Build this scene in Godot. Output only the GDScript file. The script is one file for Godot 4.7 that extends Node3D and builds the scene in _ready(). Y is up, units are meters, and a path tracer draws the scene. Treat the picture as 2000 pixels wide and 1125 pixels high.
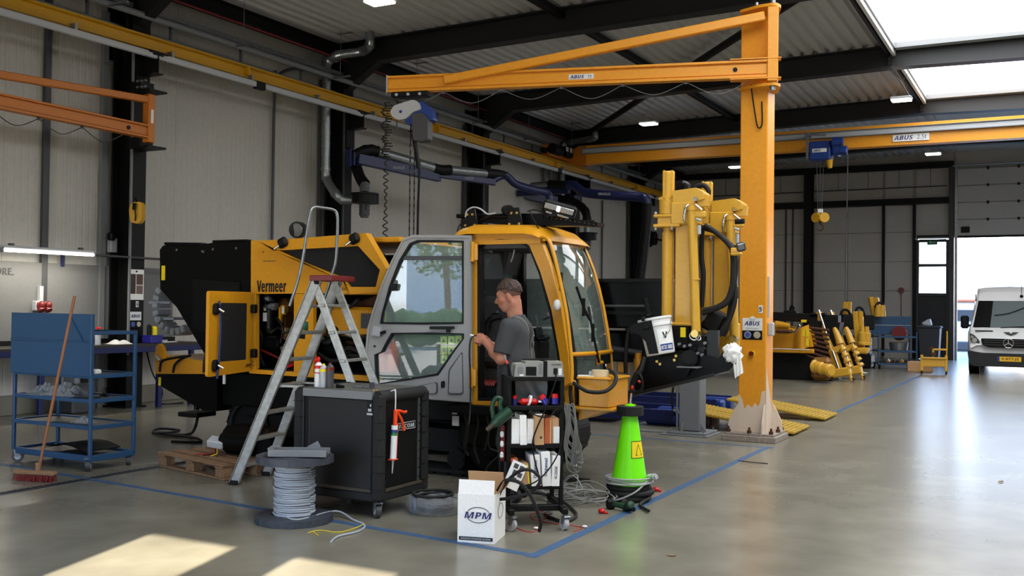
extends Node3D
# A machine workshop: steel hall with roof lights, jib cranes, a yellow drilling rig under repair and its mechanic.

func _ready():
	# ---- camera
	var cam := Camera3D.new()
	cam.fov = rad_to_deg(2.0 * atan(562.5 / 1993.0))
	cam.position = V(0, 1.6, 0)
	cam.rotation = V(deg_to_rad(1.03), deg_to_rad(28.2), 0.012)
	cam.near = 0.05
	cam.far = 400.0
	add_child(cam)
	# ---- sky and exposure
	var env := Environment.new()
	var sky := Sky.new()
	var sm := ProceduralSkyMaterial.new()
	sm.sky_top_color = Color(0.50, 0.66, 0.90)
	sm.sky_horizon_color = Color(0.90, 0.94, 0.98)
	sm.ground_bottom_color = Color(0.45, 0.44, 0.42)
	sm.ground_horizon_color = Color(0.75, 0.76, 0.76)
	sm.sky_energy_multiplier = SKY
	sm.ground_energy_multiplier = SKY
	sky.sky_material = sm
	env.background_mode = Environment.BG_SKY
	env.sky = sky
	env.tonemap_mode = Environment.TONE_MAPPER_LINEAR
	env.tonemap_exposure = EXPOSURE
	env.sdfgi_enabled = true
	env.ssao_enabled = true
	env.ssil_enabled = true
	var we := WorldEnvironment.new()
	we.environment = env
	add_child(we)
	# ---- sun, low in the south, behind the camera
	var sun := DirectionalLight3D.new()
	sun.light_color = Color(1.0, 0.95, 0.86)
	sun.light_energy = SUN
	sun.light_angular_distance = 0.4
	sun.shadow_enabled = true
	add_child(sun)
	sun.look_at_from_position(Vector3.ZERO, V(-0.28, -0.515, -0.96))
	# ---- daylight that comes down through the opal roof lights
	for z in SKY_BAYS:
		for x in [-1.4, 1.8]:
			var a := AreaLight3D.new()
			a.name = "roof_light_glow"
			a.area_size = U(2.7, 4.6)
			a.light_color = Color(0.97, 0.985, 1.0)
			a.light_energy = ROOF
			a.area_range = 60.0
			a.area_attenuation = 2.0
			a.shadow_enabled = true
			add_child(a, true)
			a.position = V(x, roof_y(x) - 0.16, z)
			a.rotation = V(-PI / 2, 0, 0)
	rng.seed = 7
	materials()
	# ---- the hall
	hall()
	yard()
	# ---- large machines and cranes
	drill_rig()
	second_rig()
	jib_crane()
	wall_jib()
	bridge_crane()
	wall_services()
	far_machines()
	van()
	# ---- things on the floor
	workbench()
	trolley()
	ladder()
	cabinet()
	mechanic()
	cart()
	spool()
	small_things()

const SKY := 3.0
const SUN := 16.0
const ROOF := 9.5
const EXPOSURE := 1.0
const SKY_BAYS := [-24.3, -18.8, -13.5, -8.2, -2.9]
const FRAMES := [-32.35, -27.0, -21.6, -16.1, -10.95, -5.6, -0.3]

func roof_y(x: float) -> float:
	return 6.92 - 0.02 * absf(x + 3.0)

func materials():
	var n1 := noise_tex(0.02, 0.78, 1.0, 5, 3)
	var n2 := noise_tex(0.008, 0.81, 1.0, 5, 9)
	var n3 := noise_tex(0.05, 0.95, 1.0, 3, 5)
	M.n1 = n1; M.n2 = n2; M.n3 = n3
	var fl := mt(Color(0.515, 0.50, 0.445), 1.0, 0.0, n2, 0.27, true)
	fl.roughness = 0.27
	fl.metallic_specular = 0.55
	M.floor = fl
	M.panel = mt(Color(0.71, 0.695, 0.66), 0.55, 0.0, n3, 0.3, true)
	M.deck = mt(Color(0.76, 0.755, 0.74), 0.5, 0.1, n3, 0.5, true)
	M.steel = mt(Color(0.07, 0.07, 0.075), 0.5, 0.0, n1, 0.5, true)
	M.steel2 = mt(Color(0.15, 0.15, 0.155), 0.45)
	M.black = mt(Color(0.032, 0.032, 0.033), 0.55)
	M.blackg = mt(Color(0.018, 0.018, 0.019), 0.42)
	M.blackg.metallic_specular = 0.3
	M.black.metallic_specular = 0.35
	M.rubber = mt(Color(0.06, 0.06, 0.062), 0.75, 0.0, n1, 2.0)
	M.foam = mt(Color(0.10, 0.10, 0.105), 0.95, 0.0, n1, 3.0)
	M.yellow = mt(Color(0.84, 0.585, 0.10), 0.35, 0.0, n3, 0.8)
	M.yellow2 = mt(Color(0.84, 0.64, 0.20), 0.35, 0.0, n3, 0.8)
	M.abus = mt(Color(0.92, 0.61, 0.12), 0.4, 0.0, n3, 0.5)
	M.orange = mt(Color(0.74, 0.42, 0.05), 0.45, 0.0, n3, 0.5)
	M.rail = mt(Color(0.80, 0.60, 0.03), 0.5, 0.0, n3, 0.5)
	M.grey = mt(Color(0.46, 0.47, 0.48), 0.5, 0.0, n3, 1.5)
	M.lgrey = mt(Color(0.68, 0.69, 0.70), 0.5)
	M.dgrey = mt(Color(0.24, 0.24, 0.25), 0.55)
	M.galv = mt(Color(0.62, 0.64, 0.65), 0.38, 0.8, n1, 1.2)
	M.alu = mt(Color(0.68, 0.675, 0.65), 0.42, 0.55, n1, 1.4)
	M.chrome = mt(Color(0.82, 0.82, 0.82), 0.15, 1.0)
	M.brass = mt(Color(0.80, 0.68, 0.38), 0.35, 0.9)
	M.blue = mt(Color(0.15, 0.29, 0.43), 0.45, 0.0, n3, 1.0)
	M.dblue = mt(Color(0.07, 0.11, 0.30), 0.4)
	M.hblue = mt(Color(0.10, 0.22, 0.50), 0.4)
	M.white = mt(Color(0.88, 0.88, 0.87), 0.5)
	M.paper = mt(Color(0.96, 0.955, 0.94), 0.75, 0.0, n3, 2.0)
	M.card = mt(Color(0.76, 0.60, 0.43), 0.85, 0.0, n3, 2.0)
	M.red = mt(Color(0.75, 0.06, 0.05), 0.35)
	M.dred = mt(Color(0.42, 0.06, 0.06), 0.45)
	M.orng = mt(Color(0.93, 0.27, 0.06), 0.4)
	M.green = mt(Color(0.06, 0.22, 0.14), 0.45)
	M.lime = mt(Color(0.47, 0.96, 0.02), 0.32)
	M.tape = mt(Color(0.24, 0.37, 0.52), 0.6, 0.0, n1, 1.5, true)
	M.ink = mt(Color(0.06, 0.06, 0.10), 0.6)
	M.navy = mt(Color(0.10, 0.11, 0.38), 0.5)
	M.label = mt(Color(0.93, 0.83, 0.04), 0.5)
	M.wood = mt(Color(0.58, 0.44, 0.31), 0.85, 0.0, n1, 2.5)
	M.stick = mt(Color(0.50, 0.32, 0.20), 0.7)
	M.rust = mt(Color(0.36, 0.22, 0.14), 0.8, 0.2, n1, 2.0)
	M.glass = glass(Color(0.85, 0.95, 0.90), 0.10, 0.01)
	M.dglass = glass(Color(0.10, 0.16, 0.15), 0.45, 0.02)
	M.film = glass(Color(0.80, 0.82, 0.83), 0.4, 0.35)
	M.lamp = glow(Color(1.0, 0.99, 0.96), 9.0)
	M.roofglow = glow(Color(0.98, 0.99, 1.0), 3.2)

func deck_sheet_mesh(len: float) -> ArrayMesh:
	var b := mb()
	var prof := [U(-0.5, 0.0)]
	for i in 4:
		var x := -0.5 + i * 0.25
		prof.append_array([U(x + 0.10, 0.0), U(x + 0.13, 0.075), U(x + 0.215, 0.075), U(x + 0.245, 0.0)])
	prof.append(U(0.5, 0.0))
	for i in prof.size() - 1:
		var p: Vector2 = prof[i]
		var q: Vector2 = prof[i + 1]
		b.face([V(p.x, p.y, -len / 2), V(q.x, q.y, -len / 2), V(q.x, q.y, len / 2), V(p.x, p.y, len / 2)], V(p.y - q.y, -(absf(q.x - p.x)), 0) if p.y == q.y else V(q.y - p.y, -0.3, 0))
		b.face([V(p.x, p.y + 0.004, -len / 2), V(q.x, q.y + 0.004, -len / 2), V(q.x, q.y + 0.004, len / 2), V(p.x, p.y + 0.004, len / 2)], Vector3.UP)
	return b.mesh()

func hall():
	# floor slab
	struct("floor", mb().box(V(-3, -0.15, -17.3), V(20.2, 0.3, 39.4)), M.floor, "polished grey concrete workshop floor")
	# roof: trapezoid steel sheets west of the roof light strip, a closed slab above
	var ceiling := struct("ceiling", mb().box(V(-7.9, 7.08, -17.3), V(10.3, 0.12, 39.4), 0.0, Basis(V(0, 0, 1), 0.02)), M.dgrey, "roof of grey trapezoid steel sheets on black beams")
	var edges := [2.3] + [-0.3, -5.6, -10.95, -16.1, -21.6, -27.0, -32.35, -36.9]
	for i in edges.size() - 1:
		var z0: float = edges[edges.size() - 1 - i]
		var z1: float = edges[edges.size() - 2 - i]
		var dm := deck_sheet_mesh(z1 - z0)
		for k in 10:
			var x := -12.38 + k
			PM(ceiling, "deck_sheet", dm, M.deck, Transform3D(Basis(V(0, 0, 1), 0.02), V(x, roof_y(x) + 0.003 * (k % 2), (z0 + z1) / 2)))
	# roof east of the strip, beyond the frame
	struct("ceiling", mb().box(V(5.2, 6.95, -17.3), V(3.8, 0.12, 39.4), 0.0, Basis(V(0, 0, 1), -0.02)), M.deck, "roof sheets east of the roof lights")
	struct("ceiling", mb().box(V(0.2, 6.98, 1.0), V(6.4, 0.12, 2.8)), M.deck, "roof sheets south of the roof lights")
	struct("ceiling", mb().box(V(0.2, 6.98, -31.9), V(6.4, 0.12, 10.0)), M.deck, "roof sheets north of the roof lights")
	# roof lights: opal panels in every bay
	for i in SKY_BAYS.size():
		var z: float = SKY_BAYS[i]
		for x in [-1.4, 1.8]:
			var w := struct("roof_light_window", mb(), null, "opal roof light panel between two black beams")
			P(w, "pane_light", mb().box(V(x, roof_y(x) + 0.02, z), V(2.96, 0.03, 4.95), 0.0, Basis(V(0, 0, 1), 0.02 if x < -3 else -0.02)), M.roofglow)
			var fr := mb()
			for s in [-1, 1]:
				fr.box(V(x + s * 1.55, roof_y(x) + 0.03, z), V(0.16, 0.22, 5.3))
				fr.box(V(x, roof_y(x) + 0.03, z + s * 2.58), V(3.2, 0.22, 0.22))
			P(w, "frame", fr, M.lgrey if x < 0 else M.dgrey)
	var kerb := mb().box(V(-3.02, 6.80, -12.9), V(0.05, 0.22, 28.0))
	struct("trim_1", kerb, M.black, "black edge flashing along the roof lights")
	struct("trim_2", mb().box(V(-2.93, 6.81, -12.9), V(0.06, 0.20, 28.0)), M.white, "white kerb along the roof lights")
	# frames
	for i in FRAMES.size():
		var z: float = FRAMES[i]
		var bm := struct("roof_beam", mb().ibeam(V(-12.55, 6.47 - 0.2 + 0.225, z), V(-3.0, 6.695, z), 0.3, 0.45, 0.028, 0.016), M.steel, "black steel roof beam")
		P(bm, "beam_section", mb().ibeam(V(-3.0, 6.695, z), V(6.9, 6.49, z), 0.3, 0.45, 0.028, 0.016), M.steel2, "dark grey beam section beyond the splice")
		var sp := mb().box(V(-3.0, 6.695, z), V(0.05, 0.47, 0.31))
		for k in 5: sp.cyl(V(-3.0, 6.53 + 0.08 * k, z + 0.16), V(-2.95, 6.53 + 0.08 * k, z + 0.16), 0.018, -1, 6)
		P(bm, "splice_plate", sp, M.steel)
		var hp := mb()
		hp.at(V(-12.0, 6.2, z))
		hp.prism(PackedVector2Array([U(-0.4, 0.15), U(-0.4, -0.45), U(-0.1, -0.25), U(0.45, 0.1)]), 0.2)
		P(bm, "haunch", hp, M.steel)
		var cl := struct("steel_column", mb().ibeam(V(-12.55, 0, z), V(-12.55, 6.3, z), 0.3, 0.42, 0.025, 0.016, Vector3.RIGHT), M.black, "black steel wall column")
		P(cl, "base_plate", mb().box(V(-12.55, 0.012, z), V(0.5, 0.024, 0.4)), M.black)
		P(cl, "crane_bracket", mb().ibeam(V(-12.4, 5.18, z), V(-11.95, 5.18, z), 0.2, 0.3).box(V(-12.1, 5.35, z), V(0.34, 0.03, 0.34)).box(V(-12.32, 4.98, z), V(0.1, 0.62, 0.26), 0.0), M.black)
		P(cl, "upper_section", mb().ibeam(V(-12.62, 5.3, z - 0.02), V(-12.62, 6.4, z - 0.02), 0.46, 0.42, 0.025, 0.02, Vector3.RIGHT), M.black)
	struct("edge_beam", mb().ibeam(V(-12.5, 6.56, 2.2), V(-12.5, 6.56, -36.8), 0.22, 0.24), M.black, "black edge beam along the left wall under the roof")
	# struts and wind braces under the sheets
	for i in FRAMES.size() - 1:
		var z0: float = FRAMES[i]
		var z1: float = FRAMES[i + 1]
		struct("roof_strut", mb().bar(V(-7.7, 6.72, z0), V(-7.7, 6.72, z1), 0.13, 0.13, 0.01), M.black, "black square strut between roof beams")
	for e in [[V(-7.7, 6.66, -21.6), V(-12.3, 6.5, -27.0)], [V(-7.7, 6.66, -21.6), V(-3.2, 6.7, -16.1)], [V(-7.7, 6.66, -32.35), V(-12.3, 6.5, -27.0)], [V(-3.2, 6.7, -16.1), V(-7.7, 6.66, -10.95)]]:
		struct("wind_brace", mb().cyl(e[0], e[1], 0.075, -1, 12), M.black, "black round wind brace under the roof sheets")
	# left wall: ribbed sandwich panels, 1.03 m wide
	var pm := mb()
	var prof := PackedVector2Array([U(-0.5135, -0.1), U(-0.5135, -0.003), U(-0.511, 0.0)])
	for i in 9:
		var x := -0.45 + i * 0.1125
		prof.append_array([U(x - 0.016, 0.0), U(x - 0.008, -0.002), U(x + 0.008, -0.002), U(x + 0.016, 0.0)])
	prof.append_array([U(0.511, 0.0), U(0.5135, -0.003), U(0.5135, -0.1)])
	pm.xf = Transform3D(Basis(V(0, 0, -1), V(1, 0, 0), V(0, -1, 0)), Vector3.ZERO)
	pm.prism(prof, 6.65)
	var panel := pm.mesh()
	var wl := struct("wall_left", mb().box(V(-13.05, 3.45, -17.3), V(0.2, 6.9, 39.4)), M.panel, "left wall of light grey ribbed panels")
	for k in 38: PM(wl, "panel", panel, M.panel, Transform3D(Basis.IDENTITY, V(-12.85, 3.575, 1.75 - 1.03 * k)))
	struct("baseboard_left", mb().box(V(-12.86, 0.14, -17.3), V(0.1, 0.28, 39.2), 0.01), M.floor, "concrete plinth along the left wall")
	# far wall: flat panels between black posts
	var wf := struct("wall_far", mb().box(V(-8.57, 3.65, -37.0), V(8.7, 7.3, 0.2)).box(V(-3.66, 5.68, -37.0), V(1.16, 3.26, 0.2)).box(V(1.9, 5.7, -37.0), V(10.0, 3.2, 0.2)).box(V(4.45, 2.05, -37.0), V(4.9, 4.1, 0.2)), M.panel, "far end wall of grey panels")
	var pw := [[-12.8, -11.6], [-11.6, -10.4], [-10.4, -9.2], [-9.2, -7.95], [-7.65, -6.5], [-6.5, -5.33], [-5.27, -4.36]]
	for c in pw:
		for r in 6:
			var y0: float = [0.28, 1.28, 2.28, 3.28, 4.28, 5.42][r]
			var y1: float = [1.28, 2.28, 3.28, 4.28, 5.2, 6.4][r]
			P(wf, "panel", mb().box(V((c[0] + c[1]) / 2, (y0 + y1) / 2, -36.86), V(c[1] - c[0] - 0.012, y1 - y0 - 0.012, 0.08), 0.006), M.panel)
	struct("trim_3", mb().ibeam(V(-7.8, 0, -36.65), V(-7.8, 6.5, -36.65), 0.28, 0.3, 0.02, 0.014, Vector3.BACK), M.black, "black post in the far wall")
	struct("trim_4", mb().box(V(-7.8, 5.31, -36.72), V(10.0, 0.2, 0.2)), M.black, "black girt across the far wall")
	struct("trim_5", mb().box(V(-5.3, 2.65, -36.77), V(0.08, 5.2, 0.12)), M.black, "narrow black post in the far wall")
	struct("trim_6", mb().box(V(-4.31, 2.65, -36.74), V(0.09, 5.3, 0.16)), M.black, "black post beside the glazed panel")
	struct("trim_7", mb().box(V(-3.14, 3.2, -36.66), V(0.16, 6.4, 0.3), 0.01), M.steel2, "dark jamb of the lifting door")
	struct("trim_8", mb().box(V(-8.0, 6.5, -36.7), V(9.8, 0.2, 0.25)), M.black, "black beam on top of the far wall")
	var fp := mb().cyl(V(-12.6, 5.75, -36.68), V(-3.3, 5.79, -36.68), 0.02, -1, 8)
	for k in 9: fp.cyl(V(-11.8 + k, 5.755, -36.68), V(-11.8 + k, 6.4, -36.68), 0.008, -1, 6)
	struct("trim_9", fp, M.dgrey, "thin pipe on hangers across the far wall")
	for x in [-8.62, -8.38]: struct("trim_10", mb().box(V(x, 2.9, -36.78), V(0.05, 4.6, 0.05)), M.dgrey, "thin conduit down the far wall")
	# glazed fixed panel beside the lifting door
	var d2 := struct("door_2", mb(), null, "tall dark wall panel with two square windows beside the lifting door")
	var fx := mb()
	for s in [-4.21, -3.27]: fx.box(V(s, 2.0, -36.8), V(0.1, 4.0, 0.14), 0.008)
	for y in [3.97, 3.145, 2.16, 0.06]: fx.box(V(-3.74, y, -36.8), V(0.86, 0.1, 0.12), 0.006)
	P(d2, "frame", fx, M.steel2)
	P(d2, "lower_panel", mb().box(V(-3.74, 1.1, -36.82), V(0.84, 2.02, 0.06)), M.steel)
	for y in [3.56, 2.65]: P(d2, "pane", mb().box(V(-3.74, y, -36.82), V(0.84, 0.78 if y > 3 else 0.9, 0.012)), M.glass)
	P(d2, "fanlight_panel", mb().box(V(-3.74, 4.65, -36.86), V(1.06, 1.2, 0.08), 0.006), M.panel)
	P(d2, "upper_panel", mb().box(V(-3.74, 5.9, -36.86), V(1.06, 1.0, 0.08), 0.006), M.panel)
	P(d2, "sill_pipe", mb().box(V(-3.72, 4.12, -36.7), V(1.0, 0.06, 0.1)), M.black)
	# lifting door, half raised
	var d1 := struct("door_1", mb(), null, "white sectional lifting door half raised over the bright yard")
	for r in 4:
		P(d1, "section", mb().box(V(-0.55, 4.36 + r * 0.56, -36.62), V(5.0, 0.545, 0.05), 0.012), M.panel)
	P(d1, "bottom_seal", mb().box(V(-0.55, 4.07, -36.62), V(5.0, 0.07, 0.07)), M.black)
	for r in 4:
		for x in [-2.05, -1.15, -0.25, 0.65]:
			P(d1, "hinge", mb().box(V(x, 4.63 + r * 0.56, -36.58), V(0.07, 0.09, 0.04), 0.005), M.black)
	P(d1, "latch", mb().box(V(-2.72, 4.3, -36.57), V(0.26, 0.2, 0.05), 0.01), M.black)
	P(d1, "track", mb().box(V(-3.0, 3.2, -36.6), V(0.08, 6.4, 0.1)).cyl(V(-3.1, 6.42, -36.5), V(2.0, 6.42, -36.5), 0.03), M.galv)
	var ex := wthing("exit_sign", "green exit sign with a white running figure above the glazed wall panel", "sign", V(-3.74, 3.9, -36.68))
	P(ex, "body", mb().box(V(-3.74, 3.9, -36.68), V(0.32, 0.15, 0.05), 0.01), mt(Color(0.10, 0.35, 0.22), 0.5))
	P(ex, "pictogram", mb().box(V(-3.79, 3.9, -36.652), V(0.05, 0.08, 0.005)).box(V(-3.69, 3.9, -36.652), V(0.09, 0.03, 0.005)).box(V(-3.79, 3.95, -36.652), V(0.02, 0.02, 0.005)), mt(Color(0.6, 0.75, 0.66), 0.5))
	# right wall and the wall behind the camera with its doors
	struct("wall_right", mb().box(V(7.0, 3.45, -17.3), V(0.2, 6.9, 39.4)), M.panel, "right wall of light panels")
	var wb := mb()
	wb.box(V(-11.0, 3.45, 2.3), V(4.1, 6.9, 0.2)).box(V(-6.3, 5.0, 2.3), V(5.4, 3.8, 0.2)).box(V(-3.6, 3.45, 2.3), V(0.4, 6.9, 0.2))
	wb.box(V(1.8, 5.45, 2.3), V(10.4, 2.9, 0.2)).box(V(1.8, 1.65, 2.3), V(10.4, 3.3, 0.2))
	for k in 9: wb.box(V(-2.345 + k * 1.28, 3.65, 2.3), V(0.45, 0.7, 0.2))
	struct("wall_back", wb, M.panel, "wall behind the camera with a doorway and a row of small windows")
	for k in 8: struct("window_%d" % (k + 1), mb().box(V(-2.985 + k * 1.28, 3.65, 2.3), V(0.83, 0.7, 0.012)), M.glass, "small window in the wall behind the camera")
	# floor markings and drain
	for e in [[V(-2.97, 0.001, -5.83), V(-2.98, 0.001, -11.9), 0.075, "blue tape line on the floor running past the green cone"], [V(-2.95, 0.0012, -5.88), V(-9.7, 0.0012, -6.52), 0.07, "blue tape line on the floor passing under the cable spool"],
			[V(-3.08, 0.001, -16.6), V(-3.03, 0.001, -27.4), 0.075, "blue tape line on the floor running towards the far door"], [V(-2.9, 0.0012, -11.85), V(-8.5, 0.0012, -11.85), 0.06, "faint blue tape line on the floor before the grey stand"],
			[V(-3.0, 0.0012, -16.62), V(-8.0, 0.0012, -16.6), 0.06, "faint blue tape line on the floor behind the yellow ramps"]]:
		one("floor_tape", mb().bar(e[0], e[1], e[2], 0.002), M.tape, e[3], "floor marking", (e[0] + e[1]) / 2)
	var dr := wthing("floor_drain", "dark slot drain grating in the concrete floor at the left", "drain", V(-7.7, 0, -8.0))
	P(dr, "frame", mb().box(V(-7.76, 0.001, -10.0), V(0.015, 0.004, 16.0)).box(V(-7.64, 0.001, -10.0), V(0.015, 0.004, 16.0)), M.galv)
	P(dr, "slot", mb().box(V(-7.7, 0.0008, -10.0), V(0.11, 0.002, 16.0)), M.black)
	var gb := mb()
	for k in 260: gb.box(V(-7.7, 0.003, -2.1 - k * 0.06), V(0.11, 0.003, 0.02))
	P(dr, "grating", gb, M.dgrey).set_meta("kind", "stuff")
	# hanging floodlights
	var spots := [[V(-8.95, 6.12, -12.4), "highest, cut by the top edge of the picture"], [V(-8.9, 6.12, -23.6), "above the jib arm"], [V(-9.1, 6.12, -31.98), "left of the yellow crane post, farthest back"], [V(-2.99, 6.12, -23.14), "at the corner of the roof lights"], [V(-3.2, 6.12, -31.48), "below the orange bridge girder on the right"]]
	for e in spots:
		var at: Vector3 = e[0]
		var t := wthing("ceiling_light", "white LED floodlight hanging from the roof, " + e[1], "ceiling light", at, "LED floodlights under the roof")
		P(t, "housing", mb().box(at + V(0, 0.04, 0), V(0.44, 0.05, 0.32), 0.02), M.lgrey)
		P(t, "lamp", mb().box(at, V(0.40, 0.035, 0.28), 0.012), M.lamp)
		var wi := mb()
		for s in [-1, 1]: wi.cyl(at + V(s * 0.18, 0.06, 0), at + V(0, 0.4, 0), 0.004, -1, 5).cyl(at + V(0, 0.4, 0), at + V(s * 0.3, 0.72, 0.1), 0.004, -1, 5)
		P(t, "suspension_wire", wi, M.galv)
		var a := AreaLight3D.new()
		a.area_size = U(0.38, 0.26)
		a.light_energy = 1.6
		a.light_color = Color(1.0, 0.97, 0.92)
		a.area_range = 60.0
		a.shadow_enabled = true
		a.name = "lamp_glow"
		t.add_child(a, true)
		a.position = V(0, -0.03, 0)
		a.rotation = V(-PI / 2, 0, 0)

func yard():
	struct("ground_1", mb().box(V(0, -0.11, -77.2), V(90, 0.2, 80)), mt(Color(0.62, 0.61, 0.58), 0.9, 0.0, M.n1, 0.3, true), "pale paved yard outside the far door")
	struct("ground_2", mb().box(V(-10, -0.12, 32.5), V(90, 0.2, 60)), mt(Color(0.55, 0.54, 0.50), 0.9, 0.0, M.n1, 0.3, true), "paved yard behind the camera")
	# red-roofed shed far behind the van
	var sh := wthing("storage_building", "far white building with a red ribbed roof beyond the open door", "building", V(4.5, 0, -78))
	P(sh, "wall", mb().box(V(6.5, 2.2, -80), V(18, 4.4, 6)), M.white)
	var rf := mb()
	for k in 44: rf.box(V(-2.3 + k * 0.41, 5.2, -77.6), V(0.36, 2.0, 0.16), 0.02, Basis(V(1, 0, 0), -0.5))
	P(sh, "roof", rf, mt(Color(0.75, 0.22, 0.22), 0.6))
	# leaning white boom in the yard
	var bo := wthing("crane_boom", "pale lattice boom leaning across the sky outside the far door", "boom", V(1.0, 0, -56))
	var q := mb()
	var a := V(-3.731, 5.739, -61.468)
	var b := V(-2.561, 3.002, -62.151)
	for o in [V(-0.3, 0.1, 0), V(0.3, 0, 0.2)]: q.bar(a + o, b + o, 0.16, 0.16)
	for k in 5: q.bar(a.lerp(b, k / 5.0) + V(-0.3, 0.1, 0), a.lerp(b, (k + 1) / 5.0) + V(0.3, 0, 0.2), 0.1, 0.1)
	q.bar(b, V(b.x + 0.9, 0.0, b.z), 0.4, 0.4)
	P(bo, "lattice", q, M.lgrey)
	# machinery and post seen left of the van
	var pm := wthing("yard_machine", "pale machine with dark window standing in the yard left of the van", "machine", V(-3.4, 0, -46))
	P(pm, "body", mb().box(V(-3.6, 1.0, -46), V(1.6, 2.02, 2.0), 0.08), M.white)
	P(pm, "cab_window", mb().box(V(-3.25, 1.45, -44.96), V(0.8, 0.45, 0.06)), M.dgrey)
	P(pm, "roof", mb().box(V(-3.5, 2.06, -46), V(1.9, 0.12, 2.2), 0.04), mt(Color(0.8, 0.45, 0.3), 0.6))
	P(pm, "frame", mb().box(V(-3.4, 0.22, -45), V(1.8, 0.36, 0.3), 0.04), M.dgrey)
	var gp := wthing("yard_post", "grey steel post standing just outside the far door", "post", V(-2.35, 0, -40))
	P(gp, "post", mb().box(V(-2.45, 0.95, -40.5), V(0.42, 1.9, 0.3), 0.02), M.grey)
	P(gp, "foot", mb().box(V(-2.45, 0.03, -40.5), V(0.7, 0.06, 0.6)), M.dgrey)
	# what the cab window reflects: hall front, hedge and trees in the yard behind the camera
	var bd := wthing("office_building", "white building across the yard behind the camera", "building", V(-7, 0, 42))
	P(bd, "wall", mb().box(V(-5.5, 2.8, 44), V(10, 5.6, 5)), M.white)
	P(bd, "plinth", mb().box(V(-5.5, 0.6, 41.4), V(10, 1.2, 0.2)), mt(Color(0.55, 0.6, 0.65), 0.6))
	var hd := mb()
	for k in 60: hd.ball(V(-18 + k * 0.4 + rng.randf() * 0.2, 0.6 + rng.randf() * 0.25, 22 + rng.randf() * 0.6), V(0.55, 0.7, 0.6), 8)
	one("hedge", hd, mt(Color(0.28, 0.42, 0.10), 0.8), "clipped green hedge in the yard behind the camera", "hedge", V(-7, 0, 22))
	for e in [[-10.2, 18.0, 3.6, "the middle one"], [-7.2, 26.0, 4.4, "the tallest one"], [-14.6, 16.0, 4.0, "nearest to the wall"]]:
		var t := wthing("tree", "leafy green tree in the yard behind the camera, " + e[3], "tree", V(e[0], 0, e[1]), "trees in the yard")
		P(t, "trunk", mb().tube(spl([V(e[0], 0, e[1]), V(e[0] + 0.1, 1.5, e[1]), V(e[0] - 0.1, e[2], e[1])]), 0.14), M.stick)
		var lv := mb()
		for k in 900:
			var d := V(rng.randfn(), rng.randfn(), rng.randfn()).normalized() * pow(rng.randf(), 0.4)
			var c: Vector3 = V(e[0], e[2], e[1]) + d * V(2.2, 1.7, 2.0)
			var bs := Basis.from_euler(V(rng.randf() * 6, rng.randf() * 6, rng.randf() * 6)) * 0.16
			lv.face([c + bs * V(-1, 0, 0), c + bs * V(0, 0.6, 0.2), c + bs * V(1, 0, 0), c + bs * V(0, -0.6, 0.2)], bs * V(0, 0, 1))
		var lm := mt(Color(0.30, 0.42, 0.10), 0.6)
		lm.backlight_enabled = true
		lm.backlight = Color(0.25, 0.35, 0.08)
		P(t, "leaves", lv, lm).set_meta("kind", "stuff")

func sign_plate(parent: Node, called: String, c: Vector3, w: float, h: float, yaw: float, text: String, tw: float, th: float, dx := 0.0, dy := 0.0, shear := 0.25, tm: Material = null, pm: Material = null) -> MeshInstance3D:
	var b := Basis(Vector3.UP, yaw)
	var pl := P(parent, called, mb().box(c, V(w, h, 0.006), 0.002, b), pm if pm else M.white)
	if text: PM(pl, "lettering", words(text, tw, th, shear), tm if tm else M.navy, Transform3D(b, c + b * V(dx, dy, 0.004)))
	return pl

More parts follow.
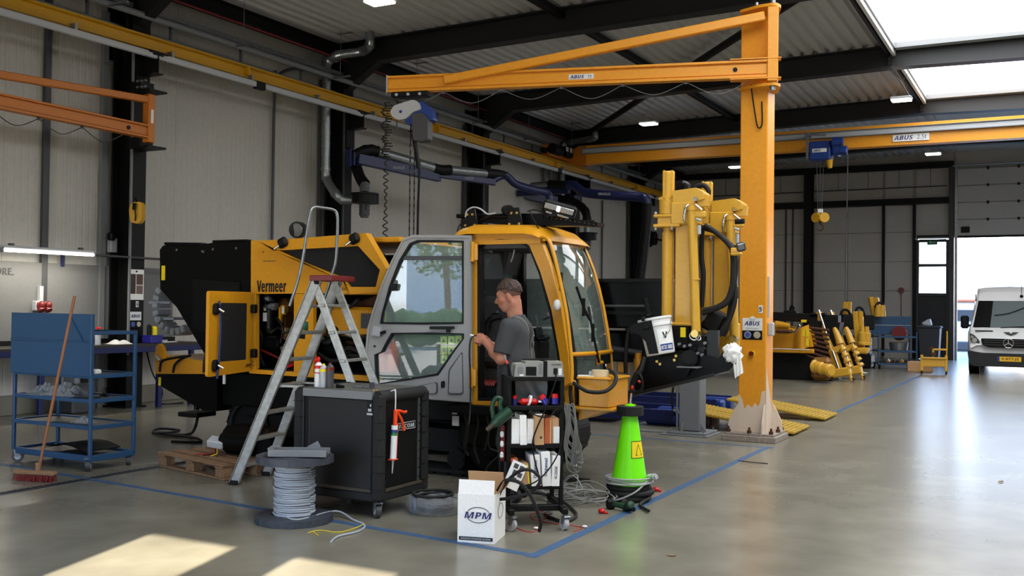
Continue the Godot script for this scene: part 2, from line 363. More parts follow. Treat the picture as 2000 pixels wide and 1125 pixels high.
func jib_crane():
	var base := V(-3.3, 0, -12.55)
	var t := wthing("jib_crane", "tall orange-yellow pillar jib crane standing on the open floor, long arm swung left", "crane", base)
	# pillar: square tube on a footplate with gussets
	P(t, "pillar", mb().box(V(-3.3, 2.6, -12.55), V(0.34, 5.16, 0.34), 0.012), M.abus)
	var bp := mb().box(V(-3.3, 0.035, -12.55), V(0.66, 0.07, 0.66), 0.006).box(V(-3.3, 0.085, -12.55), V(0.6, 0.03, 0.6), 0.004)
	P(t, "base_plate", bp, mt(Color(0.62, 0.57, 0.52), 0.7, 0.0, M.n1, 2.0), "worn grey footplate")
	var gu := mt(Color(0.84, 0.77, 0.70), 0.6, 0.0, M.n3, 2.0)
	var gp := PackedVector2Array([U(0.16, 0.1), U(0.30, 0.1), U(0.285, 0.22), U(0.22, 0.36), U(0.16, 0.46)])
	for k in 4:
		var g := mb()
		g.xf = Transform3D(Basis(Vector3.UP, k * PI / 2), base)
		g.prism(gp, 0.02, -0.158)
		P(t, "gusset", g, gu)
	# the scuffed primer-white band low on the pillar
	var sk := mb()
	sk.xf = Transform3D(Basis.IDENTITY, V(-3.3, 0, -12.55 + 0.171))
	var op := PackedVector2Array([U(-0.165, 0.1), U(0.165, 0.1), U(0.165, 0.62), U(0.12, 0.60), U(0.10, 0.46), U(0.07, 0.42), U(0.04, 0.46), U(0.0, 0.40), U(-0.05, 0.44), U(-0.09, 0.38), U(-0.12, 0.5), U(-0.165, 0.56)])
	sk.prism(op, 0.002)
	sk.xf = Transform3D(Basis(Vector3.UP, PI / 2), V(-3.3 + 0.171, 0, -12.55))
	sk.prism(PackedVector2Array([U(-0.165, 0.1), U(0.165, 0.1), U(0.165, 0.3), U(0.05, 0.5), U(-0.165, 0.9)]), 0.002)
	P(t, "worn_paint", sk, mt(Color(0.86, 0.78, 0.70), 0.6, 0.0, M.n3, 3.0))
	for e in [[-0.26, 0.26], [0.0, 0.28], [0.26, 0.26], [0.28, 0.0], [0.26, -0.26], [-0.26, -0.26], [-0.28, 0.0]]:
		P(t, "anchor_bolt", mb().cyl(base + V(e[0], 0.1, e[1]), base + V(e[0], 0.17, e[1]), 0.014, -1, 8).cyl(base + V(e[0], 0.1, e[1]), base + V(e[0], 0.135, e[1]), 0.028, -1, 6), M.rust)
	# arm
	var piv := V(-3.05, 4.5, -12.27)
	var tip := V(-7.80, 4.5, -11.04)
	var u := (tip - piv).normalized()
	var side := u.cross(Vector3.UP).normalized()
	var a0 := piv + u * 0.06
	P(t, "arm", mb().ibeam(a0, tip, 0.13, 0.215, 0.03, 0.05).bar(a0 + V(0, 0.0, 0), tip, 0.075, 0.12, 0.004), M.abus)
	P(t, "arm_end_plate", mb().bar(tip, tip + u * 0.012, 0.15, 0.235, 0.004), M.lgrey)
	# tie
	var tp := V(-3.09, 5.14, -12.25)
	P(t, "tie_beam", mb().bar(tp + u * 0.05, V(-7.013, 4.512, -11.161), 0.10, 0.11, 0.012), M.abus)
	# slewing post and brackets
	P(t, "slewing_post", mb().bar(V(piv.x, 4.34, piv.z), V(piv.x, 5.24, piv.z), 0.15, 0.13, 0.01, u), M.abus)
	for y in [4.31, 5.27]:
		var br := mb()
		br.xf = Transform3D(Basis(Vector3.RIGHT, -PI / 2), V(-3.3, y, -12.55))
		br.prism(rounded([U(-0.2, 0.0), U(-0.19, -0.2), U(0.1, -0.33), U(0.30, -0.34), U(0.33, -0.2), U(0.2, 0.19), U(-0.15, 0.19)], 0.05), 0.035)
		P(t, "bearing_bracket", br, M.abus)
	P(t, "bearing_bolt", mb().cyl(V(piv.x, 4.24, piv.z), V(piv.x, 4.30, piv.z), 0.035).cyl(V(piv.x, 5.28, piv.z), V(piv.x, 5.33, piv.z), 0.03).cyl(V(piv.x - 0.2, 5.28, piv.z), V(piv.x - 0.2, 5.33, piv.z), 0.02), M.galv)
	var gl := mb()
	for y in [4.38, 4.62]: gl.bar(V(piv.x, y, piv.z) - u * 0.1, V(piv.x, y, piv.z) + u * 0.5, 0.16, 0.012, 0.0)
	P(t, "stiffener_plate", gl, M.abus)
	P(t, "bush", mb().cyl(a0 + u * 0.38 - side * 0.045, a0 + u * 0.38 + side * 0.045, 0.028).cyl(a0 + u * 0.38 + side * 0.03, a0 + u * 0.38 + side * 0.06, 0.035), M.black)
	# rating plate on the arm
	var yaw := atan2(-u.x, -u.z) + PI / 2
	var fn := u.cross(Vector3.UP)
	if fn.z < 0: fn = -fn
	yaw = atan2(fn.x, fn.z)
	var pc := piv.lerp(tip, 0.475) + fn * 0.041 + V(0, -0.005, 0)
	sign_plate(t, "rating_plate", pc, 0.32, 0.066, yaw, "ABUS", 0.17, 0.042, -0.05)
	PM(t.get_node("rating_plate"), "lettering", words("1 t", 0.04, 0.036, 0.0), M.ink, Transform3D(Basis(Vector3.UP, yaw), pc + Basis(Vector3.UP, yaw) * V(0.11, 0, 0.004)))
	# control plate, number and stop button on the pillar
	var zf := -12.55 + 0.172
	var cp := sign_plate(t, "control_plate", V(-3.30, 1.415, zf + 0.004), 0.245, 0.15, 0.0, "ABUS", 0.18, 0.05, 0.0, 0.012)
	P(cp, "plate_arch", mb().cyl(V(-3.30, 1.475, zf + 0.001), V(-3.30, 1.475, zf + 0.007), 0.04, -1, 20), M.white)
	PM(cp, "small_print", words("KRANSYSTEME", 0.15, 0.012, 0.0, 400), M.lgrey, put(V(-3.30, 1.368, zf + 0.009)))
	P(cp, "black_field", mb().box(V(-3.30, 1.285, zf + 0.004), V(0.245, 0.11, 0.006), 0.002), M.black)
	for e in [[-0.055, Color(0.25, 0.33, 0.62)], [0.06, Color(0.70, 0.66, 0.50)]]:
		P(cp, "badge", mb().cyl(V(-3.30 + e[0], 1.287, zf + 0.006), V(-3.30 + e[0], 1.287, zf + 0.012), 0.042, -1, 24), M.lgrey)
		P(cp, "badge", mb().cyl(V(-3.30 + e[0], 1.287, zf + 0.008), V(-3.30 + e[0], 1.287, zf + 0.015), 0.034, -1, 24).box(V(-3.30 + e[0], 1.287, zf + 0.016), V(0.03, 0.006, 0.002)), mt(e[1], 0.5))
	sign_plate(t, "number_plate", V(-3.20, 1.60, zf + 0.002), 0.05, 0.095, 0.0, "5", 0.032, 0.055, 0.0, 0.0, 0.0)
	P(t, "stop_button", mb().cyl(V(-3.30, 1.06, zf), V(-3.30, 1.06, zf + 0.02), 0.035, -1, 20), M.label).set_meta("label", "yellow and red stop button")
	P(t.get_node("stop_button"), "red_cap", mb().cyl(V(-3.30, 1.06, zf + 0.02), V(-3.30, 1.06, zf + 0.05), 0.028, 0.03, 20), M.dred)
	P(t, "switch_box", mb().box(V(-3.10, 1.36, -12.5), V(0.06, 0.16, 0.1), 0.008).box(V(-3.12, 1.75, -12.45), V(0.02, 0.5, 0.02)), M.lgrey)
	# supply cable sagging under the arm and looping into the pillar
	var wires := mb()
	var last := piv + u * 0.25 + V(0, -0.12, 0)
	for k in 6:
		var nx := piv + u * (0.25 + 0.78 * (k + 1)) + V(0, -0.12, 0)
		wires.tube(spl([last, last.lerp(nx, 0.5) + V(0, -0.16 + 0.02 * (k % 2), 0), nx], 6), 0.0042, 6)
		wires.box(nx + V(0, 0.0, 0), V(0.03, 0.04, 0.03))
		last = nx
	P(t, "festoon_cable", wires, M.grey)
	P(t, "pillar_cable", mb().tube(spl([V(-3.32, 4.34, -12.30), V(-3.28, 4.02, -12.33), V(-3.24, 3.82, -12.34), V(-3.19, 3.86, -12.34), V(-3.20, 4.1, -12.36), V(-3.21, 4.14, -12.40)], 6), 0.009, 6), M.black)
	P(t, "drip_cable", mb().tube(spl([V(-3.49, 2.4, -12.36), V(-3.47, 1.9, -12.30), V(-3.52, 1.3, -12.33), V(-3.50, 0.9, -12.33)], 6), 0.008, 6), M.lgrey)
	# chain hoist on its trolley near the tip
	var hp := tip - u * 0.26 + V(0, -0.12, 0)
	var h := wthing("chain_hoist", "white, blue and grey electric chain hoist hanging under the jib arm tip", "hoist", hp + V(0, -0.4, 0))
	var fy := atan2(fn.x, fn.z)
	var hb := func(p: Vector3) -> Vector3: return hp + Basis(Vector3.UP, fy) * p
	var tr := mb().bar(tip - u * 0.06 + V(0, -0.15, 0), tip - u * 0.56 + V(0, -0.14, 0), 0.16, 0.07, 0.01)
	P(h, "trolley", tr, M.black)
	var rl := mb()
	for k in 3: rl.cyl(hb.call(V(-0.12 + 0.16 * k, -0.03, 0.06)), hb.call(V(-0.12 + 0.16 * k, -0.03, 0.095)), 0.02, -1, 10)
	P(h, "trolley_roller", rl, M.lgrey)
	var tilt := Basis(Vector3.UP, fy) * Basis(V(0, 0, 1), 0.22)
	var bd := mb()
	bd.xf = Transform3D(tilt, hb.call(V(0.02, -0.23, 0.0)))
	bd.prism(rounded([U(-0.22, 0.02), U(-0.15, 0.09), U(0.12, 0.10), U(0.19, 0.05), U(0.20, -0.05), U(0.08, -0.06), U(-0.02, -0.12), U(-0.14, -0.11), U(-0.20, -0.05)], 0.04), 0.22)
	P(h, "white_cover", bd, M.lgrey)
	var bl := mb()
	bl.xf = Transform3D(tilt, hb.call(V(0.08, -0.23, -0.04)))
	bl.prism(rounded([U(-0.1, 0.04), U(0.14, 0.09), U(0.25, -0.02), U(0.27, -0.2), U(0.2, -0.2), U(-0.12, -0.17)], 0.05), 0.2)
	P(h, "blue_body", bl, M.hblue)
	P(h, "emblem", mb().cyl(hb.call(V(-0.05, -0.26, 0.11)), hb.call(V(-0.05, -0.26, 0.117)), 0.022, -1, 6), M.hblue)
	var sg := mb()
	sg.xf = Transform3D(Basis(Vector3.UP, fy) * Basis(V(0, 0, 1), 0.0), hb.call(V(0.21, -0.45, 0.0)))
	sg.prism(rounded([U(-0.11, 0.16), U(0.03, 0.17), U(0.11, 0.1), U(0.11, -0.17), U(0.06, -0.2), U(-0.09, -0.19)], 0.04), 0.2)
	P(h, "chain_bag", sg, M.dgrey)
	var cb := mb()
	for e in [[0.06, 3.9], [0.12, 3.9]]:
		var top: Vector3 = hb.call(V(e[0], -0.33, 0.02))
		var n := 62
		for k in n:
			var c := top + V(0, -0.05 * k, 0)
			cb.box(c, V(0.022 if k % 2 else 0.008, 0.05, 0.008 if k % 2 else 0.022), 0.004)
	P(h, "load_chain", cb, mt(Color(0.20, 0.19, 0.18), 0.4, 0.7))
	P(h, "control_cable", mb().tube(spl([hb.call(V(0.12, -0.55, 0.06)), hb.call(V(0.17, -0.85, 0.06)), hb.call(V(0.20, -0.95, 0.05)), hb.call(V(0.19, -1.6, 0.06)), hb.call(V(0.19, -3.1, 0.06))], 5), 0.016, 8), M.black)
	var wr := mb().tube(spl([hb.call(V(0.11, -0.55, 0.06)), hb.call(V(0.16, -0.8, 0.06)), hb.call(V(0.19, -1.0, 0.06))], 5), 0.028, 8)
	P(h, "cable_wrap", wr, M.black)
	P(h, "feed_cable", mb().tube(spl([hb.call(V(-0.12, -0.36, 0.06)), hb.call(V(-0.1, -0.5, 0.07)), hb.call(V(0.0, -0.57, 0.06)), hb.call(V(0.1, -0.56, 0.03))], 6), 0.009, 6), M.dgrey)
	# spiral air hose
	var sp := []
	for k in 520:
		var f := k / 520.0
		var y := -0.12 - 0.75 * minf(f * 2.2, 1.0) - (maxf(f - 0.4545, 0.0) / 0.5455) * 2.3
		var dense := f < 0.4545
		var rr := (0.045 if dense else 0.022) + 0.01 * sin(f * 40.0)
		var ph := f * TAU * 46.0
		sp.append(hb.call(V(-0.27 + 0.03 * sin(f * 60.0) * (1.0 if dense else 0.0) + cos(ph) * rr, y, 0.03 + sin(ph) * rr)))
	one("spiral_air_hose", mb().tube(sp, 0.009, 5), mt(Color(0.10, 0.085, 0.07), 0.5), "dark coiled air hose hanging from the jib arm tip", "hose", tip + V(0, -1.5, 0))

func wall_jib():
	var t := wthing("wall_jib_crane", "dark orange jib crane bracketed to the black column at the left edge", "crane", V(-11.959, 4.305, -10.782))
	var p := V(-11.953, 4.328, -10.785)
	var e := V(-11.865, 4.259, -7.883)
	var d := p - V(0, 0.26, 0)
	e.y = p.y
	var u := (V(e.x, p.y, e.z) - p).normalized()
	P(t, "slewing_post", mb().bar(p + V(0, -0.36, 0), p + V(0, 0.36, 0), 0.13, 0.13, 0.01, u), M.orange)
	var lo := p + V(0, -0.2, 0)
	P(t, "arm", mb().ibeam(lo + u * 0.06, lo + u * 3.2, 0.13, 0.2, 0.028, 0.05).bar(lo + u * 0.06, lo + u * 3.2, 0.07, 0.11), M.orange)
	P(t, "tie_beam", mb().bar(p + V(0, 0.28, 0) + u * 0.05, lo + u * 4.0 + V(0, 0.25, 0), 0.09, 0.1, 0.01), M.orange)
	for y in [0.42, -0.42]: P(t, "column_bracket", mb().box(p + V(-0.15, y, -0.08), V(0.5, 0.03, 0.34), 0.0).box(p + V(-0.28, y + 0.08, -0.1), V(0.24, 0.16, 0.26)), M.black)
	var bb := mb()
	for k in 6: bb.cyl(p + V(-0.2 + 0.08 * (k % 3), 0.48 + 0.09 * (k / 3), 0.03), p + V(-0.2 + 0.08 * (k % 3), 0.48 + 0.09 * (k / 3), 0.06), 0.02, -1, 6)
	P(t, "bolt", bb, M.galv)
	var fn := Vector3.UP.cross(u).normalized()
	if fn.dot(-p) < 0: fn = -fn
	P(t, "bush", mb().cyl(lo + u * 0.42 + fn * 0.03, lo + u * 0.42 + fn * 0.05, 0.03), M.black)
	sign_plate(t, "label_plate", p + V(0, 0.03, 0) + fn * 0.068, 0.05, 0.2, atan2(fn.x, fn.z), "", 0, 0)
	var last := lo + u * 0.5 + V(0, -0.12, 0)
	var w := mb()
	for k in 4:
		var nx := lo + u * (0.5 + 0.7 * (k + 1)) + V(0, -0.12, 0)
		w.tube(spl([last, last.lerp(nx, 0.5) + V(0, -0.15, 0), nx], 6), 0.007, 6).box(nx, V(0.03, 0.04, 0.03))
		last = nx
	P(t, "festoon_cable", w, M.dgrey)
	# yellow spring balancer on the column
	var c := V(-12.025, 2.922, -10.662)
	var b := wthing("spring_balancer", "yellow tool balancer hooked to the dark column above the workbench", "tool balancer", c + V(0, -0.17, 0))
	var m := mb()
	m.xf = Transform3D(Basis(Vector3.UP, 0.5), c)
	m.prism(rounded([U(-0.1, 0.05), U(-0.06, 0.14), U(0.09, 0.16), U(0.1, -0.1), U(0.05, -0.17), U(-0.07, -0.16)], 0.06), 0.14)
	P(b, "housing", m, M.rail)
	P(b, "handle", mb().box(c + V(0.04, 0.08, 0.09), V(0.07, 0.1, 0.03), 0.01).tube(spl([c + V(0.06, 0.06, 0.1), c + V(0.08, -0.05, 0.1), c + V(0.05, -0.13, 0.08)], 5), 0.01, 6), M.black)
	P(b, "hook", mb().cyl(c + V(0, 0.14, 0), c + V(-0.1, 0.22, -0.05), 0.012), M.black)

func bridge_crane():
	var z := -25.5
	# runway on the left wall
	var rw := struct("runway_beam", mb().ibeam(V(-12.15, 5.5, 2.0), V(-12.15, 5.5, -36.4), 0.2, 0.2, 0.018, 0.012), M.rail, "long yellow crane runway beam along the left wall")
	P(rw, "rail_top", mb().box(V(-12.15, 5.615, -17.2), V(0.06, 0.03, 38.4)), M.rail)
	var cr := mb().box(V(-12.0, 5.31, -17.2), V(0.07, 0.09, 38.4), 0.01)
	P(rw, "conductor_rail", cr, M.lgrey)
	var hg := mb()
	for k in 22: hg.box(V(-12.05, 5.36, 1.0 - k * 1.75), V(0.16, 0.16, 0.04))
	P(rw, "hanger", hg, M.galv)
	for k in 6: P(rw, "splice", mb().box(V(-12.15, 5.5, -1.0 - k * 6.0), V(0.205, 0.19, 0.03)), M.rail)
	for e in [-13.2, -17.9, -25.0]: P(rw, "connector", mb().box(V(-12.0, 5.30, e), V(0.1, 0.13, 0.22), 0.01), M.black)
	var t := wthing("bridge_crane", "orange overhead bridge crane spanning the hall behind the jib pillar", "crane", V(-5, 5.45, z))
	P(t, "girder", mb().ibeam(V(-11.6, 5.75, z), V(6.2, 5.75, z), 0.3, 0.5, 0.03, 0.3), M.abus)
	P(t, "cable_channel", mb().box(V(-2.7, 5.84, z + 0.18), V(17.5, 0.13, 0.06), 0.012), M.lgrey)
	var lips := mb().box(V(-2.7, 5.91, z + 0.2), V(17.5, 0.015, 0.1)).box(V(-2.7, 5.77, z + 0.2), V(17.5, 0.015, 0.1))
	P(t, "channel_lip", lips, M.grey)
	var ec := mb().box(V(-12.05, 5.78, z), V(0.26, 0.3, 2.5), 0.02)
	P(t, "end_carriage", ec, M.orange)
	P(t, "end_plate", mb().at(V(-11.65, 5.72, z)).prism(rounded([U(-0.3, 0.1), U(0.1, 0.28), U(0.3, 0.28), U(0.3, -0.26), U(0.0, -0.26), U(-0.3, -0.1)], 0.03), 0.34), M.orange)
	P(t, "drive_motor", mb().cyl(V(-11.85, 5.8, z + 0.75), V(-11.85, 5.8, z + 1.25), 0.14).box(V(-11.8, 5.82, z + 0.35), V(0.16, 0.3, 0.36), 0.03), M.black)
	for e in [0.6, 0.35]: P(t, "terminal_plate", mb().box(V(-11.71, 5.86, z + e), V(0.01, 0.12, 0.14)), M.lgrey)
	P(t, "buffer", mb().cyl(V(-12.05, 5.75, z + 1.25), V(-12.05, 5.75, z + 1.4), 0.08), M.black)
	var yf := z + 0.155
	sign_plate(t, "capacity_plate", V(-3.057, 5.66, -25.32), 0.80, 0.17, 0.0, "ABUS", 0.40, 0.10, -0.16)
	PM(t.get_node("capacity_plate"), "lettering", words("2.5t", 0.2, 0.10, 0.0, 400), M.navy, put(V(-3.057, 5.66, -25.32) + V(0.24, 0, 0.004)))
	# the blue hoist under the girder
	var c := V(-5.074, 5.431, -25.2)
	var h := wthing("wire_rope_hoist", "blue wire rope hoist on the bridge girder right of the pillar", "hoist", c + V(0, -0.25, 0))
	P(h, "body", mb().box(c, V(0.50, 0.46, 0.42), 0.03), M.hblue)
	P(h, "gearbox", mb().box(c + V(0.36, 0.08, 0.0), V(0.26, 0.44, 0.4), 0.08).cyl(c + V(0.32, -0.02, 0.1), c + V(0.62, -0.02, 0.1), 0.11), M.hblue)
	P(h, "motor", mb().cyl(c + V(0.30, 0.18, 0.22), c + V(0.55, 0.18, 0.22), 0.1).cyl(c + V(0.5, -0.05, 0.24), c + V(0.62, -0.05, 0.24), 0.05), M.hblue)
	var hw := mb()
	for s in [-1, 1]: hw.bar(c + V(-0.28, -0.2, 0.24 * s), c + V(-0.28, 0.45, 0.24 * s), 0.06, 0.05)
	hw.bar(c + V(-0.28, 0.42, -0.5), c + V(-0.28, 0.42, 0.26), 0.06, 0.08).bar(c + V(-0.28, 0.4, 0.2), c + V(0.15, 0.36, 0.2), 0.05, 0.05)
	P(h, "trolley_frame", hw, M.galv)
	sign_plate(h, "name_plate", c + V(0.0, 0.0, 0.214), 0.34, 0.09, 0.0, "ABUS", 0.16, 0.05, -0.06)
	P(h, "limit_switch", mb().cyl(c + V(0.2, -0.22, 0.05), c + V(0.22, -0.42, 0.05), 0.09, 0.05), M.rail)
	var rp := mb()
	var hk := V(-5.088, 3.833, -25.2)
	for e in [-0.10, -0.02, 0.06]: rp.cyl(c + V(e, -0.22, 0.02), V(hk.x + e * 0.6, hk.y + 0.18, hk.z), 0.008, -1, 5)
	P(h, "wire_rope", rp, M.dgrey)
	var bk := mb()
	for s in [-1, 1]: bk.cyl(hk + V(0.07 * s, 0.0, -0.04), hk + V(0.11 * s, 0.0, 0.04), 0.12, -1, 18)
	P(h, "hook_block", bk, M.rail)
	P(h, "block_plate", mb().box(hk + V(0, 0.16, 0.0), V(0.12, 0.1, 0.06), 0.01), M.white)
	P(h, "hook", mb().cyl(hk + V(0, -0.05, 0), hk + V(0, -0.16, 0), 0.03).tube(spl([hk + V(0, -0.14, 0), hk + V(0.07, -0.2, 0), hk + V(0.06, -0.28, 0), hk + V(-0.02, -0.31, 0), hk + V(-0.07, -0.25, 0)], 5), 0.025, 8, false, func(f): return 0.028 - 0.015 * f), M.rust)
	P(h, "pendant_cable", mb().tube([c + V(0.62, -0.1, 0), c + V(0.60, -2.0, 0.0), c + V(0.58, -3.6, 0.0)], 0.014, 6), M.dgrey)

func wall_services():
	# trays and pipes high on the left wall
	var tr := struct("trim_11", mb().box(V(-12.45, 6.06, -17.3), V(0.2, 0.012, 39.0)).box(V(-12.35, 6.09, -17.3), V(0.012, 0.07, 39.0)).box(V(-12.55, 6.09, -17.3), V(0.012, 0.07, 39.0)), M.galv, "galvanised cable tray high on the left wall")
	var br := mb()
	for k in 24: br.box(V(-12.5, 6.02, 1.0 - k * 1.6), V(0.3, 0.04, 0.04)).box(V(-12.62, 5.9, 1.0 - k * 1.6), V(0.04, 0.3, 0.04))
	P(tr, "bracket", br, M.galv)
	struct("trim_12", mb().cyl(V(-12.2, 5.95, 2.0), V(-12.2, 5.9, -36.6), 0.05, -1, 12), M.grey, "grey pipe along the left wall above the runway")
	struct("trim_13", mb().cyl(V(-12.3, 6.36, 2.0), V(-12.3, 6.36, -36.6), 0.022, -1, 8), M.dred, "thin red pipe under the roof along the left wall")
	struct("trim_14", mb().cyl(V(-12.55, 5.78, 2.0), V(-12.55, 5.78, -36.6), 0.02, -1, 8), M.galv, "thin galvanised pipe along the left wall")
	var rod := mb()
	for k in 14: rod.cyl(V(-12.0, 5.95, 0.2 - k * 2.6), V(-12.0, 6.9, 0.2 - k * 2.6), 0.007, -1, 5).box(V(-11.9, 6.72, 0.2 - k * 2.6), V(0.35, 0.02, 0.04)).box(V(-12.0, 5.9, 0.2 - k * 2.6), V(0.45, 0.03, 0.04))
	struct("trim_15", rod, M.galv, "threaded hanger rods for the pipes along the left wall")
	# down pipes and conduits
	struct("trim_16", mb().box(V(-12.8, 3.9, -9.69), V(0.06, 4.7, 0.1), 0.006), M.dgrey, "grey cable duct down the left wall above the red sockets")
	struct("trim_17", mb().tube(spl([V(-12.45, 6.0, -15.2), V(-12.6, 5.98, -14.75), V(-12.76, 5.8, -14.5), V(-12.78, 5.5, -14.46), V(-12.78, 1.2, -14.46)], 4), 0.028, 8), M.dgrey, "dark conduit down the left wall behind the ladder")
	struct("trim_18", mb().box(V(-12.8, 3.2, -11.35), V(0.03, 5.2, 0.03)).box(V(-12.75, 1.7, -11.35), V(0.06, 0.3, 0.1)), M.dgrey, "thin conduit down the wall right of the first column")
	struct("trim_19", mb().cyl(V(-12.75, 3.0, -25.65), V(-12.75, 6.0, -25.65), 0.05).cyl(V(-12.75, 3.0, -26.0), V(-12.75, 6.0, -26.0), 0.05).cyl(V(-12.75, 3.0, -26.4), V(-12.75, 6.0, -26.4), 0.03), M.grey, "three grey pipes down the left wall by the fourth column")
	struct("trim_20", mb().box(V(-12.8, 2.0, -29.9), V(0.03, 6.0, 0.05)), M.dgrey, "dark conduit down the far part of the left wall")
	for k in 5:
		var z: float = FRAMES[k + 0]
		struct("trim_21", mb().box(V(-12.3, 3.1, z + 0.17), V(0.03, 4.6, 0.03)).box(V(-12.78, 3.0, z + 0.28), V(0.06, 6.0, 0.09)), M.dgrey if k != 4 else M.grey, "thin conduit up a black wall column")
	# socket boxes on the wall beside the first column
	var sb := wthing("junction_box", "small grey switch box on the wall left of the first black column", "junction box", V(-12.75, 2.491, -10.836))
	P(sb, "box", mb().box(V(-12.75, 2.46, -10.836), V(0.1, 0.22, 0.12), 0.01), M.lgrey)
	P(sb, "plug", mb().box(V(-12.68, 2.587, -10.764), V(0.1, 0.12, 0.1), 0.02), M.black)
	# spiral ducts with fans
	duct(0, "shiny spiral duct dropping from the roof to the fan on the second column", [V(-11.5, 6.74, -15.629), V(-11.5, 6.508, -15.635), V(-11.8, 6.465, -15.815), V(-12.2, 6.374, -15.574), V(-12.43, 6.279, -15.571), V(-12.43, 5.974, -15.531), V(-12.43, 4.197, -15.543), V(-12.43, 4.022, -15.563), V(-12.15, 3.708, -15.496), V(-12.05, 3.594, -15.574), V(-11.9, 3.581, -15.695)], 0.085)
	duct(1, "spiral duct elbow under the roof by the fourth column", [V(-11.4, 6.479, -26.039), V(-11.4, 6.337, -26.042), V(-11.6, 6.298, -26.074), V(-12.2, 6.267, -26.179), V(-12.43, 6.191, -26.158), V(-12.43, 5.514, -26.108), V(-12.43, 4.205, -26.108)], 0.085)
	fan("extraction fan on the second black column with a black hose to the blue arm", V(-11.64, 3.613, -15.734), [V(-11.701, 3.78, -15.812), V(-11.701, 3.898, -15.809), V(-11.83, 4.026, -15.85), V(-11.952, 4.216, -15.895), V(-12.057, 4.407, -15.948)], 1.0)
	fan("extraction fan above the cab roof with a thick black hose", V(-11.004, 3.47, -24.703), [V(-11.005, 3.606, -24.7), V(-11.005, 3.768, -24.696), V(-11.123, 4.125, -24.853), V(-11.417, 4.358, -25.031), V(-11.847, 4.517, -25.364), V(-12.356, 4.611, -25.544)], 1.0)
	# swivelling exhaust arms
	var a := wthing("exhaust_arm", "dark blue exhaust extraction arm with shiny duct, reaching from the second column", "extraction arm", V(-11.866, 4.38, -15.824))
	var dk: Material = M.dblue
	P(a, "wall_bracket", mb().box(V(-12.014, 4.413, -15.858), V(0.12, 0.34, 0.3), 0.01).box(V(-11.883, 4.389, -15.815), V(0.06, 0.26, 0.24), 0.01), dk)
	P(a, "first_beam", mb().bar(V(-11.823, 4.385, -15.734), V(-11.059, 4.2, -17.396), 0.14, 0.20, 0.01), dk)
	P(a, "second_beam", mb().bar(V(-11.086, 4.251, -17.38), V(-10.544, 4.221, -18.806), 0.13, 0.13, 0.01).box(V(-11.059, 4.21, -17.395), V(0.1, 0.22, 0.1)).box(V(-10.564, 4.232, -18.795), V(0.06, 0.16, 0.1)), dk)
	P(a, "end_tube", mb().tube(spl([V(-10.573, 4.264, -18.789), V(-10.469, 4.401, -19.07), V(-10.43, 4.371, -19.205), V(-10.321, 4.231, -19.379), V(-10.101, 4.148, -19.726), V(-9.934, 4.107, -20.043), V(-9.864, 4.018, -20.082), V(-9.854, 3.906, -20.09)], 5), 0.085, 12), dk)
	P(a, "elbow_hose", mb().tube(spl([V(-11.918, 4.438, -15.795), V(-11.814, 4.528, -15.849), V(-11.735, 4.584, -16.004), V(-11.663, 4.572, -16.156)], 6), 0.115, 12, false, func(f): return 0.11 + 0.006 * sin(f * 90)), M.black)
	P(a, "duct", mb().tube([V(-11.681, 4.571, -16.147), V(-11.087, 4.361, -17.264)], 0.10, 14), M.galv, "shiny spiral duct")
	P(a, "joint_hose", mb().tube(spl([V(-11.087, 4.361, -17.264), V(-10.995, 4.335, -17.427), V(-10.884, 4.351, -17.6)], 5), 0.105, 12), M.black)
	P(a, "second_duct", mb().tube([V(-10.893, 4.351, -17.595), V(-10.608, 4.377, -18.541)], 0.09, 14), M.galv)
	P(a, "third_hose", mb().tube(spl([V(-10.608, 4.388, -18.541), V(-10.545, 4.405, -18.802), V(-10.478, 4.401, -19.064)], 5), 0.1, 12), M.black)
	for e in [[V(-11.406, 4.273, -16.504), 0.055], [V(-10.795, 4.228, -18.104), 0.055]]:
		PM(a, "lettering", words("EURO-ROLLER", 0.26, e[1], 0.0), M.lgrey, put(e[0] + V(0.06, 0, 0.09), 0.32, 0, -0.03))
	var b := wthing("exhaust_arm", "dark blue exhaust extraction arm with round end tube, behind the yellow mast top", "extraction arm", V(-11.857, 4.572, -25.925))
	P(b, "wall_bracket", mb().box(V(-12.058, 4.544, -26.158), V(0.2, 0.4, 0.4), 0.01), dk)
	P(b, "first_beam", mb().bar(V(-11.895, 4.457, -25.907), V(-13.017, 4.674, -24.507), 0.2, 0.24, 0.01), dk)
	P(b, "second_beam", mb().bar(V(-12.806, 4.63, -24.167), V(-11.256, 4.638, -24.09), 0.16, 0.16, 0.01), dk)
	P(b, "duct", mb().tube([V(-12.4, 4.804, -24.154), V(-11.823, 4.828, -24.123)], 0.10, 14), M.galv)
	P(b, "joint_hose", mb().tube(spl([V(-11.835, 4.828, -24.116), V(-11.534, 4.794, -24.051), V(-11.279, 4.771, -24.075)], 5), 0.12, 12), M.black)
	P(b, "end_tube", mb().tube(spl([V(-11.303, 4.771, -24.062), V(-11.12, 4.761, -24.047), V(-10.938, 4.645, -24.034), V(-10.745, 4.543, -24.026), V(-9.99, 4.453, -24.092), V(-9.365, 4.4, -24.201), V(-9.192, 4.352, -24.181), V(-9.147, 4.198, -24.209)], 5), 0.12, 12), dk)
	P(b, "hanging_hose", mb().tube(spl([V(-9.147, 4.224, -24.208), V(-9.168, 3.682, -24.208), V(-9.235, 2.907, -24.188), V(-9.302, 2.288, -24.164)], 5), 0.13, 12), M.black)
	PM(b, "lettering", words("EURO-ROLLER", 0.3, 0.06, 0.0), M.lgrey, put(V(-10.166, 4.471, -23.94) + V(0.02, 0.0, 0.13), 0.3, 0, -0.03))
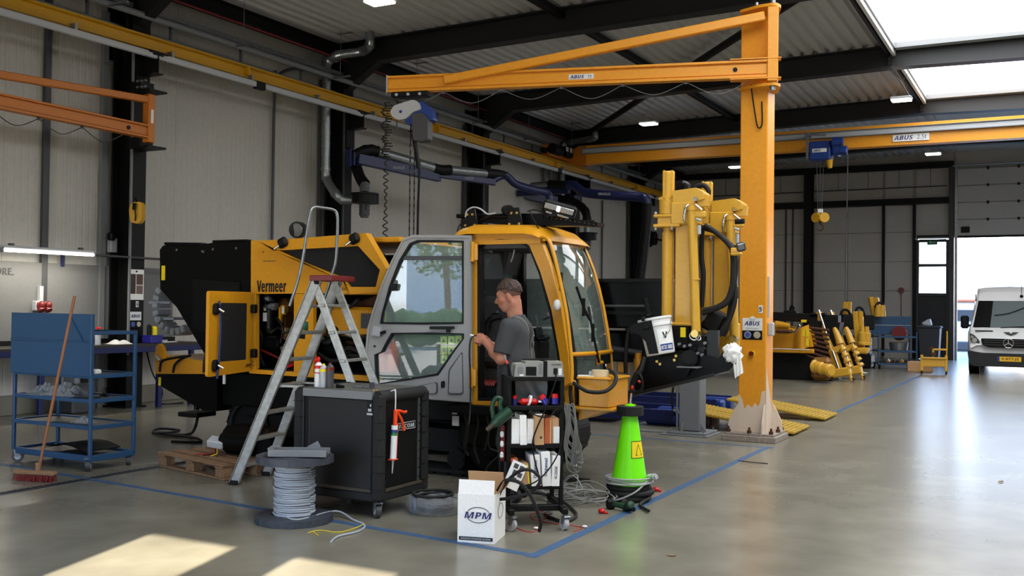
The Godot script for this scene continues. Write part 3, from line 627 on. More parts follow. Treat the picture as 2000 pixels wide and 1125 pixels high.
	# hose reel and grey bag near the far end of the left wall
	var hr := wthing("hose_reel", "black hose reel fixed to the left wall behind the yellow mast", "hose reel", V(-12.7, 3.961, -33.748))
	P(hr, "drum", mb().cyl(V(-12.8, 4.052, -34.012) + V(0.1, 0, 0), V(-12.8, 4.052, -34.012) + V(0.28, 0, 0), 0.24, -1, 20).cyl(V(-12.8, 4.052, -34.012) + V(-0.05, 0, 0), V(-12.8, 4.052, -34.012) + V(0.1, 0, 0), 0.3, -1, 20), M.black)
	P(hr, "arm", mb().bar(V(-12.8, 4.052, -34.012) + V(0.2, 0, 0), V(-12.8, 4.052, -34.012) + V(0.55, -0.08, 0.1), 0.06, 0.06), M.black)

func duct(_k: int, label: String, path: Array, r: float):
	var t := wthing("spiral_duct", label, "duct", path[-1])
	var s := spl(path, 5)
	P(t, "duct", mb().tube(s, r, 14), M.galv)
	var cl := mb()
	for i in range(1, path.size() - 1):
		var d: Vector3 = (path[i + 1] - path[i - 1]).normalized()
		cl.cyl(path[i] - d * 0.03, path[i] + d * 0.03, r + 0.012, -1, 14)
	for k in 9:
		var q: Vector3 = path[5].lerp(path[6], (k + 0.5) / 9.0)
		cl.cyl(q - V(0, 0.006, 0), q + V(0, 0.006, 0), r + 0.004, -1, 14)
	P(t, "collar", cl, M.galv)

func fan(label: String, c: Vector3, hose: Array, s: float):
	var t := wthing("extraction_fan", label, "fan", c)
	P(t, "housing", mb().cyl(c + V(0, -0.09, 0), c + V(0, 0.09, 0), 0.24 * s, -1, 24).box(c + V(-0.1, 0, -0.2), V(0.36, 0.16, 0.3)), M.black)
	P(t, "rim", mb().cyl(c + V(0, 0.07, 0), c + V(0, 0.1, 0), 0.27 * s, -1, 24), M.black)
	P(t, "motor", mb().cyl(c + V(0, -0.09, 0), c + V(0, -0.32, 0), 0.10, -1, 16).box(c + V(0.08, -0.18, 0.02), V(0.06, 0.1, 0.1), 0.01).cyl(c + V(0, -0.32, 0), c + V(0, -0.36, 0), 0.08, -1, 16), M.dgrey)
	P(t, "mount", mb().box(c + V(-0.3, -0.02, -0.14), V(0.44, 0.06, 0.12)), M.black)
	P(t, "sleeve", mb().tube([c + V(0, 0.1, 0), hose[1]], 0.095, 14), M.galv, "shiny duct sleeve")
	P(t, "hose", mb().tube(spl(hose.slice(1), 6), 0.12, 12, false, func(f): return 0.115 + 0.008 * sin(f * 110.0)), M.black)

func track(t: Node3D, x0: float, x1: float, z: float, w: float, h: float):
	var r := h / 2.0
	var path := []
	var nseg := int((x1 - x0 - h) / 0.16)
	for k in nseg + 1: path.append([U(lerpf(x0 + r, x1 - r, k / float(nseg)), 0.0), 0.0])
	for k in range(1, 8): path.append([U(x1 - r + sin(PI * k / 8.0) * r, r - cos(PI * k / 8.0) * r), PI * k / 8.0])
	for k in nseg + 1: path.append([U(lerpf(x1 - r, x0 + r, k / float(nseg)), h), PI])
	for k in range(1, 8): path.append([U(x0 + r - sin(PI * k / 8.0) * r, r + cos(PI * k / 8.0) * r), PI + PI * k / 8.0])
	var belt := mb()
	var out := PackedVector2Array()
	var inn := PackedVector2Array()
	for e in path:
		var p: Vector2 = e[0]
		var cx := clampf(p.x, x0 + r, x1 - r)
		var d := (p - U(cx, r)).normalized()
		out.append(p - d * 0.025)
		inn.append(p - d * 0.055)
	belt.xf = Transform3D(Basis.IDENTITY, V(0, 0, z))
	belt.ring(out, inn, w)
	var tk := P(t, "track", belt, M.rubber)
	var pad := mb().box(V(0, 0.015, 0), V(0.125, 0.03, w + 0.01), 0.006).box(V(-0.03, 0.004, 0), V(0.02, 0.03, w)).mesh()
	for e in path:
		PM(tk, "track_pad", pad, M.black, Transform3D(Basis(V(0, 0, 1), e[1]), V(e[0].x, e[0].y, z)))
	for x in [x0 + r, x1 - r]:
		P(t, "drive_wheel", mb().cyl(V(x, r, z - w * 0.4), V(x, r, z + w * 0.4), r - 0.07, -1, 20).cyl(V(x, r, z + w * 0.4), V(x, r, z + w * 0.46), 0.12, 0.1, 14), M.black)
	for k in 4:
		var x: float = lerpf(x0 + r * 2.2, x1 - r * 2.2, k / 3.0)
		P(t, "roller", mb().cyl(V(x, 0.15, z - w * 0.38), V(x, 0.15, z + w * 0.38), 0.1, -1, 16), M.black)
	P(t, "track_frame", mb().box(V((x0 + x1) / 2, r + 0.02, z), V(x1 - x0 - h, h * 0.42, w * 0.6), 0.02), M.black)

func drill_rig():
	var zn := -8.07
	var t := wthing("drilling_rig", "yellow and black tracked drilling machine with cab, grey cab door standing open", "drilling machine", V(-6.2, 0, -9.0))
	var hb := func(poly: Array, depth: float, z: float) -> MB: return mb().prism(PackedVector2Array(poly), depth, z - depth / 2)
	# rear hood
	var hd := P(t, "rear_hood", hb.call([U(-8.739, 2.176), U(-8.693, 2.22), U(-8.6, 2.236), U(-8.068, 2.226), U(-7.885, 2.25), U(-7.561, 2.254), U(-7.427, 2.252), U(-7.39, 0.879), U(-7.889, 0.858), U(-8.041, 1.048), U(-8.467, 1.547), U(-8.72, 1.741)], 1.75, zn), M.blackg, "black rear hood")
	for c in [V(-8.475, 2.172, -8.07), V(-8.096, 2.15, -8.07), V(-7.942, 2.169, -8.07), V(-7.616, 2.175, -8.07), V(-8.093, 1.683, -8.07), V(-8.091, 1.595, -8.07), V(-7.658, 1.798, -8.07), V(-7.615, 1.798, -8.07), V(-7.649, 1.739, -8.07), V(-8.093, 1.381, -8.07), V(-8.081, 2.144, -8.07)]:
		P(hd, "bolt", mb().cyl(c, c + V(0, 0, 0.012), 0.013, -1, 8), M.galv)
	P(hd, "side_panel", hb.call([U(-8.224, 1.853), U(-7.551, 1.814), U(-7.545, 1.557), U(-7.972, 1.252), U(-8.211, 1.329)], 0.02, zn + 0.018), M.black)
	P(hd, "hood_lip", mb().bar(V(-8.664, 2.244, -8.1), V(-8.098, 2.228, -8.1), 0.1, 0.03, 0.01).bar(V(-7.951, 2.253, -8.1), V(-7.461, 2.254, -8.1), 0.1, 0.025, 0.01), M.black)
	P(hd, "warning_sticker", mb().box(V(-8.673, 1.921, -8.065), V(0.05, 0.16, 0.006)), M.label)
	# cable carrier behind the hood
	for k in 13:
		var a := deg_to_rad(95 + k * 17)
		var c := V(-8.862, 1.562, -8.5) + V(cos(a), sin(a), 0) * 0.30
		P(t, "carrier_link", mb().box(c, V(0.085, 0.06, 0.22), 0.01, Basis(V(0, 0, 1), a)), M.lgrey)
	P(t, "carrier_tray", mb().box(V(-9.148, 1.596, -8.6), V(0.34, 0.03, 0.3)).box(V(-9.061, 1.412, -8.6), V(0.3, 0.03, 0.3)), M.lgrey)
	# rear bumper, lug and hopper
	var bu := P(t, "rear_bumper", hb.call([U(-8.755, 0.946), U(-8.632, 1.018), U(-8.454, 1.007), U(-8.009, 0.973), U(-8.006, 0.842), U(-8.752, 0.811)], 1.6, zn + 0.02), M.yellow)
	P(bu, "towing_lug", hb.call([U(-8.732, 0.947), U(-8.72, 1.111), U(-8.674, 1.146), U(-8.626, 1.113), U(-8.584, 0.986)], 0.05, zn + 0.05), M.yellow)
	P(bu, "shackle_pin", mb().cyl(V(-8.681, 1.008, -8), V(-8.61, 0.966, -8), 0.025), M.chrome)
	for p in [[V(-8.619, 0.843, -7.99), V(-8.591, 0.955, -7.99), V(-8.446, 0.994, -7.99), V(-8.242, 1.023, -7.99)], [V(-8.419, 0.84, -7.99), V(-8.391, 0.93, -7.99), V(-8.287, 0.999, -7.99), V(-8.168, 1.036, -7.99)], [V(-7.971, 0.859, -7.99), V(-7.96, 1.011, -7.99), V(-7.876, 1.175, -7.99)]]:
		P(bu, "hose", mb().tube(spl(p, 5), 0.014, 7), M.black)
	P(t, "hopper", hb.call([U(-8.736, 0.823), U(-7.86, 0.859), U(-7.851, 0.454), U(-8.041, 0.443), U(-8.702, 0.684)], 1.6, zn), M.blackg)
	P(t, "hopper_sticker", mb().box(V(-8.692, 0.73, -8.06), V(0.03, 0.09, 0.01)), M.label)
	P(t, "stabiliser_foot", mb().box(V(-8.268, 0.39, -8.2), V(0.28, 0.05, 0.3), 0.01).cyl(V(-8.277, 0.434, -8.2), V(-8.279, 0.546, -8.2), 0.03), M.black)
	P(t, "white_sticker", mb().box(V(-7.748, 0.8, -8.06), V(0.035, 0.11, 0.01)), M.white)
	# chassis
	P(t, "chassis", mb().box(V(-6.1, 0.69, -8.95), V(3.7, 0.36, 1.6), 0.02).box(V(-6.0, 0.45, -9.0), V(2.6, 0.4, 0.9)), M.blackg)
	track(t, -7.85, -4.35, -8.42, 0.4, 0.6)
	track(t, -7.85, -4.35, -9.7, 0.4, 0.6)
	# engine cover panels
	var sp := P(t, "engine_cover", hb.call([U(-7.42, 2.252), U(-7.371, 2.256), U(-7.204, 2.242), U(-6.092, 1.824), U(-6.028, 1.714), U(-7.338, 1.697), U(-7.408, 1.697)], 0.05, zn), M.yellow)
	PM(sp, "lettering", words("Vermeer", 0.385, 0.118, 0.0, 800, "Droid Sans", 0.006), M.ink, put(V(-7.129, 1.777, -8.066)))
	P(sp, "cover_bolt", mb().box(V(-7.246, 2.131, -8.066), V(0.015, 0.01, 0.006)).box(V(-7.162, 2.035, -8.066), V(0.16, 0.006, 0.004)), M.dgrey)
	P(t, "cover_top", mb().box(V(-6.5, 2.23, -9.0), V(1.86, 0.05, 1.8), 0.01), M.yellow)
	P(t, "cover_post", hb.call([U(-7.415, 1.697), U(-7.338, 1.697), U(-7.32, 0.882), U(-7.404, 0.873)], 0.05, zn), M.yellow)
	P(t, "cover_post", hb.call([U(-6.834, 1.7), U(-6.585, 1.701), U(-6.569, 0.892), U(-6.818, 0.892)], 0.05, zn), M.yellow)
	P(t, "sill_rail", hb.call([U(-7.404, 0.915), U(-5.758, 0.912), U(-5.757, 0.858), U(-7.404, 0.873)], 0.08, zn + 0.01), M.yellow)
	P(t, "green_sticker", hb.call([U(-6.796, 1.441), U(-6.644, 1.423), U(-6.642, 1.33), U(-6.794, 1.348)], 0.008, zn + 0.006), mt(Color(0.05, 0.25, 0.18), 0.4))
	P(t, "black_sticker", hb.call([U(-6.793, 1.317), U(-6.681, 1.309), U(-6.68, 1.247), U(-6.792, 1.255)], 0.008, zn + 0.006), M.black)
	P(t, "round_lamp", mb().cyl(V(-7.17, 2.392, -8.55), V(-7.128, 2.384, -8.45), 0.085, 0.09, 20), M.black)
	P(t, "lamp_reflector", mb().cyl(V(-7.128, 2.384, -8.45), V(-7.127, 2.383, -8.44), 0.07, -1, 18), M.galv)
	P(t, "lamp_stem", mb().cyl(V(-7.196, 2.308, -8.6), V(-7.17, 2.392, -8.55), 0.02), M.black)
	# raised side flap, foam side out
	var fo := PackedVector2Array([U(-7.204, 2.237), U(-6.674, 2.252), U(-5.854, 2.285), U(-5.608, 1.946), U(-5.682, 1.715), U(-6.027, 1.699), U(-6.091, 1.819)])
	var fi := PackedVector2Array([U(-6.991, 2.133), U(-6.541, 2.147), U(-5.937, 2.162), U(-5.68, 1.932), U(-5.725, 1.769), U(-6.041, 1.769), U(-6.142, 1.864)])
	var fl := mb()
	fl.ring(fo, fi, 0.09, zn + 0.09)
	var fp := P(t, "side_flap", fl, M.yellow)
	P(fp, "foam_lining", mb().prism(fi, 0.03, zn + 0.075), M.foam)
	for q in [V(-6.854, 2.21, -7.91), V(-5.966, 2.232, -7.91)]:
		P(fp, "latch", mb().box(q, V(0.11, 0.1, 0.06), 0.02, Basis(V(0, 0, 1), 0.4)), M.black)
		P(fp, "latch_key", mb().cyl(q + V(-0.03, -0.03, 0.02), q + V(-0.06, -0.07, 0.06), 0.012), M.chrome)
	P(fp, "gas_strut", mb().cyl(V(-6.812, 1.796, -8.2), V(-6.683, 1.359, -8.15), 0.012), M.black)
	P(fp, "bottom_rim", mb().bar(V(-6.283, 1.716, -7.98), V(-5.648, 1.719, -7.98), 0.05, 0.045, 0.01), M.yellow)
	# engine bay
	P(t, "engine_bay", mb().box(V(-6.5, 1.5, -9.3), V(1.8, 1.3, 0.05)).box(V(-6.3, 0.9, -8.7), V(2.1, 0.05, 1.2)).box(V(-5.55, 1.5, -8.75), V(0.04, 1.3, 1.2)), M.black)
	var ez := -8.4
	P(t, "engine_block", mb().box(V(-7.611, 1.22, -8.75), V(0.45, 0.9, 0.4), 0.05).box(V(-7.466, 1.561, -8.6), V(0.3, 0.2, 0.2), 0.05).box(V(-7.714, 1.107, -8.62), V(0.12, 0.34, 0.16), 0.04).cyl(V(-7.29, 1.343, -8.5), V(-7.284, 1.069, -8.5), 0.05), mt(Color(0.55, 0.36, 0.07), 0.45, 0.0, M.n1, 3.0))
	for g in [[V(-7.35, 1.447, -8.3), 0.065, 0.36], [V(-7.464, 1.494, -8.3), 0.05, 0.2]]:
		var c: Vector3 = g[0]
		var e := [0, 0, g[1], g[2]]
		var f := P(t, "fuel_filter", mb().lathe([U(0, 0.5), U(0.6, 0.48), U(0.75, 0.42), U(0.75, 0.3), U(1, 0.28), U(1, -0.3), U(0.8, -0.42), U(0.3, -0.5), U(0, -0.5)].map(func(q): return U(q.x * e[2], q.y * e[3])), 18, Basis.IDENTITY, c), M.blackg)
		P(f, "filter_label", mb().box(c + V(-0.01, 0.01, e[2]), V(0.05, 0.09, 0.008)).box(c + V(-0.01, 0.09 * e[3] / 0.36, e[2]), V(0.03, 0.03, 0.008)), M.white)
	P(t, "filter_head", mb().box(V(-7.345, 1.555, -8.3), V(0.16, 0.05, 0.1), 0.02).cyl(V(-7.384, 1.576, -8.28), V(-7.244, 1.577, -8.28), 0.03), M.grey)
	P(t, "intake_pipe", mb().tube(spl([V(-7.488, 1.64, -8.3), V(-7.404, 1.657, -8.3), V(-7.376, 1.604, -8.35)], 6), 0.045, 12), M.galv)
	P(t, "sight_glass", mb().cyl(V(-7.491, 1.406, -8.3), V(-7.454, 1.407, -8.26), 0.035, -1, 18), M.brass)
	P(t, "relay_plate", mb().box(V(-7.206, 1.535, -8.35), V(0.06, 0.1, 0.05), 0.01).box(V(-7.23, 1.481, -8.33), V(0.03, 0.16, 0.03)), M.yellow)
	P(t, "relay_label", mb().box(V(-7.187, 1.53, -8.32), V(0.03, 0.07, 0.006)), M.white)
	P(t, "starter_motor", mb().cyl(V(-7.466, 1.166, -8.35), V(-7.218, 1.175, -8.3), 0.085, -1, 18).cyl(V(-7.218, 1.175, -8.3), V(-7.17, 1.176, -8.3), 0.06), M.black)
	P(t, "pump", mb().cyl(V(-7.14, 1.091, -8.3), V(-7.1, 1.157, -8.3), 0.05).cyl(V(-7.152, 1.134, -8.28), V(-7.097, 1.084, -8.25), 0.03), M.galv)
	var hoses := [[M.dred, [V(-7.448, 1.127, -8.22), V(-7.32, 1.088, -8.22), V(-7.146, 1.03, -8.22), V(-7.042, 0.97, -8.22), V(-6.947, 1.005, -8.22)]], [M.black, [V(-7.438, 1.343, -8.22), V(-7.379, 1.237, -8.22), V(-7.404, 1.075, -8.22), V(-7.345, 0.943, -8.22)]], [M.black, [V(-7.255, 1.293, -8.22), V(-7.152, 1.349, -8.22), V(-7.076, 1.297, -8.22), V(-6.968, 1.353, -8.22)]], [M.green, [V(-7.099, 1.085, -8.22), V(-7.031, 1.097, -8.22), V(-6.95, 1.142, -8.22)]], [M.red, [V(-7.145, 0.987, -8.22), V(-7.068, 0.937, -8.22), V(-6.947, 0.974, -8.22)]], [M.black, [V(-7.189, 1.455, -8.22), V(-7.104, 1.35, -8.22), V(-7.128, 1.19, -8.22)]]]
	for e in hoses:
		P(t, "engine_hose", mb().tube(spl(e[1], 5), 0.014, 7), e[0])
	for q in [V(-7.326, 1.543, -8.03), V(-7.316, 1.084, -8.03)]: P(t, "hinge_block", mb().box(q, V(0.06, 0.09, 0.06), 0.01), M.black)
	# second bay behind the ladder
	P(t, "valve_cover", mb().box(V(-6.409, 1.424, -8.5), V(0.66, 0.3, 0.3), 0.03), M.yellow)
	P(t, "gauge_plate", mb().box(V(-6.109, 1.436, -8.33), V(0.14, 0.15, 0.02)), M.dgrey)
	P(t, "exhaust_pipe", mb().tube(spl([V(-6.421, 1.572, -8.6), V(-6.205, 1.616, -8.5), V(-6.007, 1.658, -8.4)], 5), 0.05, 12), M.rust)
	P(t, "hydraulic_pump", mb().cyl(V(-6.655, 1.145, -8.4), V(-6.263, 1.105, -8.4), 0.12, -1, 18).box(V(-6.559, 1.306, -8.4), V(0.16, 0.14, 0.16), 0.03), M.blackg)
	P(t, "chrome_fitting", mb().cyl(V(-6.643, 1.249, -8.25), V(-6.564, 1.253, -8.2), 0.02).cyl(V(-6.441, 1.234, -8.25), V(-6.344, 1.222, -8.2), 0.018).cyl(V(-6.328, 1.088, -8.25), V(-6.264, 1.061, -8.2), 0.02), M.chrome)
	for p in [[V(-6.727, 1.252, -8.28), V(-6.561, 1.204, -8.28), V(-6.401, 1.312, -8.28), V(-6.176, 1.266, -8.28), V(-5.94, 1.322, -8.28)], [V(-6.691, 1.096, -8.28), V(-6.493, 1.024, -8.28), V(-6.236, 1.085, -8.28), V(-5.953, 1.044, -8.28)], [V(-6.504, 1.622, -8.28), V(-6.309, 1.572, -8.28), V(-6.183, 1.65, -8.28)], [V(-6.428, 1.052, -8.28), V(-6.302, 1.16, -8.28), V(-6.111, 1.114, -8.28), V(-5.937, 1.171, -8.28)]]:
		P(t, "hydraulic_hose", mb().tube(spl(p, 5), 0.022, 8), M.rubber)
	# service door standing open towards the viewer
	var o := V(-7.37, 0.0, -8.02)
	var e1 := V(-7.26, 1.358, -7.314)
	var ex := V(o.x - e1.x, 0, o.z - e1.z)
	var dw := ex.length()
	ex = ex.normalized()
	var ds := Transform3D(Basis(ex, Vector3.UP, ex.cross(Vector3.UP)), o)
	var dr := mb()
	dr.xf = ds
	dr.ring(rounded([U(0, 0.90), U(0, 1.715), U(-dw, 1.715), U(-dw, 0.88)], 0.03), rounded([U(-0.08, 1.02), U(-0.08, 1.60), U(-dw * 0.74, 1.60), U(-dw * 0.74, 1.02)], 0.015), 0.035)
	var sd := P(t, "service_door", dr, M.yellow, "open yellow service door")
	var df := mb()
	df.xf = ds
	df.box(V(-dw * 0.37 - 0.04, 1.31, 0.0), V(dw * 0.66, 0.58, 0.03))
	P(sd, "foam_lining", df, M.foam)
	for y in [1.54, 0.99]:
		var lt := mb()
		lt.xf = ds
		lt.box(V(-dw * 0.87, y, 0.03), V(0.09, 0.11, 0.05), 0.02)
		P(sd, "latch", lt, M.black)
		var lk := mb()
		lk.xf = ds
		lk.cyl(V(-dw * 0.85, y, 0.05), V(-dw * 0.81, y - 0.03, 0.09), 0.014)
		P(sd, "latch_pin", lk, M.chrome)
	var bs := mb()
	bs.xf = ds
	bs.tube(spl([V(-dw * 0.82, 1.62, 0.04), V(-dw * 0.80, 1.4, 0.05), V(-dw * 0.82, 1.1, 0.05), V(-dw * 0.84, 0.86, 0.04)], 4), 0.012, 6)
	P(sd, "blue_strap", bs, mt(Color(0.12, 0.18, 0.38), 0.7))
	var st := mb()
	st.xf = ds
	st.cyl(V(-0.1, 0.965, 0.03), V(0.26, 0.985, 0.02), 0.008)
	P(sd, "door_stay", st, M.chrome)
	cab(t)
	# orange canisters seen through the lower pane of the cab door
	for e in [V(-6.065, 0.911, -8.5), V(-5.902, 0.918, -8.5)]:
		P(t, "orange_canister", mb().lathe([U(0, 0.0), U(0.07, 0.0), U(0.075, 0.02), U(0.075, 0.24), U(0.05, 0.29), U(0.02, 0.3), U(0.02, 0.33), U(0, 0.33)], 18, Basis.IDENTITY, e), M.orng)
	P(t, "cab_platform", mb().box(V(-4.3, 0.66, -8.55), V(1.3, 0.08, 1.1), 0.01), M.black)
	# front step with yellow toolbox
	P(t, "step_bracket", mb().prism(PackedVector2Array([U(-3.715, 0.69), U(-3.638, 0.752), U(-3.344, 0.738), U(-3.651, 0.624), U(-3.714, 0.629)]), 0.4, -8.25), M.yellow)
	var tb := P(t, "toolbox", mb().box(V(-3.49, 0.87, -8.22), V(0.28, 0.24, 0.44), 0.008), M.yellow)
	P(tb, "lid", mb().box(V(-3.49, 0.995, -8.22), V(0.31, 0.02, 0.47), 0.006), M.yellow)
	P(tb, "shelf", mb().box(V(-3.5, 0.735, -8.25), V(0.40, 0.025, 0.52), 0.004), M.yellow)
	P(t, "grease_hose", mb().tube(spl([V(-3.417, 1.064, -8.166), V(-3.297, 1.02, -8.026), V(-3.289, 0.951, -7.953), V(-3.338, 0.899, -7.871), V(-3.45, 0.897, -7.811), V(-3.546, 0.935, -7.815), V(-3.634, 0.957, -7.881), V(-3.67, 0.879, -7.92), V(-3.662, 0.77, -7.927), V(-3.691, 0.633, -7.971), V(-3.743, 0.561, -8.001)], 6), 0.017, 8), M.rubber)
	P(t, "step_peg", mb().cyl(V(-3.773, 0.897, -8.035), V(-3.61, 0.963, -7.86), 0.022), M.yellow)
	for e in [[V(-4.93, 0.633, -8.1), 0.05, 0.075], [V(-4.918, 0.534, -8.1), 0.07, 0.09]]:
		P(t, "white_sticker", mb().box(e[0], V(e[1], e[2], 0.01)), M.white)
	P(t, "underframe", mb().box(V(-4.6, 0.5, -8.4), V(0.7, 0.4, 0.4), 0.02), M.black)
	for p in [[V(-4.807, 0.649, -8.05), V(-4.767, 0.511, -8.05), V(-4.796, 0.322, -8.05), V(-4.746, 0.233, -8.05)], [V(-4.672, 0.68, -8.05), V(-4.648, 0.519, -8.05), V(-4.688, 0.33, -8.05), V(-4.637, 0.172, -8.05)], [V(-4.575, 0.663, -8.05), V(-4.535, 0.48, -8.05), V(-4.58, 0.292, -8.05)]]:
		P(t, "hydraulic_hose", mb().tube(spl(p, 5), 0.012, 7), M.rubber)

func cab(t: Node3D):
	var zn := -8.07
	var zf := -9.02
	var o := PackedVector2Array([U(-4.738, 0.698), U(-4.748, 1.4), U(-4.759, 2.152), U(-4.755, 2.246), U(-4.652, 2.272), U(-4.413, 2.28), U(-4.148, 2.255), U(-4.05, 2.198), U(-3.946, 1.957), U(-3.842, 1.598), U(-3.768, 1.197), U(-3.723, 0.711), U(-4.158, 0.672)])
	var q := PackedVector2Array([U(-4.668, 0.735), U(-4.683, 1.401), U(-4.693, 2.08), U(-4.683, 2.16), U(-4.63, 2.191), U(-4.465, 2.207), U(-4.25, 2.198), U(-4.156, 2.141), U(-4.046, 1.912), U(-3.931, 1.574), U(-3.852, 1.195), U(-3.788, 0.778), U(-4.159, 0.758)])
	var c := P(t, "cab", mb().ring(o, q, 0.09, zn - 0.045), M.yellow, "yellow cab with dark glass")
	var q2 := PackedVector2Array()
	var cen := U(-4.3, 1.45)
	for p in q: q2.append(p + (cen - p).normalized() * 0.028)
	P(c, "door_seal", mb().ring(q, q2, 0.1, zn - 0.05), M.black, "black rubber door seal")
	# far side and rear
	P(c, "far_frame", mb().ring(o, q, 0.06, zf), M.black)
	P(c, "far_window", mb().prism(q2, 0.008, zf), M.glass)
	var rear := mb()
	rear.box(V(-4.76, 1.5, zn - 0.06), V(0.1, 1.5, 0.1), 0.03).box(V(-4.77, 0.95, -8.55), V(0.06, 0.46, 0.9))
	P(c, "rear_pillar", rear, M.yellow)
	P(c, "rear_window", mb().box(V(-4.76, 1.7, -8.55), V(0.012, 1.0, 0.8)), M.dglass)
	# roof: rounded shell
	var rs := func(u: float, v: float) -> Vector3:
		var prof := [U(-4.98, 2.16), U(-4.97, 2.26), U(-4.90, 2.335), U(-4.78, 2.365), U(-4.2, 2.345), U(-4.10, 2.31), U(-4.03, 2.245), U(-4.0, 2.19)]
		var f := u * 7.0
		var i := mini(int(f), 6)
		var p: Vector2 = prof[i].lerp(prof[i + 1], f - i)
		var e := 1.0 - pow(absf(v * 2.0 - 1.0), 6.0)
		return V(p.x, lerpf(2.17, p.y, 0.45 + 0.55 * e), lerpf(zn + 0.05, zf - 0.04, v))
	P(c, "roof", mb().sheet(rs, 28, 20).box(V(-4.5, 2.18, -8.545), V(0.92, 0.04, 0.98)), M.yellow)
	# curved windscreen between the front pillars
	var fr := [U(-4.07, 2.199), U(-4.003, 2.071), U(-3.951, 1.948), U(-3.894, 1.777), U(-3.847, 1.598), U(-3.805, 1.397), U(-3.773, 1.197)]
	var ws := func(u: float, v: float) -> Vector3:
		var f := u * 6.0
		var i := mini(int(f), 5)
		var p: Vector2 = fr[i].lerp(fr[i + 1], f - i)
		return V(p.x + 0.05 * sin(PI * v), p.y, lerpf(zn - 0.08, zf, v))
	P(c, "windscreen", mb().sheet(ws, 12, 8), M.glass)
	P(c, "lower_window", mb().sheet(func(u, v): return V(lerpf(-3.755, -3.72, u) + 0.05 * sin(PI * v), lerpf(1.17, 0.74, u), lerpf(zn - 0.08, zf, v)), 2, 8), M.dglass)
	var bar := []
	for k in 9: bar.append(V(-3.755 + 0.055 * sin(PI * k / 8.0), 1.185, lerpf(zn - 0.02, zf, k / 8.0)))
	P(c, "cross_bar", mb().tube(bar, 0.02, 8), M.yellow)
	P(c, "wiper_bracket", mb().box(V(-3.7, 1.135, -8.575), V(0.03, 0.12, 0.06), 0.01).box(V(-3.7, 1.096, -8.623), V(0.03, 0.03, 0.12), 0.01), M.yellow)
	var fp := []
	for p in fr: fp.append(V(p.x + 0.005, p.y, zf))
	fp.append(V(-3.72, 0.72, zf))
	P(c, "far_pillar", mb().tube(fp, 0.018, 8), M.yellow)
	var sl := []
	for p in fr: sl.append(V(p.x + 0.012, p.y, zn - 0.1))
	sl.append(V(-3.72, 0.74, zn - 0.1))
	P(c, "screen_seal", mb().tube(sl, 0.022, 6), M.black)
	P(c, "grab_rail", mb().tube(spl([V(-4.025, 2.209, -8.04), V(-3.945, 2.195, -7.99), V(-3.889, 2.113, -7.98), V(-3.812, 1.841, -7.98), V(-3.745, 1.554, -7.98), V(-3.708, 1.29, -7.98), V(-3.686, 1.071, -7.98), V(-3.694, 0.948, -7.98), V(-3.775, 0.905, -8.04)], 5), 0.017, 10), M.yellow)
	for e in [[V(-3.95, 2.051, -8.148), V(-3.84, 1.822, -8.07), V(-3.72, 1.488, -7.991)], [V(-3.76, 1.601, -8.491), V(-3.7, 1.371, -8.453), V(-3.68, 1.1, -8.553)], [V(-3.8, 1.782, -8.306), V(-3.76, 1.6, -8.378), V(-3.73, 1.485, -8.449)]]:
		P(c, "wiper", mb().tube(spl(e, 4), 0.012, 6).box(e[1], V(0.02, 0.16, 0.03)), M.black)
	P(c, "mirror_knob", mb().ball(V(-3.839, 1.615, -7.99), V(0.035, 0.05, 0.03)), M.white)
	# interior
	P(c, "cab_floor", mb().box(V(-4.25, 0.73, -8.55), V(0.98, 0.05, 0.9)).box(V(-4.6, 1.05, -8.75), V(0.2, 0.6, 0.5), 0.03), M.black)
	P(c, "rear_trim", mb().prism(PackedVector2Array([U(-4.884, 2.146), U(-4.695, 2.143), U(-4.858, 1.489), U(-5.061, 1.486)]), 0.3, -8.85), M.dgrey, "grey interior trim")
	P(c, "headliner", mb().box(V(-4.4, 2.15, -8.55), V(0.62, 0.05, 0.86)), M.dgrey)
	var st := mb().box(V(-4.763, 1.394, -8.5), V(0.18, 0.6, 0.48), 0.06).box(V(-4.631, 1.106, -8.5), V(0.48, 0.14, 0.48), 0.05).box(V(-4.628, 0.912, -8.5), V(0.3, 0.26, 0.36), 0.03)
	P(c, "seat", st, mt(Color(0.11, 0.11, 0.115), 0.85))
	var wh := mb()
	wh.xf = Transform3D(Basis.from_euler(V(0.25, 0.4, 1.2)), V(-4.837, 1.598, -8.35))
	wh.tube(loop(Vector3.ZERO, 0.15, 1.0), 0.017, 8, true).cyl(V(-0.15, 0, 0), V(0.15, 0, 0), 0.015).cyl(V(0, 0, 0), V(0, -0.2, 0), 0.03)
	P(c, "steering_wheel", wh, M.dgrey)
	P(c, "armrest", mb().tube(spl([V(-4.688, 1.351, -8.25), V(-4.662, 1.457, -8.25), V(-4.592, 1.496, -8.25)], 5), 0.03, 10).box(V(-4.581, 1.505, -8.25), V(0.11, 0.07, 0.06), 0.02), M.black)
	P(c, "console", mb().box(V(-4.383, 1.159, -8.6), V(0.24, 0.3, 0.3), 0.04).box(V(-4.217, 1.31, -8.5), V(0.1, 0.06, 0.1), 0.02).cyl(V(-4.282, 1.404, -8.5), V(-4.259, 1.309, -8.5), 0.04), M.black)
	P(c, "lever", mb().cyl(V(-4.305, 1.523, -8.5), V(-4.271, 1.357, -8.5), 0.012).box(V(-4.173, 1.511, -8.45), V(0.08, 0.05, 0.05), 0.01, Basis(V(0, 0, 1), 0.5)), M.dgrey)
	P(c, "valve_bank", mb().box(V(-5.294, 1.964, -9.3), V(0.2, 0.5, 0.2), 0.05).cyl(V(-5.259, 1.8, -9.2), V(-5.189, 2.013, -9.2), 0.05).cyl(V(-5.263, 2.12, -9.2), V(-5.191, 2.172, -9.2), 0.04), M.dgrey)
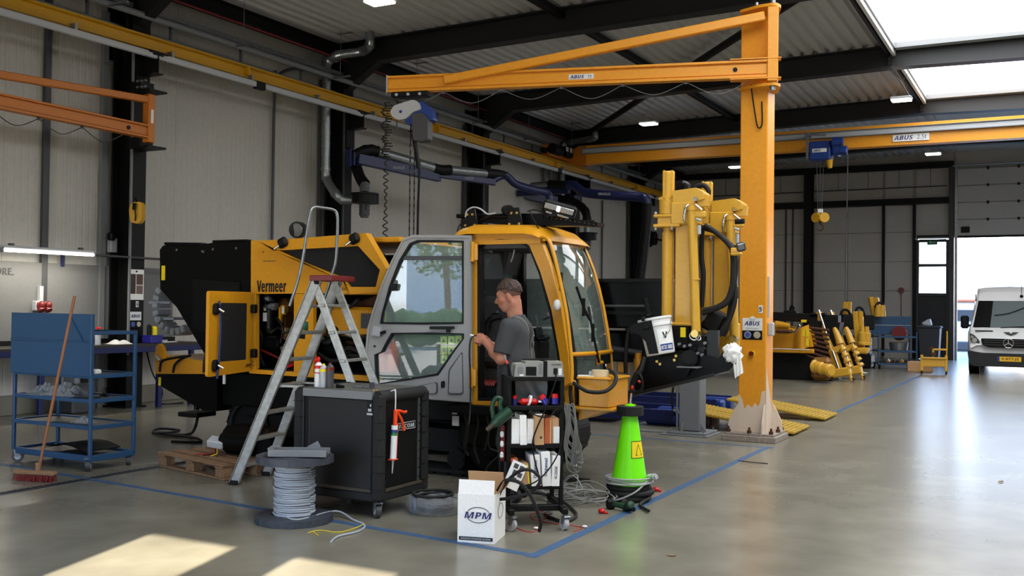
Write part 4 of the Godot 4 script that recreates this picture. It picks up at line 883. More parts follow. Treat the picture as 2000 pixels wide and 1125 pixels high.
	P(c, "inner_sticker", mb().box(V(-3.888, 1.394, -8.12), V(0.03, 0.14, 0.008), 0.0, Basis(V(0, 0, 1), 0.16)), M.white)
	P(c, "dome_lamp", mb().box(V(-4.472, 2.163, -8.35), V(0.06, 0.05, 0.03), 0.01, Basis(V(0, 0, 1), -0.5)).tube(spl([V(-4.45, 2.153, -8.35), V(-4.47, 2.068, -8.35), V(-4.491, 2.011, -8.35)], 4), 0.007, 5), M.lgrey)
	var rh := mb()
	for k in 7: rh.tube(loop(V(-4.648, 0.831, -8.25) + V(-0.07 + 0.024 * k, 0, 0), 0.075, 1.0, 0.0, 16, Basis(V(0, 0, 1), PI / 2)), 0.013, 6, true)
	P(c, "red_air_hose", rh, M.dred, "coiled red air hose")
	# light rack on the roof
	var rk := P(t, "roof_rack", mb().prism(PackedVector2Array([U(-4.966, 2.412), U(-4.967, 2.455), U(-4.514, 2.465), U(-4.142, 2.448), U(-3.61, 2.354), U(-3.61, 2.322), U(-4.141, 2.341), U(-4.676, 2.374)]), 0.16, -8.4), M.blackg, "black light rack on the cab roof")
	P(rk, "rack_tube", mb().cyl(V(-5.052, 2.453, -8.3), V(-4.459, 2.43, -8.3), 0.02, -1, 12).cyl(V(-4.727, 2.394, -8.8), V(-3.853, 2.39, -8.8), 0.03, -1, 12), M.blackg)
	for e in [U(-4.87, 2.453), U(-4.401, 2.452)]:
		var v: Vector2 = e
		P(rk, "mount_plate", mb().at(V(v.x, v.y - 0.03, -8.22)).prism(PackedVector2Array([U(-0.04, 0.08), U(0.06, 0.08), U(0.1, -0.1), U(-0.06, -0.1)]), 0.02), M.black)
		for f in [U(-0.01, 0.03), U(0.045, 0.03), U(-0.03, -0.07), U(0.07, -0.07)]:
			P(rk, "bolt", mb().cyl(V(v.x + f.x, v.y - 0.03 + f.y, -8.21), V(v.x + f.x, v.y - 0.03 + f.y, -8.195), 0.012, -1, 8), M.brass)
		P(rk, "yellow_foot", mb().box(V(v.x + 0.02, v.y - 0.135, -8.25), V(0.16, 0.02, 0.1)), M.yellow)
	for k in 12: P(rk, "cable_clip", mb().ball(V(-4.102, 2.408, -8.22) + V(0.045 * k, -0.008 * k, 0), V(0.014, 0.014, 0.014), 8), M.blackg)
	var lb := mb()
	var lx := Basis.from_euler(V(0.1, 0.35, -0.28))
	lb.box(V(-3.973, 2.475, -8.3), V(0.30, 0.13, 0.12), 0.02, lx)
	P(rk, "light_bar", lb, M.black)
	P(rk, "light_bar_lens", mb().box(V(-3.973, 2.484, -8.3) + lx * V(0, 0, 0.065), V(0.27, 0.05, 0.012), 0.004, lx).box(V(-3.973, 2.484, -8.3) + lx * V(0, -0.055, 0.06), V(0.22, 0.02, 0.012), 0.004, lx), M.chrome)
	P(rk, "light_bar_lamp", mb().box(V(-3.978, 2.484, -8.3) + lx * V(0.0, 0.0, 0.073), V(0.03, 0.05, 0.008), 0.003, lx), M.lamp)
	P(rk, "light_bracket", mb().box(V(-4.086, 2.488, -8.3), V(0.05, 0.16, 0.06), 0.01).box(V(-4.025, 2.435, -8.25), V(0.12, 0.05, 0.06)), M.black)
	P(rk, "work_lamp", mb().cyl(V(-4.552, 2.499, -8.35), V(-4.465, 2.483, -8.25), 0.045, 0.05, 16), M.black)
	P(rk, "beacon_lens", mb().ball(V(-4.438, 2.471, -8.24), V(0.018, 0.018, 0.018), 10), M.orng)
	P(rk, "antenna", mb().cyl(V(-4.8, 2.483, -8.4), V(-4.831, 2.669, -8.4), 0.005, 0.003, 6), M.black)
	P(rk, "grey_cable", mb().tube(spl([V(-4.901, 2.43, -8.2), V(-4.885, 2.488, -8.2), V(-4.819, 2.519, -8.2), V(-4.741, 2.502, -8.2), V(-4.664, 2.452, -8.2), V(-4.578, 2.458, -8.2)], 5), 0.008, 6), M.lgrey)
	for e in [[V(-4.202, 2.46, -8.15), V(-4.17, 2.399, -8.15), V(-4.128, 2.329, -8.15), V(-4.086, 2.259, -8.15), V(-4.075, 2.19, -8.15), V(-4.053, 2.098, -8.15), V(-4.083, 2.053, -8.15)], [V(-4.824, 2.401, -8.1), V(-4.901, 2.346, -8.1), V(-4.928, 2.29, -8.1)], [V(-4.248, 2.461, -8.2), V(-4.186, 2.473, -8.2), V(-4.113, 2.457, -8.2), V(-4.062, 2.423, -8.2)], [V(-4.751, 2.397, -8.2), V(-4.675, 2.419, -8.2), V(-4.599, 2.454, -8.2)]]:
		P(rk, "black_cable", mb().tube(spl(e, 5), 0.006, 5), M.black)
	cab_door(t)

func cab_door(t: Node3D):
	var o := V(-4.72, 0, -8.03)
	var ex := V(0.97, 0, -0.243).normalized()
	var ds := Transform3D(Basis(ex, Vector3.UP, ex.cross(Vector3.UP)), o)
	var mk := func() -> MB:
		var b := mb()
		b.xf = ds
		return b
	var skin := mt(Color(0.58, 0.575, 0.565), 0.5, 0.0, M.n3, 2.0)
	var ui := PackedVector2Array([U(-0.083, 2.186), U(-0.309, 2.192), U(-0.518, 2.193), U(-0.593, 2.165), U(-0.691, 2.008), U(-0.784, 1.779), U(-0.856, 1.52), U(-0.87, 1.43), U(-0.447, 1.431), U(-0.073, 1.442)])
	var uo := PackedVector2Array([U(-0.005, 2.242), U(-0.31, 2.249), U(-0.569, 2.25), U(-0.659, 2.217), U(-0.772, 2.008), U(-0.865, 1.793), U(-0.948, 1.553), U(-0.997, 1.38), U(-0.447, 1.389), U(0.006, 1.397)])
	var li := PackedVector2Array([U(-0.071, 1.344), U(-0.396, 1.343), U(-0.757, 1.336), U(-0.806, 1.254), U(-0.856, 1.163), U(-0.921, 1.137), U(-0.902, 0.861), U(-0.64, 0.907), U(-0.307, 0.968), U(-0.172, 1.164), U(-0.071, 1.297)])
	var lo := PackedVector2Array([U(0.006, 1.397), U(-0.397, 1.39), U(-0.997, 1.38), U(-1.015, 1.25), U(-1.019, 1.169), U(-1.006, 1.002), U(-0.957, 0.802), U(-0.788, 0.741), U(-0.398, 0.735), U(0.01, 0.721), U(0.009, 1.122)])
	var d: MeshInstance3D = P(t, "cab_door", mk.call().ring(uo, ui, 0.05).ring(lo, li, 0.05), skin, "open grey cab door with two windows")
	var lip := PackedVector2Array()
	var lip2 := PackedVector2Array()
	for p in [U(-0.01, 2.238), U(-0.579, 2.245), U(-0.664, 2.212), U(-0.777, 2.003), U(-0.87, 1.788), U(-0.953, 1.548), U(-1.002, 1.375), U(-1.019, 1.164), U(-1.001, 1.002), U(-0.952, 0.807), U(-0.778, 0.746), U(-0.398, 0.74), U(0.005, 0.726)]:
		lip.append(p)
		lip2.append(p + (U(-0.42, 1.35) - p).normalized() * 0.022)
	P(d, "edge_rim", mk.call().ring(lip, lip2, 0.07), skin)
	for r in [[ui, U(-0.4, 1.9)], [li, U(-0.45, 1.15)]]:
		var a := PackedVector2Array()
		var c := PackedVector2Array()
		for p in r[0]:
			a.append(p + (p - r[1]).normalized() * 0.010)
			c.append(p + (r[1] - p).normalized() * 0.012)
		P(d, "window_seal", mk.call().ring(a, c, 0.062), M.black)
		P(d, "window_pane", mk.call().prism(r[0], 0.006), M.glass)
	P(d, "window_divider", mk.call().prism(PackedVector2Array([U(-0.692, 2.055), U(-0.086, 2.055), U(-0.085, 2.018), U(-0.706, 2.017)]), 0.03), M.dgrey)
	P(d, "door_handle", mk.call().prism(rounded([U(-0.382, 1.409), U(-0.151, 1.413), U(-0.15, 1.385), U(-0.382, 1.381)], 0.012), 0.03, 0.05).box(V(-0.21, 1.38, 0.04), V(0.03, 0.05, 0.03)), M.black)
	P(d, "latch_plate", mk.call().prism(PackedVector2Array([U(-0.931, 1.4), U(-0.859, 1.392), U(-0.868, 1.306), U(-0.95, 1.318)]), 0.03, 0.04), M.lgrey)
	P(d, "latch_tongue", mk.call().prism(PackedVector2Array([U(-0.864, 1.349), U(-0.818, 1.364), U(-0.813, 1.34), U(-0.858, 1.325)]), 0.03, 0.05), M.black)
	P(d, "window_knob", mk.call().prism(rounded([U(-0.779, 1.788), U(-0.708, 1.798), U(-0.717, 1.736), U(-0.753, 1.727), U(-0.773, 1.76)], 0.01), 0.03, 0.04), M.black)
	P(d, "lock_hole", mk.call().prism(rounded([U(-0.276, 0.908), U(-0.237, 0.914), U(-0.236, 0.849), U(-0.275, 0.843)], 0.02), 0.012, 0.026), M.black)
	P(d, "screw", mk.call().prism(rounded([U(-0.938, 1.223), U(-0.918, 1.223), U(-0.917, 1.204), U(-0.938, 1.204)], 0.008), 0.012, 0.028), M.black)
	for e in [[U(-0.074, 1.19), U(-0.059, 0.793), U(-0.206, 0.789), U(-0.204, 1.013)], [U(-0.588, 0.838), U(-0.306, 0.903), U(-0.304, 0.79), U(-0.663, 0.788)]]:
		var a := rounded(e, 0.03)
		var c := PackedVector2Array()
		var m := Vector2.ZERO
		for p in a: m += p / a.size()
		for p in a: c.append(p + (m - p).normalized() * 0.014)
		P(d, "pressed_rib", mk.call().ring(a, c, 0.012, 0.028), M.dgrey)
		P(d, "pressed_panel", mk.call().prism(c, 0.012, 0.026), skin)
	for k in 6:
		var p: Vector2 = [U(-0.267, 1.279), U(-0.193, 1.281), U(-0.124, 1.287), U(-0.266, 1.19), U(-0.192, 1.192), U(-0.264, 1.106)][k]
		var lb := P(d, "warning_label", mk.call().box(V(p.x, p.y, -0.012), V(0.062, 0.078, 0.004)), mt(Color(0.62, 0.72, 0.06), 0.5))
		P(lb, "label_print", mk.call().prism(PackedVector2Array([p + U(-0.016, -0.014), p + U(0.016, -0.014), p + U(0.0, 0.018)]), 0.003, -0.009), M.ink)
	for y in [U(-0.003, 2.093), U(0.012, 0.949)]:
		P(d, "hinge", mk.call().cyl(V(0.01, y.y - 0.09, 0.03), V(0.01, y.y + 0.09, 0.03), 0.018, -1, 10).box(V(0.03, y.y, 0.02), V(0.05, 0.15, 0.02)), M.yellow)

func second_rig():
	# front end of the drilling rig: drill rack, anchor foot and the two stake-down masts
	var t: Node3D = get_node("drilling_rig")
	P(t, "drill_rack", mb().box(V(-5.3, 1.64, -9.45), V(4.1, 0.48, 0.6), 0.02), M.blackg, "long black drill rack")
	P(t, "rack_rail", mb().box(V(-5.2, 1.55, -9.13), V(4.0, 0.03, 0.04)).box(V(-5.2, 1.86, -9.13), V(4.0, 0.03, 0.04)), M.black)
	P(t, "rack_beam", mb().box(V(-4.4, 1.22, -9.5), V(2.4, 0.3, 0.4), 0.02), M.blackg)
	P(t, "pipe_bundle", mb().cyl(V(-4.282, 1.24, -9.3), V(-3.546, 1.162, -9.3), 0.03).cyl(V(-4.203, 1.609, -9.12), V(-3.446, 1.617, -9.12), 0.014), M.dgrey)
	P(t, "yellow_cylinder", mb().cyl(V(-3.486, 1.124, -9.05), V(-3.464, 0.908, -9.05), 0.05).cyl(V(-3.497, 1.124, -9.05), V(-3.492, 1.172, -9.05), 0.03), M.yellow)
	P(t, "yellow_bracket", mb().box(V(-3.782, 1.1, -9.4), V(0.12, 0.3, 0.1), 0.02), M.yellow)
	# anchor foot
	var foot := PackedVector2Array([U(-3.566, 0.758), U(-3.203, 0.885), U(-2.886, 0.965), U(-2.602, 1.047), U(-2.519, 1.132), U(-2.501, 1.224), U(-2.543, 1.264), U(-2.641, 1.243), U(-2.701, 1.153), U(-2.902, 1.193), U(-3.058, 1.216), U(-3.411, 1.143), U(-3.516, 0.957)])
	var f := P(t, "anchor_foot", mb().prism(foot, 0.05, -9.0), M.blackg, "black steel anchor foot")
	P(f, "far_plate", mb().at(V(-0.12, 0, 0)).prism(foot, 0.04, -9.45), M.blackg)
	P(f, "base_plate", mb().bar(V(-3.632, 0.758, -9.22), V(-2.737, 1.011, -9.22), 0.5, 0.03, 0.006), M.steel)
	P(f, "pivot_boss", mb().cyl(V(-2.969, 1.145, -8.97), V(-2.946, 1.149, -8.9), 0.075, -1, 24).cyl(V(-2.976, 1.144, -8.99), V(-2.94, 1.15, -8.88), 0.055, -1, 24), M.black)
	P(f, "pivot_lug", mb().prism(PackedVector2Array([U(-3.007, 1.191), U(-2.944, 1.212), U(-2.895, 1.167), U(-2.914, 1.101), U(-2.981, 0.983), U(-3.005, 0.991), U(-2.972, 1.09)]), 0.04, -8.95), M.blackg)
	for c in [V(-3.274, 1.106, -8.97), V(-3.244, 1.084, -8.97), V(-3.106, 1.126, -8.97), V(-3.091, 1.164, -8.97)]: P(f, "bolt", mb().cyl(c, c + V(0, 0, 0.015), 0.014, -1, 8), M.brass)
	P(f, "clamp_body", mb().box(V(-3.117, 1.323, -9.2), V(0.24, 0.22, 0.3), 0.02).box(V(-2.984, 1.268, -9.25), V(0.3, 0.2, 0.36), 0.02), M.black)
	P(f, "clamp_jaw", mb().prism(PackedVector2Array([U(-2.819, 1.404), U(-2.719, 1.406), U(-2.716, 1.104), U(-2.816, 1.101)]), 0.06, -9.05).box(V(-2.886, 1.19, -9.1), V(0.1, 0.12, 0.1), 0.02), M.steel)
	P(f, "yellow_sticker", mb().box(V(-3.053, 1.38, -9.04), V(0.05, 0.09, 0.006)), M.label)
	for c in [V(-3.068, 1.272, -9), V(-3.019, 1.255, -9), V(-2.966, 1.266, -9), V(-2.893, 1.193, -9), V(-2.854, 1.18, -9), V(-2.826, 1.288, -9)]: P(f, "fitting", mb().cyl(c, c + V(0, 0, 0.03), 0.014, -1, 8), M.grey)
	P(f, "wooden_chock", mb().box(V(-3.179, 0.904, -9.1), V(0.08, 0.03, 0.2)), M.wood)
	P(f, "grey_tray", mb().box(V(-2.949, 1.07, -9), V(0.2, 0.01, 0.3)), M.grey)
	P(f, "chain_shackle", mb().tube(loop(V(-2.933, 1.351, -9), 0.04, 1.0, 0.0, 18, Basis.from_euler(V(1.4, 0.3, 0))), 0.008, 6, true).tube(loop(V(-2.894, 1.333, -9), 0.025, 1.0, 0.0, 14, Basis.from_euler(V(1.2, 0.9, 0))), 0.007, 6, true), M.chrome)
	P(f, "black_motor", mb().box(V(-2.854, 1.48, -9.4), V(0.18, 0.2, 0.2), 0.02, Basis(V(0, 0, 1), -0.5)), M.black)
	P(f, "valve_block", mb().box(V(-2.938, 1.527, -9.35), V(0.07, 0.09, 0.08), 0.01).cyl(V(-2.948, 1.469, -9.35), V(-2.947, 1.396, -9.35), 0.03), M.grey)
	P(f, "rear_yellow_frame", mb().box(V(-2.916, 1.288, -9.9), V(0.30, 0.36, 0.08), 0.02).box(V(-2.851, 1.517, -9.9), V(0.12, 0.4, 0.1), 0.02), M.yellow2)
	for e in [V(0, 0, 0), V(0.20, -0.05, -0.55)]: mast(t, e)
	P(t, "rotation_motor", mb().box(V(-3.263, 2.737, -9.5), V(0.19, 0.2, 0.2), 0.03).cyl(V(-3.253, 2.761, -9.35), V(-3.252, 2.652, -9.35), 0.02).cyl(V(-3.151, 2.776, -9.35), V(-3.15, 2.648, -9.35), 0.03), M.blackg)
	var hs := [[V(-2.976, 2.365, -9.35), V(-2.861, 2.328, -9.35), V(-2.737, 2.229, -9.35), V(-2.664, 2.132, -9.35), V(-2.657, 1.903, -9.35), V(-2.694, 1.664, -9.35), V(-2.731, 1.425, -9.35), V(-2.769, 1.352, -9.35)], [V(-2.924, 2.38, -9.25), V(-2.806, 2.305, -9.25), V(-2.689, 2.193, -9.25), V(-2.654, 2.089, -9.25), V(-2.657, 1.805, -9.25), V(-2.703, 1.663, -9.25), V(-2.824, 1.596, -9.25), V(-2.937, 1.556, -9.25)], [V(-2.626, 2.186, -9.3), V(-2.663, 1.996, -9.3), V(-2.641, 1.712, -9.3), V(-2.697, 1.498, -9.3), V(-2.788, 1.353, -9.3)], [V(-2.927, 1.585, -9.25), V(-2.8, 1.615, -9.25), V(-2.704, 1.682, -9.25), V(-2.657, 1.805, -9.25)], [V(-2.992, 2.393, -9.4), V(-2.999, 2.101, -9.4), V(-2.977, 1.906, -9.4), V(-2.995, 1.613, -9.4)], [V(-3.139, 2.702, -9.5), V(-3.098, 2.77, -9.5), V(-3.017, 2.786, -9.5), V(-2.966, 2.734, -9.5), V(-2.986, 2.676, -9.5), V(-3.077, 2.67, -9.5)]]
	for p in hs: P(t, "hydraulic_hose", mb().tube(spl(p, 5), 0.024, 8), M.rubber)
	P(t, "hose_guide", mb().box(V(-2.616, 2.137, -9.2), V(0.08, 0.05, 0.05), 0.01).box(V(-2.607, 2.104, -9.2), V(0.1, 0.03, 0.06), 0.01), M.yellow2)
	P(t, "work_lamp", mb().box(V(-2.536, 2.163, -9.1), V(0.08, 0.08, 0.06), 0.012, Basis.from_euler(V(0.3, 0.5, 0.3))), M.dgrey)
	P(t, "work_lamp_lens", mb().box(V(-2.525, 2.161, -9.06), V(0.055, 0.055, 0.012), 0.004, Basis.from_euler(V(0.3, 0.5, 0.3))), M.galv)
	P(t, "tilt_sensor", mb().cyl(V(-2.647, 2.409, -9.3), V(-2.561, 2.412, -9.3), 0.025, -1, 10), M.black)
	# holder for the grease pail
	var bc := V(-3.221, 1.352, -8.82)
	var bt := Basis(V(0, 0, 1), 0.20)
	P(f, "pail_holder", mb().prism(PackedVector2Array([U(-3.438, 1.419), U(-3.379, 1.458), U(-3.222, 1.488), U(-3.207, 1.424), U(-3.152, 1.197), U(-3.239, 1.185), U(-3.269, 1.294), U(-3.348, 1.366), U(-3.417, 1.364)]), 0.012, -8.66), M.black)
	P(f, "pail_handle", mb().cyl(V(-3.262, 1.538, -8.7), V(-3.298, 1.69, -8.7), 0.02, -1, 12), M.blackg)
	P(f, "holder_strap", mb().tube(spl([V(-3.438, 1.419, -8.66), V(-3.456, 1.28, -8.66), V(-3.465, 1.14, -8.66), V(-3.463, 1.001, -8.66)], 4), 0.02, 8), M.black)
	P(f, "holder_latch", mb().box(V(-3.263, 1.423, -8.64), V(0.05, 0.03, 0.03), 0.008).box(V(-3.293, 1.501, -8.64), V(0.03, 0.04, 0.03), 0.006), M.black)
	var pail := thing("grease_pail", "white grease pail with a blue label, tilted in the black holder at the rig front", "bucket", bc + bt * V(0, -0.175, 0))
	pail.basis = bt
	P(pail, "body", mb().lathe([U(0, 0), U(0.125, 0), U(0.13, 0.01), U(0.142, 0.25), U(0.152, 0.255), U(0.152, 0.275), U(0.146, 0.28), U(0.147, 0.31), U(0.156, 0.315), U(0.156, 0.335), U(0.0, 0.34)], 32), M.white)
	var lab := func(y0: float, y1: float, a0: float, a1: float, g: float) -> MB:
		return mb().sheet(func(u, v): return V(sin(lerpf(a0, a1, u)), 0, cos(lerpf(a0, a1, u))) * (lerpf(0.131, 0.142, lerpf(y0, y1, v) / 0.25) + g) + V(0, lerpf(y0, y1, v), 0), 12, 1)
	P(pail, "paper_label", lab.call(0.02, 0.22, 0.36, 1.5, 0.001), M.paper)
	var bl := P(pail, "blue_band", lab.call(0.025, 0.085, 0.42, 1.42, 0.002), M.hblue)
	var txt := "ARCTIC GREASE"
	for k in txt.length():
		var an := 0.48 + 0.068 * k
		if txt[k] != " ": PM(bl, "letter", words(txt[k], 0.0072, 0.034, 0.0), M.white, put(V(sin(an) * 0.1362, 0.055, cos(an) * 0.1362), an))
	PM(pail, "mark", words("V", 0.05, 0.055, 0.0), M.ink, put(V(sin(0.85) * 0.141, 0.165, cos(0.85) * 0.141), 0.85))
	P(pail, "bail", mb().tube(spl([V(0.15, 0.29, 0.0), V(0.16, 0.2, 0.09), V(0.1, 0.14, 0.13)], 5), 0.004, 5), M.galv)
	var rc := V(-2.555, 1.207, -8.93)
	var rn := FastNoiseLite.new()
	rn.frequency = 1.6
	rn.seed = 8
	var rag := mb()
	rag.sheet(func(u, v): return rc + V(sin(PI * v) * cos(TAU * u), cos(PI * v), sin(PI * v) * sin(TAU * u) * 0.6) * (0.078 + 0.06 * rn.get_noise_3d(sin(PI * v) * cos(TAU * u), cos(PI * v), sin(PI * v) * sin(TAU * u))), 24, 16)
	rag.sheet(func(u, v): return rc + V(0.03 + 0.07 * (u - 0.3) + 0.02 * v, -0.02 - 0.20 * v + 0.05 * u * v, 0.02 + 0.014 * sin(u * 15.0 + v * 3.0)), 16, 10)
	one("cleaning_rag", rag, M.paper, "crumpled white rag hung on the nose of the black anchor foot", "rag", V(-2.565, 1.205, -8.95))
	# hook handle with red buttons on a strap, rod into the cone below
	var hk := V(-3.211, 0.925, -8.222)
	var hd := wthing("safety_hook", "black hook handle with red buttons hanging above the green cone", "hook", hk)
	P(hd, "grip", mb().tube(spl([hk + V(-0.015, -0.07, 0), hk + V(-0.015, 0.02, 0), hk + V(0.02, 0.1, 0), hk + V(0.05, 0.14, -0.02), hk + V(0.06, 0.25, -0.08)], 5), 0.022, 10), M.black)
	P(hd, "guard", mb().tube(spl([hk + V(0.04, 0.12, 0), hk + V(0.075, 0.06, 0), hk + V(0.07, -0.02, 0), hk + V(0.02, -0.045, 0), hk + V(-0.01, -0.03, 0)], 5), 0.012, 8), M.black)
	P(hd, "red_button", mb().ball(hk + V(-0.008, -0.01, 0.02), V(0.014, 0.022, 0.012), 12), M.red)
	P(hd, "red_trigger", mb().box(hk + V(0.05, 0.045, 0.005), V(0.03, 0.02, 0.02), 0.005, Basis(V(0, 0, 1), -0.6)), M.red)
	# grey stand behind the foot
	var sb := V(-4.12, 0, -12.6)
	var s := wthing("steel_stand", "grey steel pedestal on a bolted footplate behind the anchor foot", "stand", sb)
	P(s, "post", mb().box(sb + V(0, 0.5, 0), V(0.27, 0.9, 0.27), 0.01), M.grey)
	P(s, "foot_plate", mb().box(sb + V(0, 0.03, 0), V(0.5, 0.03, 0.52), 0.004), M.grey)
	P(s, "floor_plate", mb().box(sb + V(-0.02, 0.008, 0), V(0.62, 0.016, 0.62), 0.004).box(sb + V(-0.45, 0.01, 0.1), V(0.4, 0.02, 0.1)), M.grey)
	for k in 4:
		var g := mb()
		g.xf = Transform3D(Basis(Vector3.UP, k * PI / 2), sb)
		g.prism(PackedVector2Array([U(0.13, 0.04), U(0.22, 0.04), U(0.13, 0.16)]), 0.012, 0.08)
		P(s, "gusset", g, M.grey)
		P(s, "anchor_bolt", mb().cyl(sb + Basis(Vector3.UP, k * PI / 2) * V(0.21, 0.04, 0.21), sb + Basis(Vector3.UP, k * PI / 2) * V(0.21, 0.08, 0.21), 0.012, -1, 8), M.galv)
	P(s, "side_rod", mb().cyl(sb + V(-0.17, 0.03, 0.1), sb + V(-0.17, 0.85, 0.1), 0.014).box(sb + V(-0.17, 0.3, 0.1), V(0.1, 0.03, 0.04)), M.grey)
	P(s, "black_hose", mb().tube(spl([sb + V(-0.2, 0.85, 0.0), sb + V(-0.24, 0.6, 0.05), sb + V(-0.26, 0.4, 0.05), sb + V(-0.24, 0.22, 0.0)], 5), 0.016, 8), M.rubber)
	P(s, "cap", mb().box(sb + V(0, 0.96, 0), V(0.3, 0.02, 0.3), 0.004), M.grey)
	# blue low lift with yellow ramps
	var l := wthing("platform_lift", "low blue drive-on lift on the floor behind the grey stand", "vehicle lift", V(-6.5, 0, -14.5))
	for z in [-13.55, -15.5]:
		P(l, "runway", mb().box(V(-7.2, 0.10, z), V(3.6, 0.03, 0.72), 0.01), M.black)
		for e in [-1, 1]: P(l, "side_beam", mb().box(V(-6.9, 0.15, z + 0.4 * e), V(4.7, 0.16, 0.06), 0.01), M.dblue)
		for e in [-0.22, 0.22]: P(l, "end_block", mb().box(V(-4.75, 0.11, z + e), V(0.5, 0.2, 0.22), 0.03), M.hblue)
		for x in [-9.0, -7.0, -5.2]: P(l, "leg", mb().box(V(x, 0.045, z), V(0.12, 0.09, 0.7)), M.dblue)
	var ry := mt(Color(0.72, 0.58, 0.12), 0.7, 0.0, M.n1, 2.5)
	var k := 0
	for z in [-13.55, -15.5]:
		for w in [-0.235, 0.235]:
			k += 1
			var a := V(-4.40, 0.24, z + w)
			var b := V(-2.95, 0.035, z + w)
			var r := wthing("loading_ramp", ["yellow ramp plank nearest the pillar foot, front one", "yellow ramp plank beside the front one, at the pillar foot", "long yellow ramp plank right of the pillar, nearer one", "long yellow ramp plank right of the pillar, farther one"][k - 1], "ramp", V(-3.7, 0, z + w), "yellow ramps of the lift")
			P(r, "plank", mb().bar(a, b, 0.44, 0.035, 0.008), ry)
			var gr := mb()
			for j in 26:
				var c := a.lerp(b, (j + 0.5) / 26.0) + V(0, 0.021, 0)
				gr.box(c, V(0.018, 0.008, 0.42))
			P(r, "grip_rib", gr, ry).set_meta("kind", "stuff")
			P(r, "support", mb().box(V(-4.2, 0.1, z + w), V(0.05, 0.2, 0.36)), M.rust)

func mast(t: Node3D, d: Vector3):
	var b := func(c: Vector3, s: Vector3, bev := 0.01) -> MB: return mb().box(c + d, s, bev)
	var m := P(t, "anchor_mast", b.call(V(-3.07, 2.02, -9.15), V(0.165, 1.14, 0.15), 0.012), M.yellow2, "yellow stake-down mast")
	P(m, "mast_foot", b.call(V(-3.07, 1.455, -9.15), V(0.22, 0.03, 0.2)), M.yellow2)
	P(m, "head_block", b.call(V(-3.06, 2.48, -9.13), V(0.24, 0.21, 0.22), 0.012), M.yellow2)
	P(m, "head_cap", mb().at(d + V(-3.03, 2.635, -9.13)).prism(PackedVector2Array([U(-0.13, -0.05), U(-0.13, 0.055), U(0.09, 0.075), U(0.16, 0.03), U(0.17, -0.03), U(0.1, -0.05)]), 0.2), M.yellow2)
	P(m, "cap_lug", mb().at(d + V(-2.88, 2.60, -9.08)).prism(PackedVector2Array([U(-0.06, -0.06), U(-0.04, 0.08), U(0.06, 0.03), U(0.05, -0.06)]), 0.05), M.yellow2)
	P(m, "lug_pin", mb().cyl(d + V(-2.93, 2.6, -9.02), d + V(-2.93, 2.6, -8.98), 0.02, -1, 10).cyl(d + V(-2.93, 2.55, -9.0), d + V(-2.87, 2.5, -9.0), 0.01, -1, 6), M.chrome)
	P(m, "bent_handle", mb().tube(spl([d + V(-3.0, 2.55, -9.0), d + V(-3.02, 2.52, -8.98), d + V(-3.03, 2.42, -8.98), d + V(-3.03, 2.39, -9.01)], 4), 0.013, 8), M.chrome)
	var cl := P(t, "clamp_arm", b.call(V(-3.22, 2.46, -9.12), V(0.26, 0.03, 0.2)).box(d + V(-3.22, 2.37, -9.12), V(0.26, 0.03, 0.2), 0.006).box(d + V(-3.20, 2.415, -9.06), V(0.22, 0.08, 0.04)), M.yellow2)
	for x in [-3.33, -3.17]: P(cl, "bolt", mb().cyl(d + V(x, 2.48, -9.04), d + V(x, 2.5, -9.04), 0.014, -1, 6).cyl(d + V(x, 2.33, -9.04), d + V(x, 2.355, -9.04), 0.012, -1, 6), M.lgrey)
	var q := d + V(-3.235, 0, -9.12)
	P(t, "stake_tube", mb().cyl(q + V(0, 1.36, 0), q + V(0, 2.31, 0), 0.055, -1, 20).cyl(q + V(0, 2.31, 0), q + V(0, 2.36, 0), 0.045, -1, 20), M.yellow2)
	P(t, "stake_motor", mb().lathe([U(0, 2.48), U(0.085, 2.48), U(0.085, 2.61), U(0.078, 2.62), U(0.078, 2.645), U(0.056, 2.65), U(0.058, 2.87), U(0.05, 2.885), U(0, 2.885)], 22, Basis.IDENTITY, V(q.x, 0, q.z) + V(0, d.y, 0)), M.yellow2)
	var mt_ := mb()
	for k in 12: mt_.box(V(q.x + cos(TAU * k / 12) * 0.08, 2.625 + d.y, q.z + sin(TAU * k / 12) * 0.08), V(0.02, 0.025, 0.02), 0.004)
	for k in 4: mt_.cyl(V(q.x + cos(TAU * k / 4 + 0.6) * 0.052, 2.65 + d.y, q.z + sin(TAU * k / 4 + 0.6) * 0.052), V(q.x + cos(TAU * k / 4 + 0.6) * 0.052, 2.89 + d.y, q.z + sin(TAU * k / 4 + 0.6) * 0.052), 0.014, -1, 8)
	P(t, "motor_bolts", mt_, M.yellow2).set_meta("kind", "stuff")
	var r := d + V(-2.945, 0, -9.03)
	P(t, "lift_cylinder", mb().cyl(r + V(0.02, 1.39, 0), r + V(-0.03, 2.50, 0), 0.042, -1, 18).cyl(r + V(0.008, 1.86, 0), r + V(0.007, 1.87, 0), 0.045, -1, 18).cyl(r + V(-0.03, 2.5, 0), r + V(-0.03, 2.54, 0), 0.05, -1, 18), M.yellow2)
	P(t, "cylinder_eye", mb().cyl(r + V(0.02, 1.37, -0.05), r + V(0.02, 1.37, 0.05), 0.035, -1, 14), M.brass)
	P(t, "cylinder_port", mb().box(r + V(0.05, 2.46, 0), V(0.1, 0.06, 0.06), 0.01), M.yellow2)
	P(t, "port_fitting", mb().cyl(r + V(0.05, 2.36, 0.03), r + V(0.05, 2.28, 0.03), 0.018, -1, 8).cyl(r + V(0.02, 2.42, 0.03), r + V(0.07, 2.40, 0.04), 0.012, -1, 8), M.lgrey)

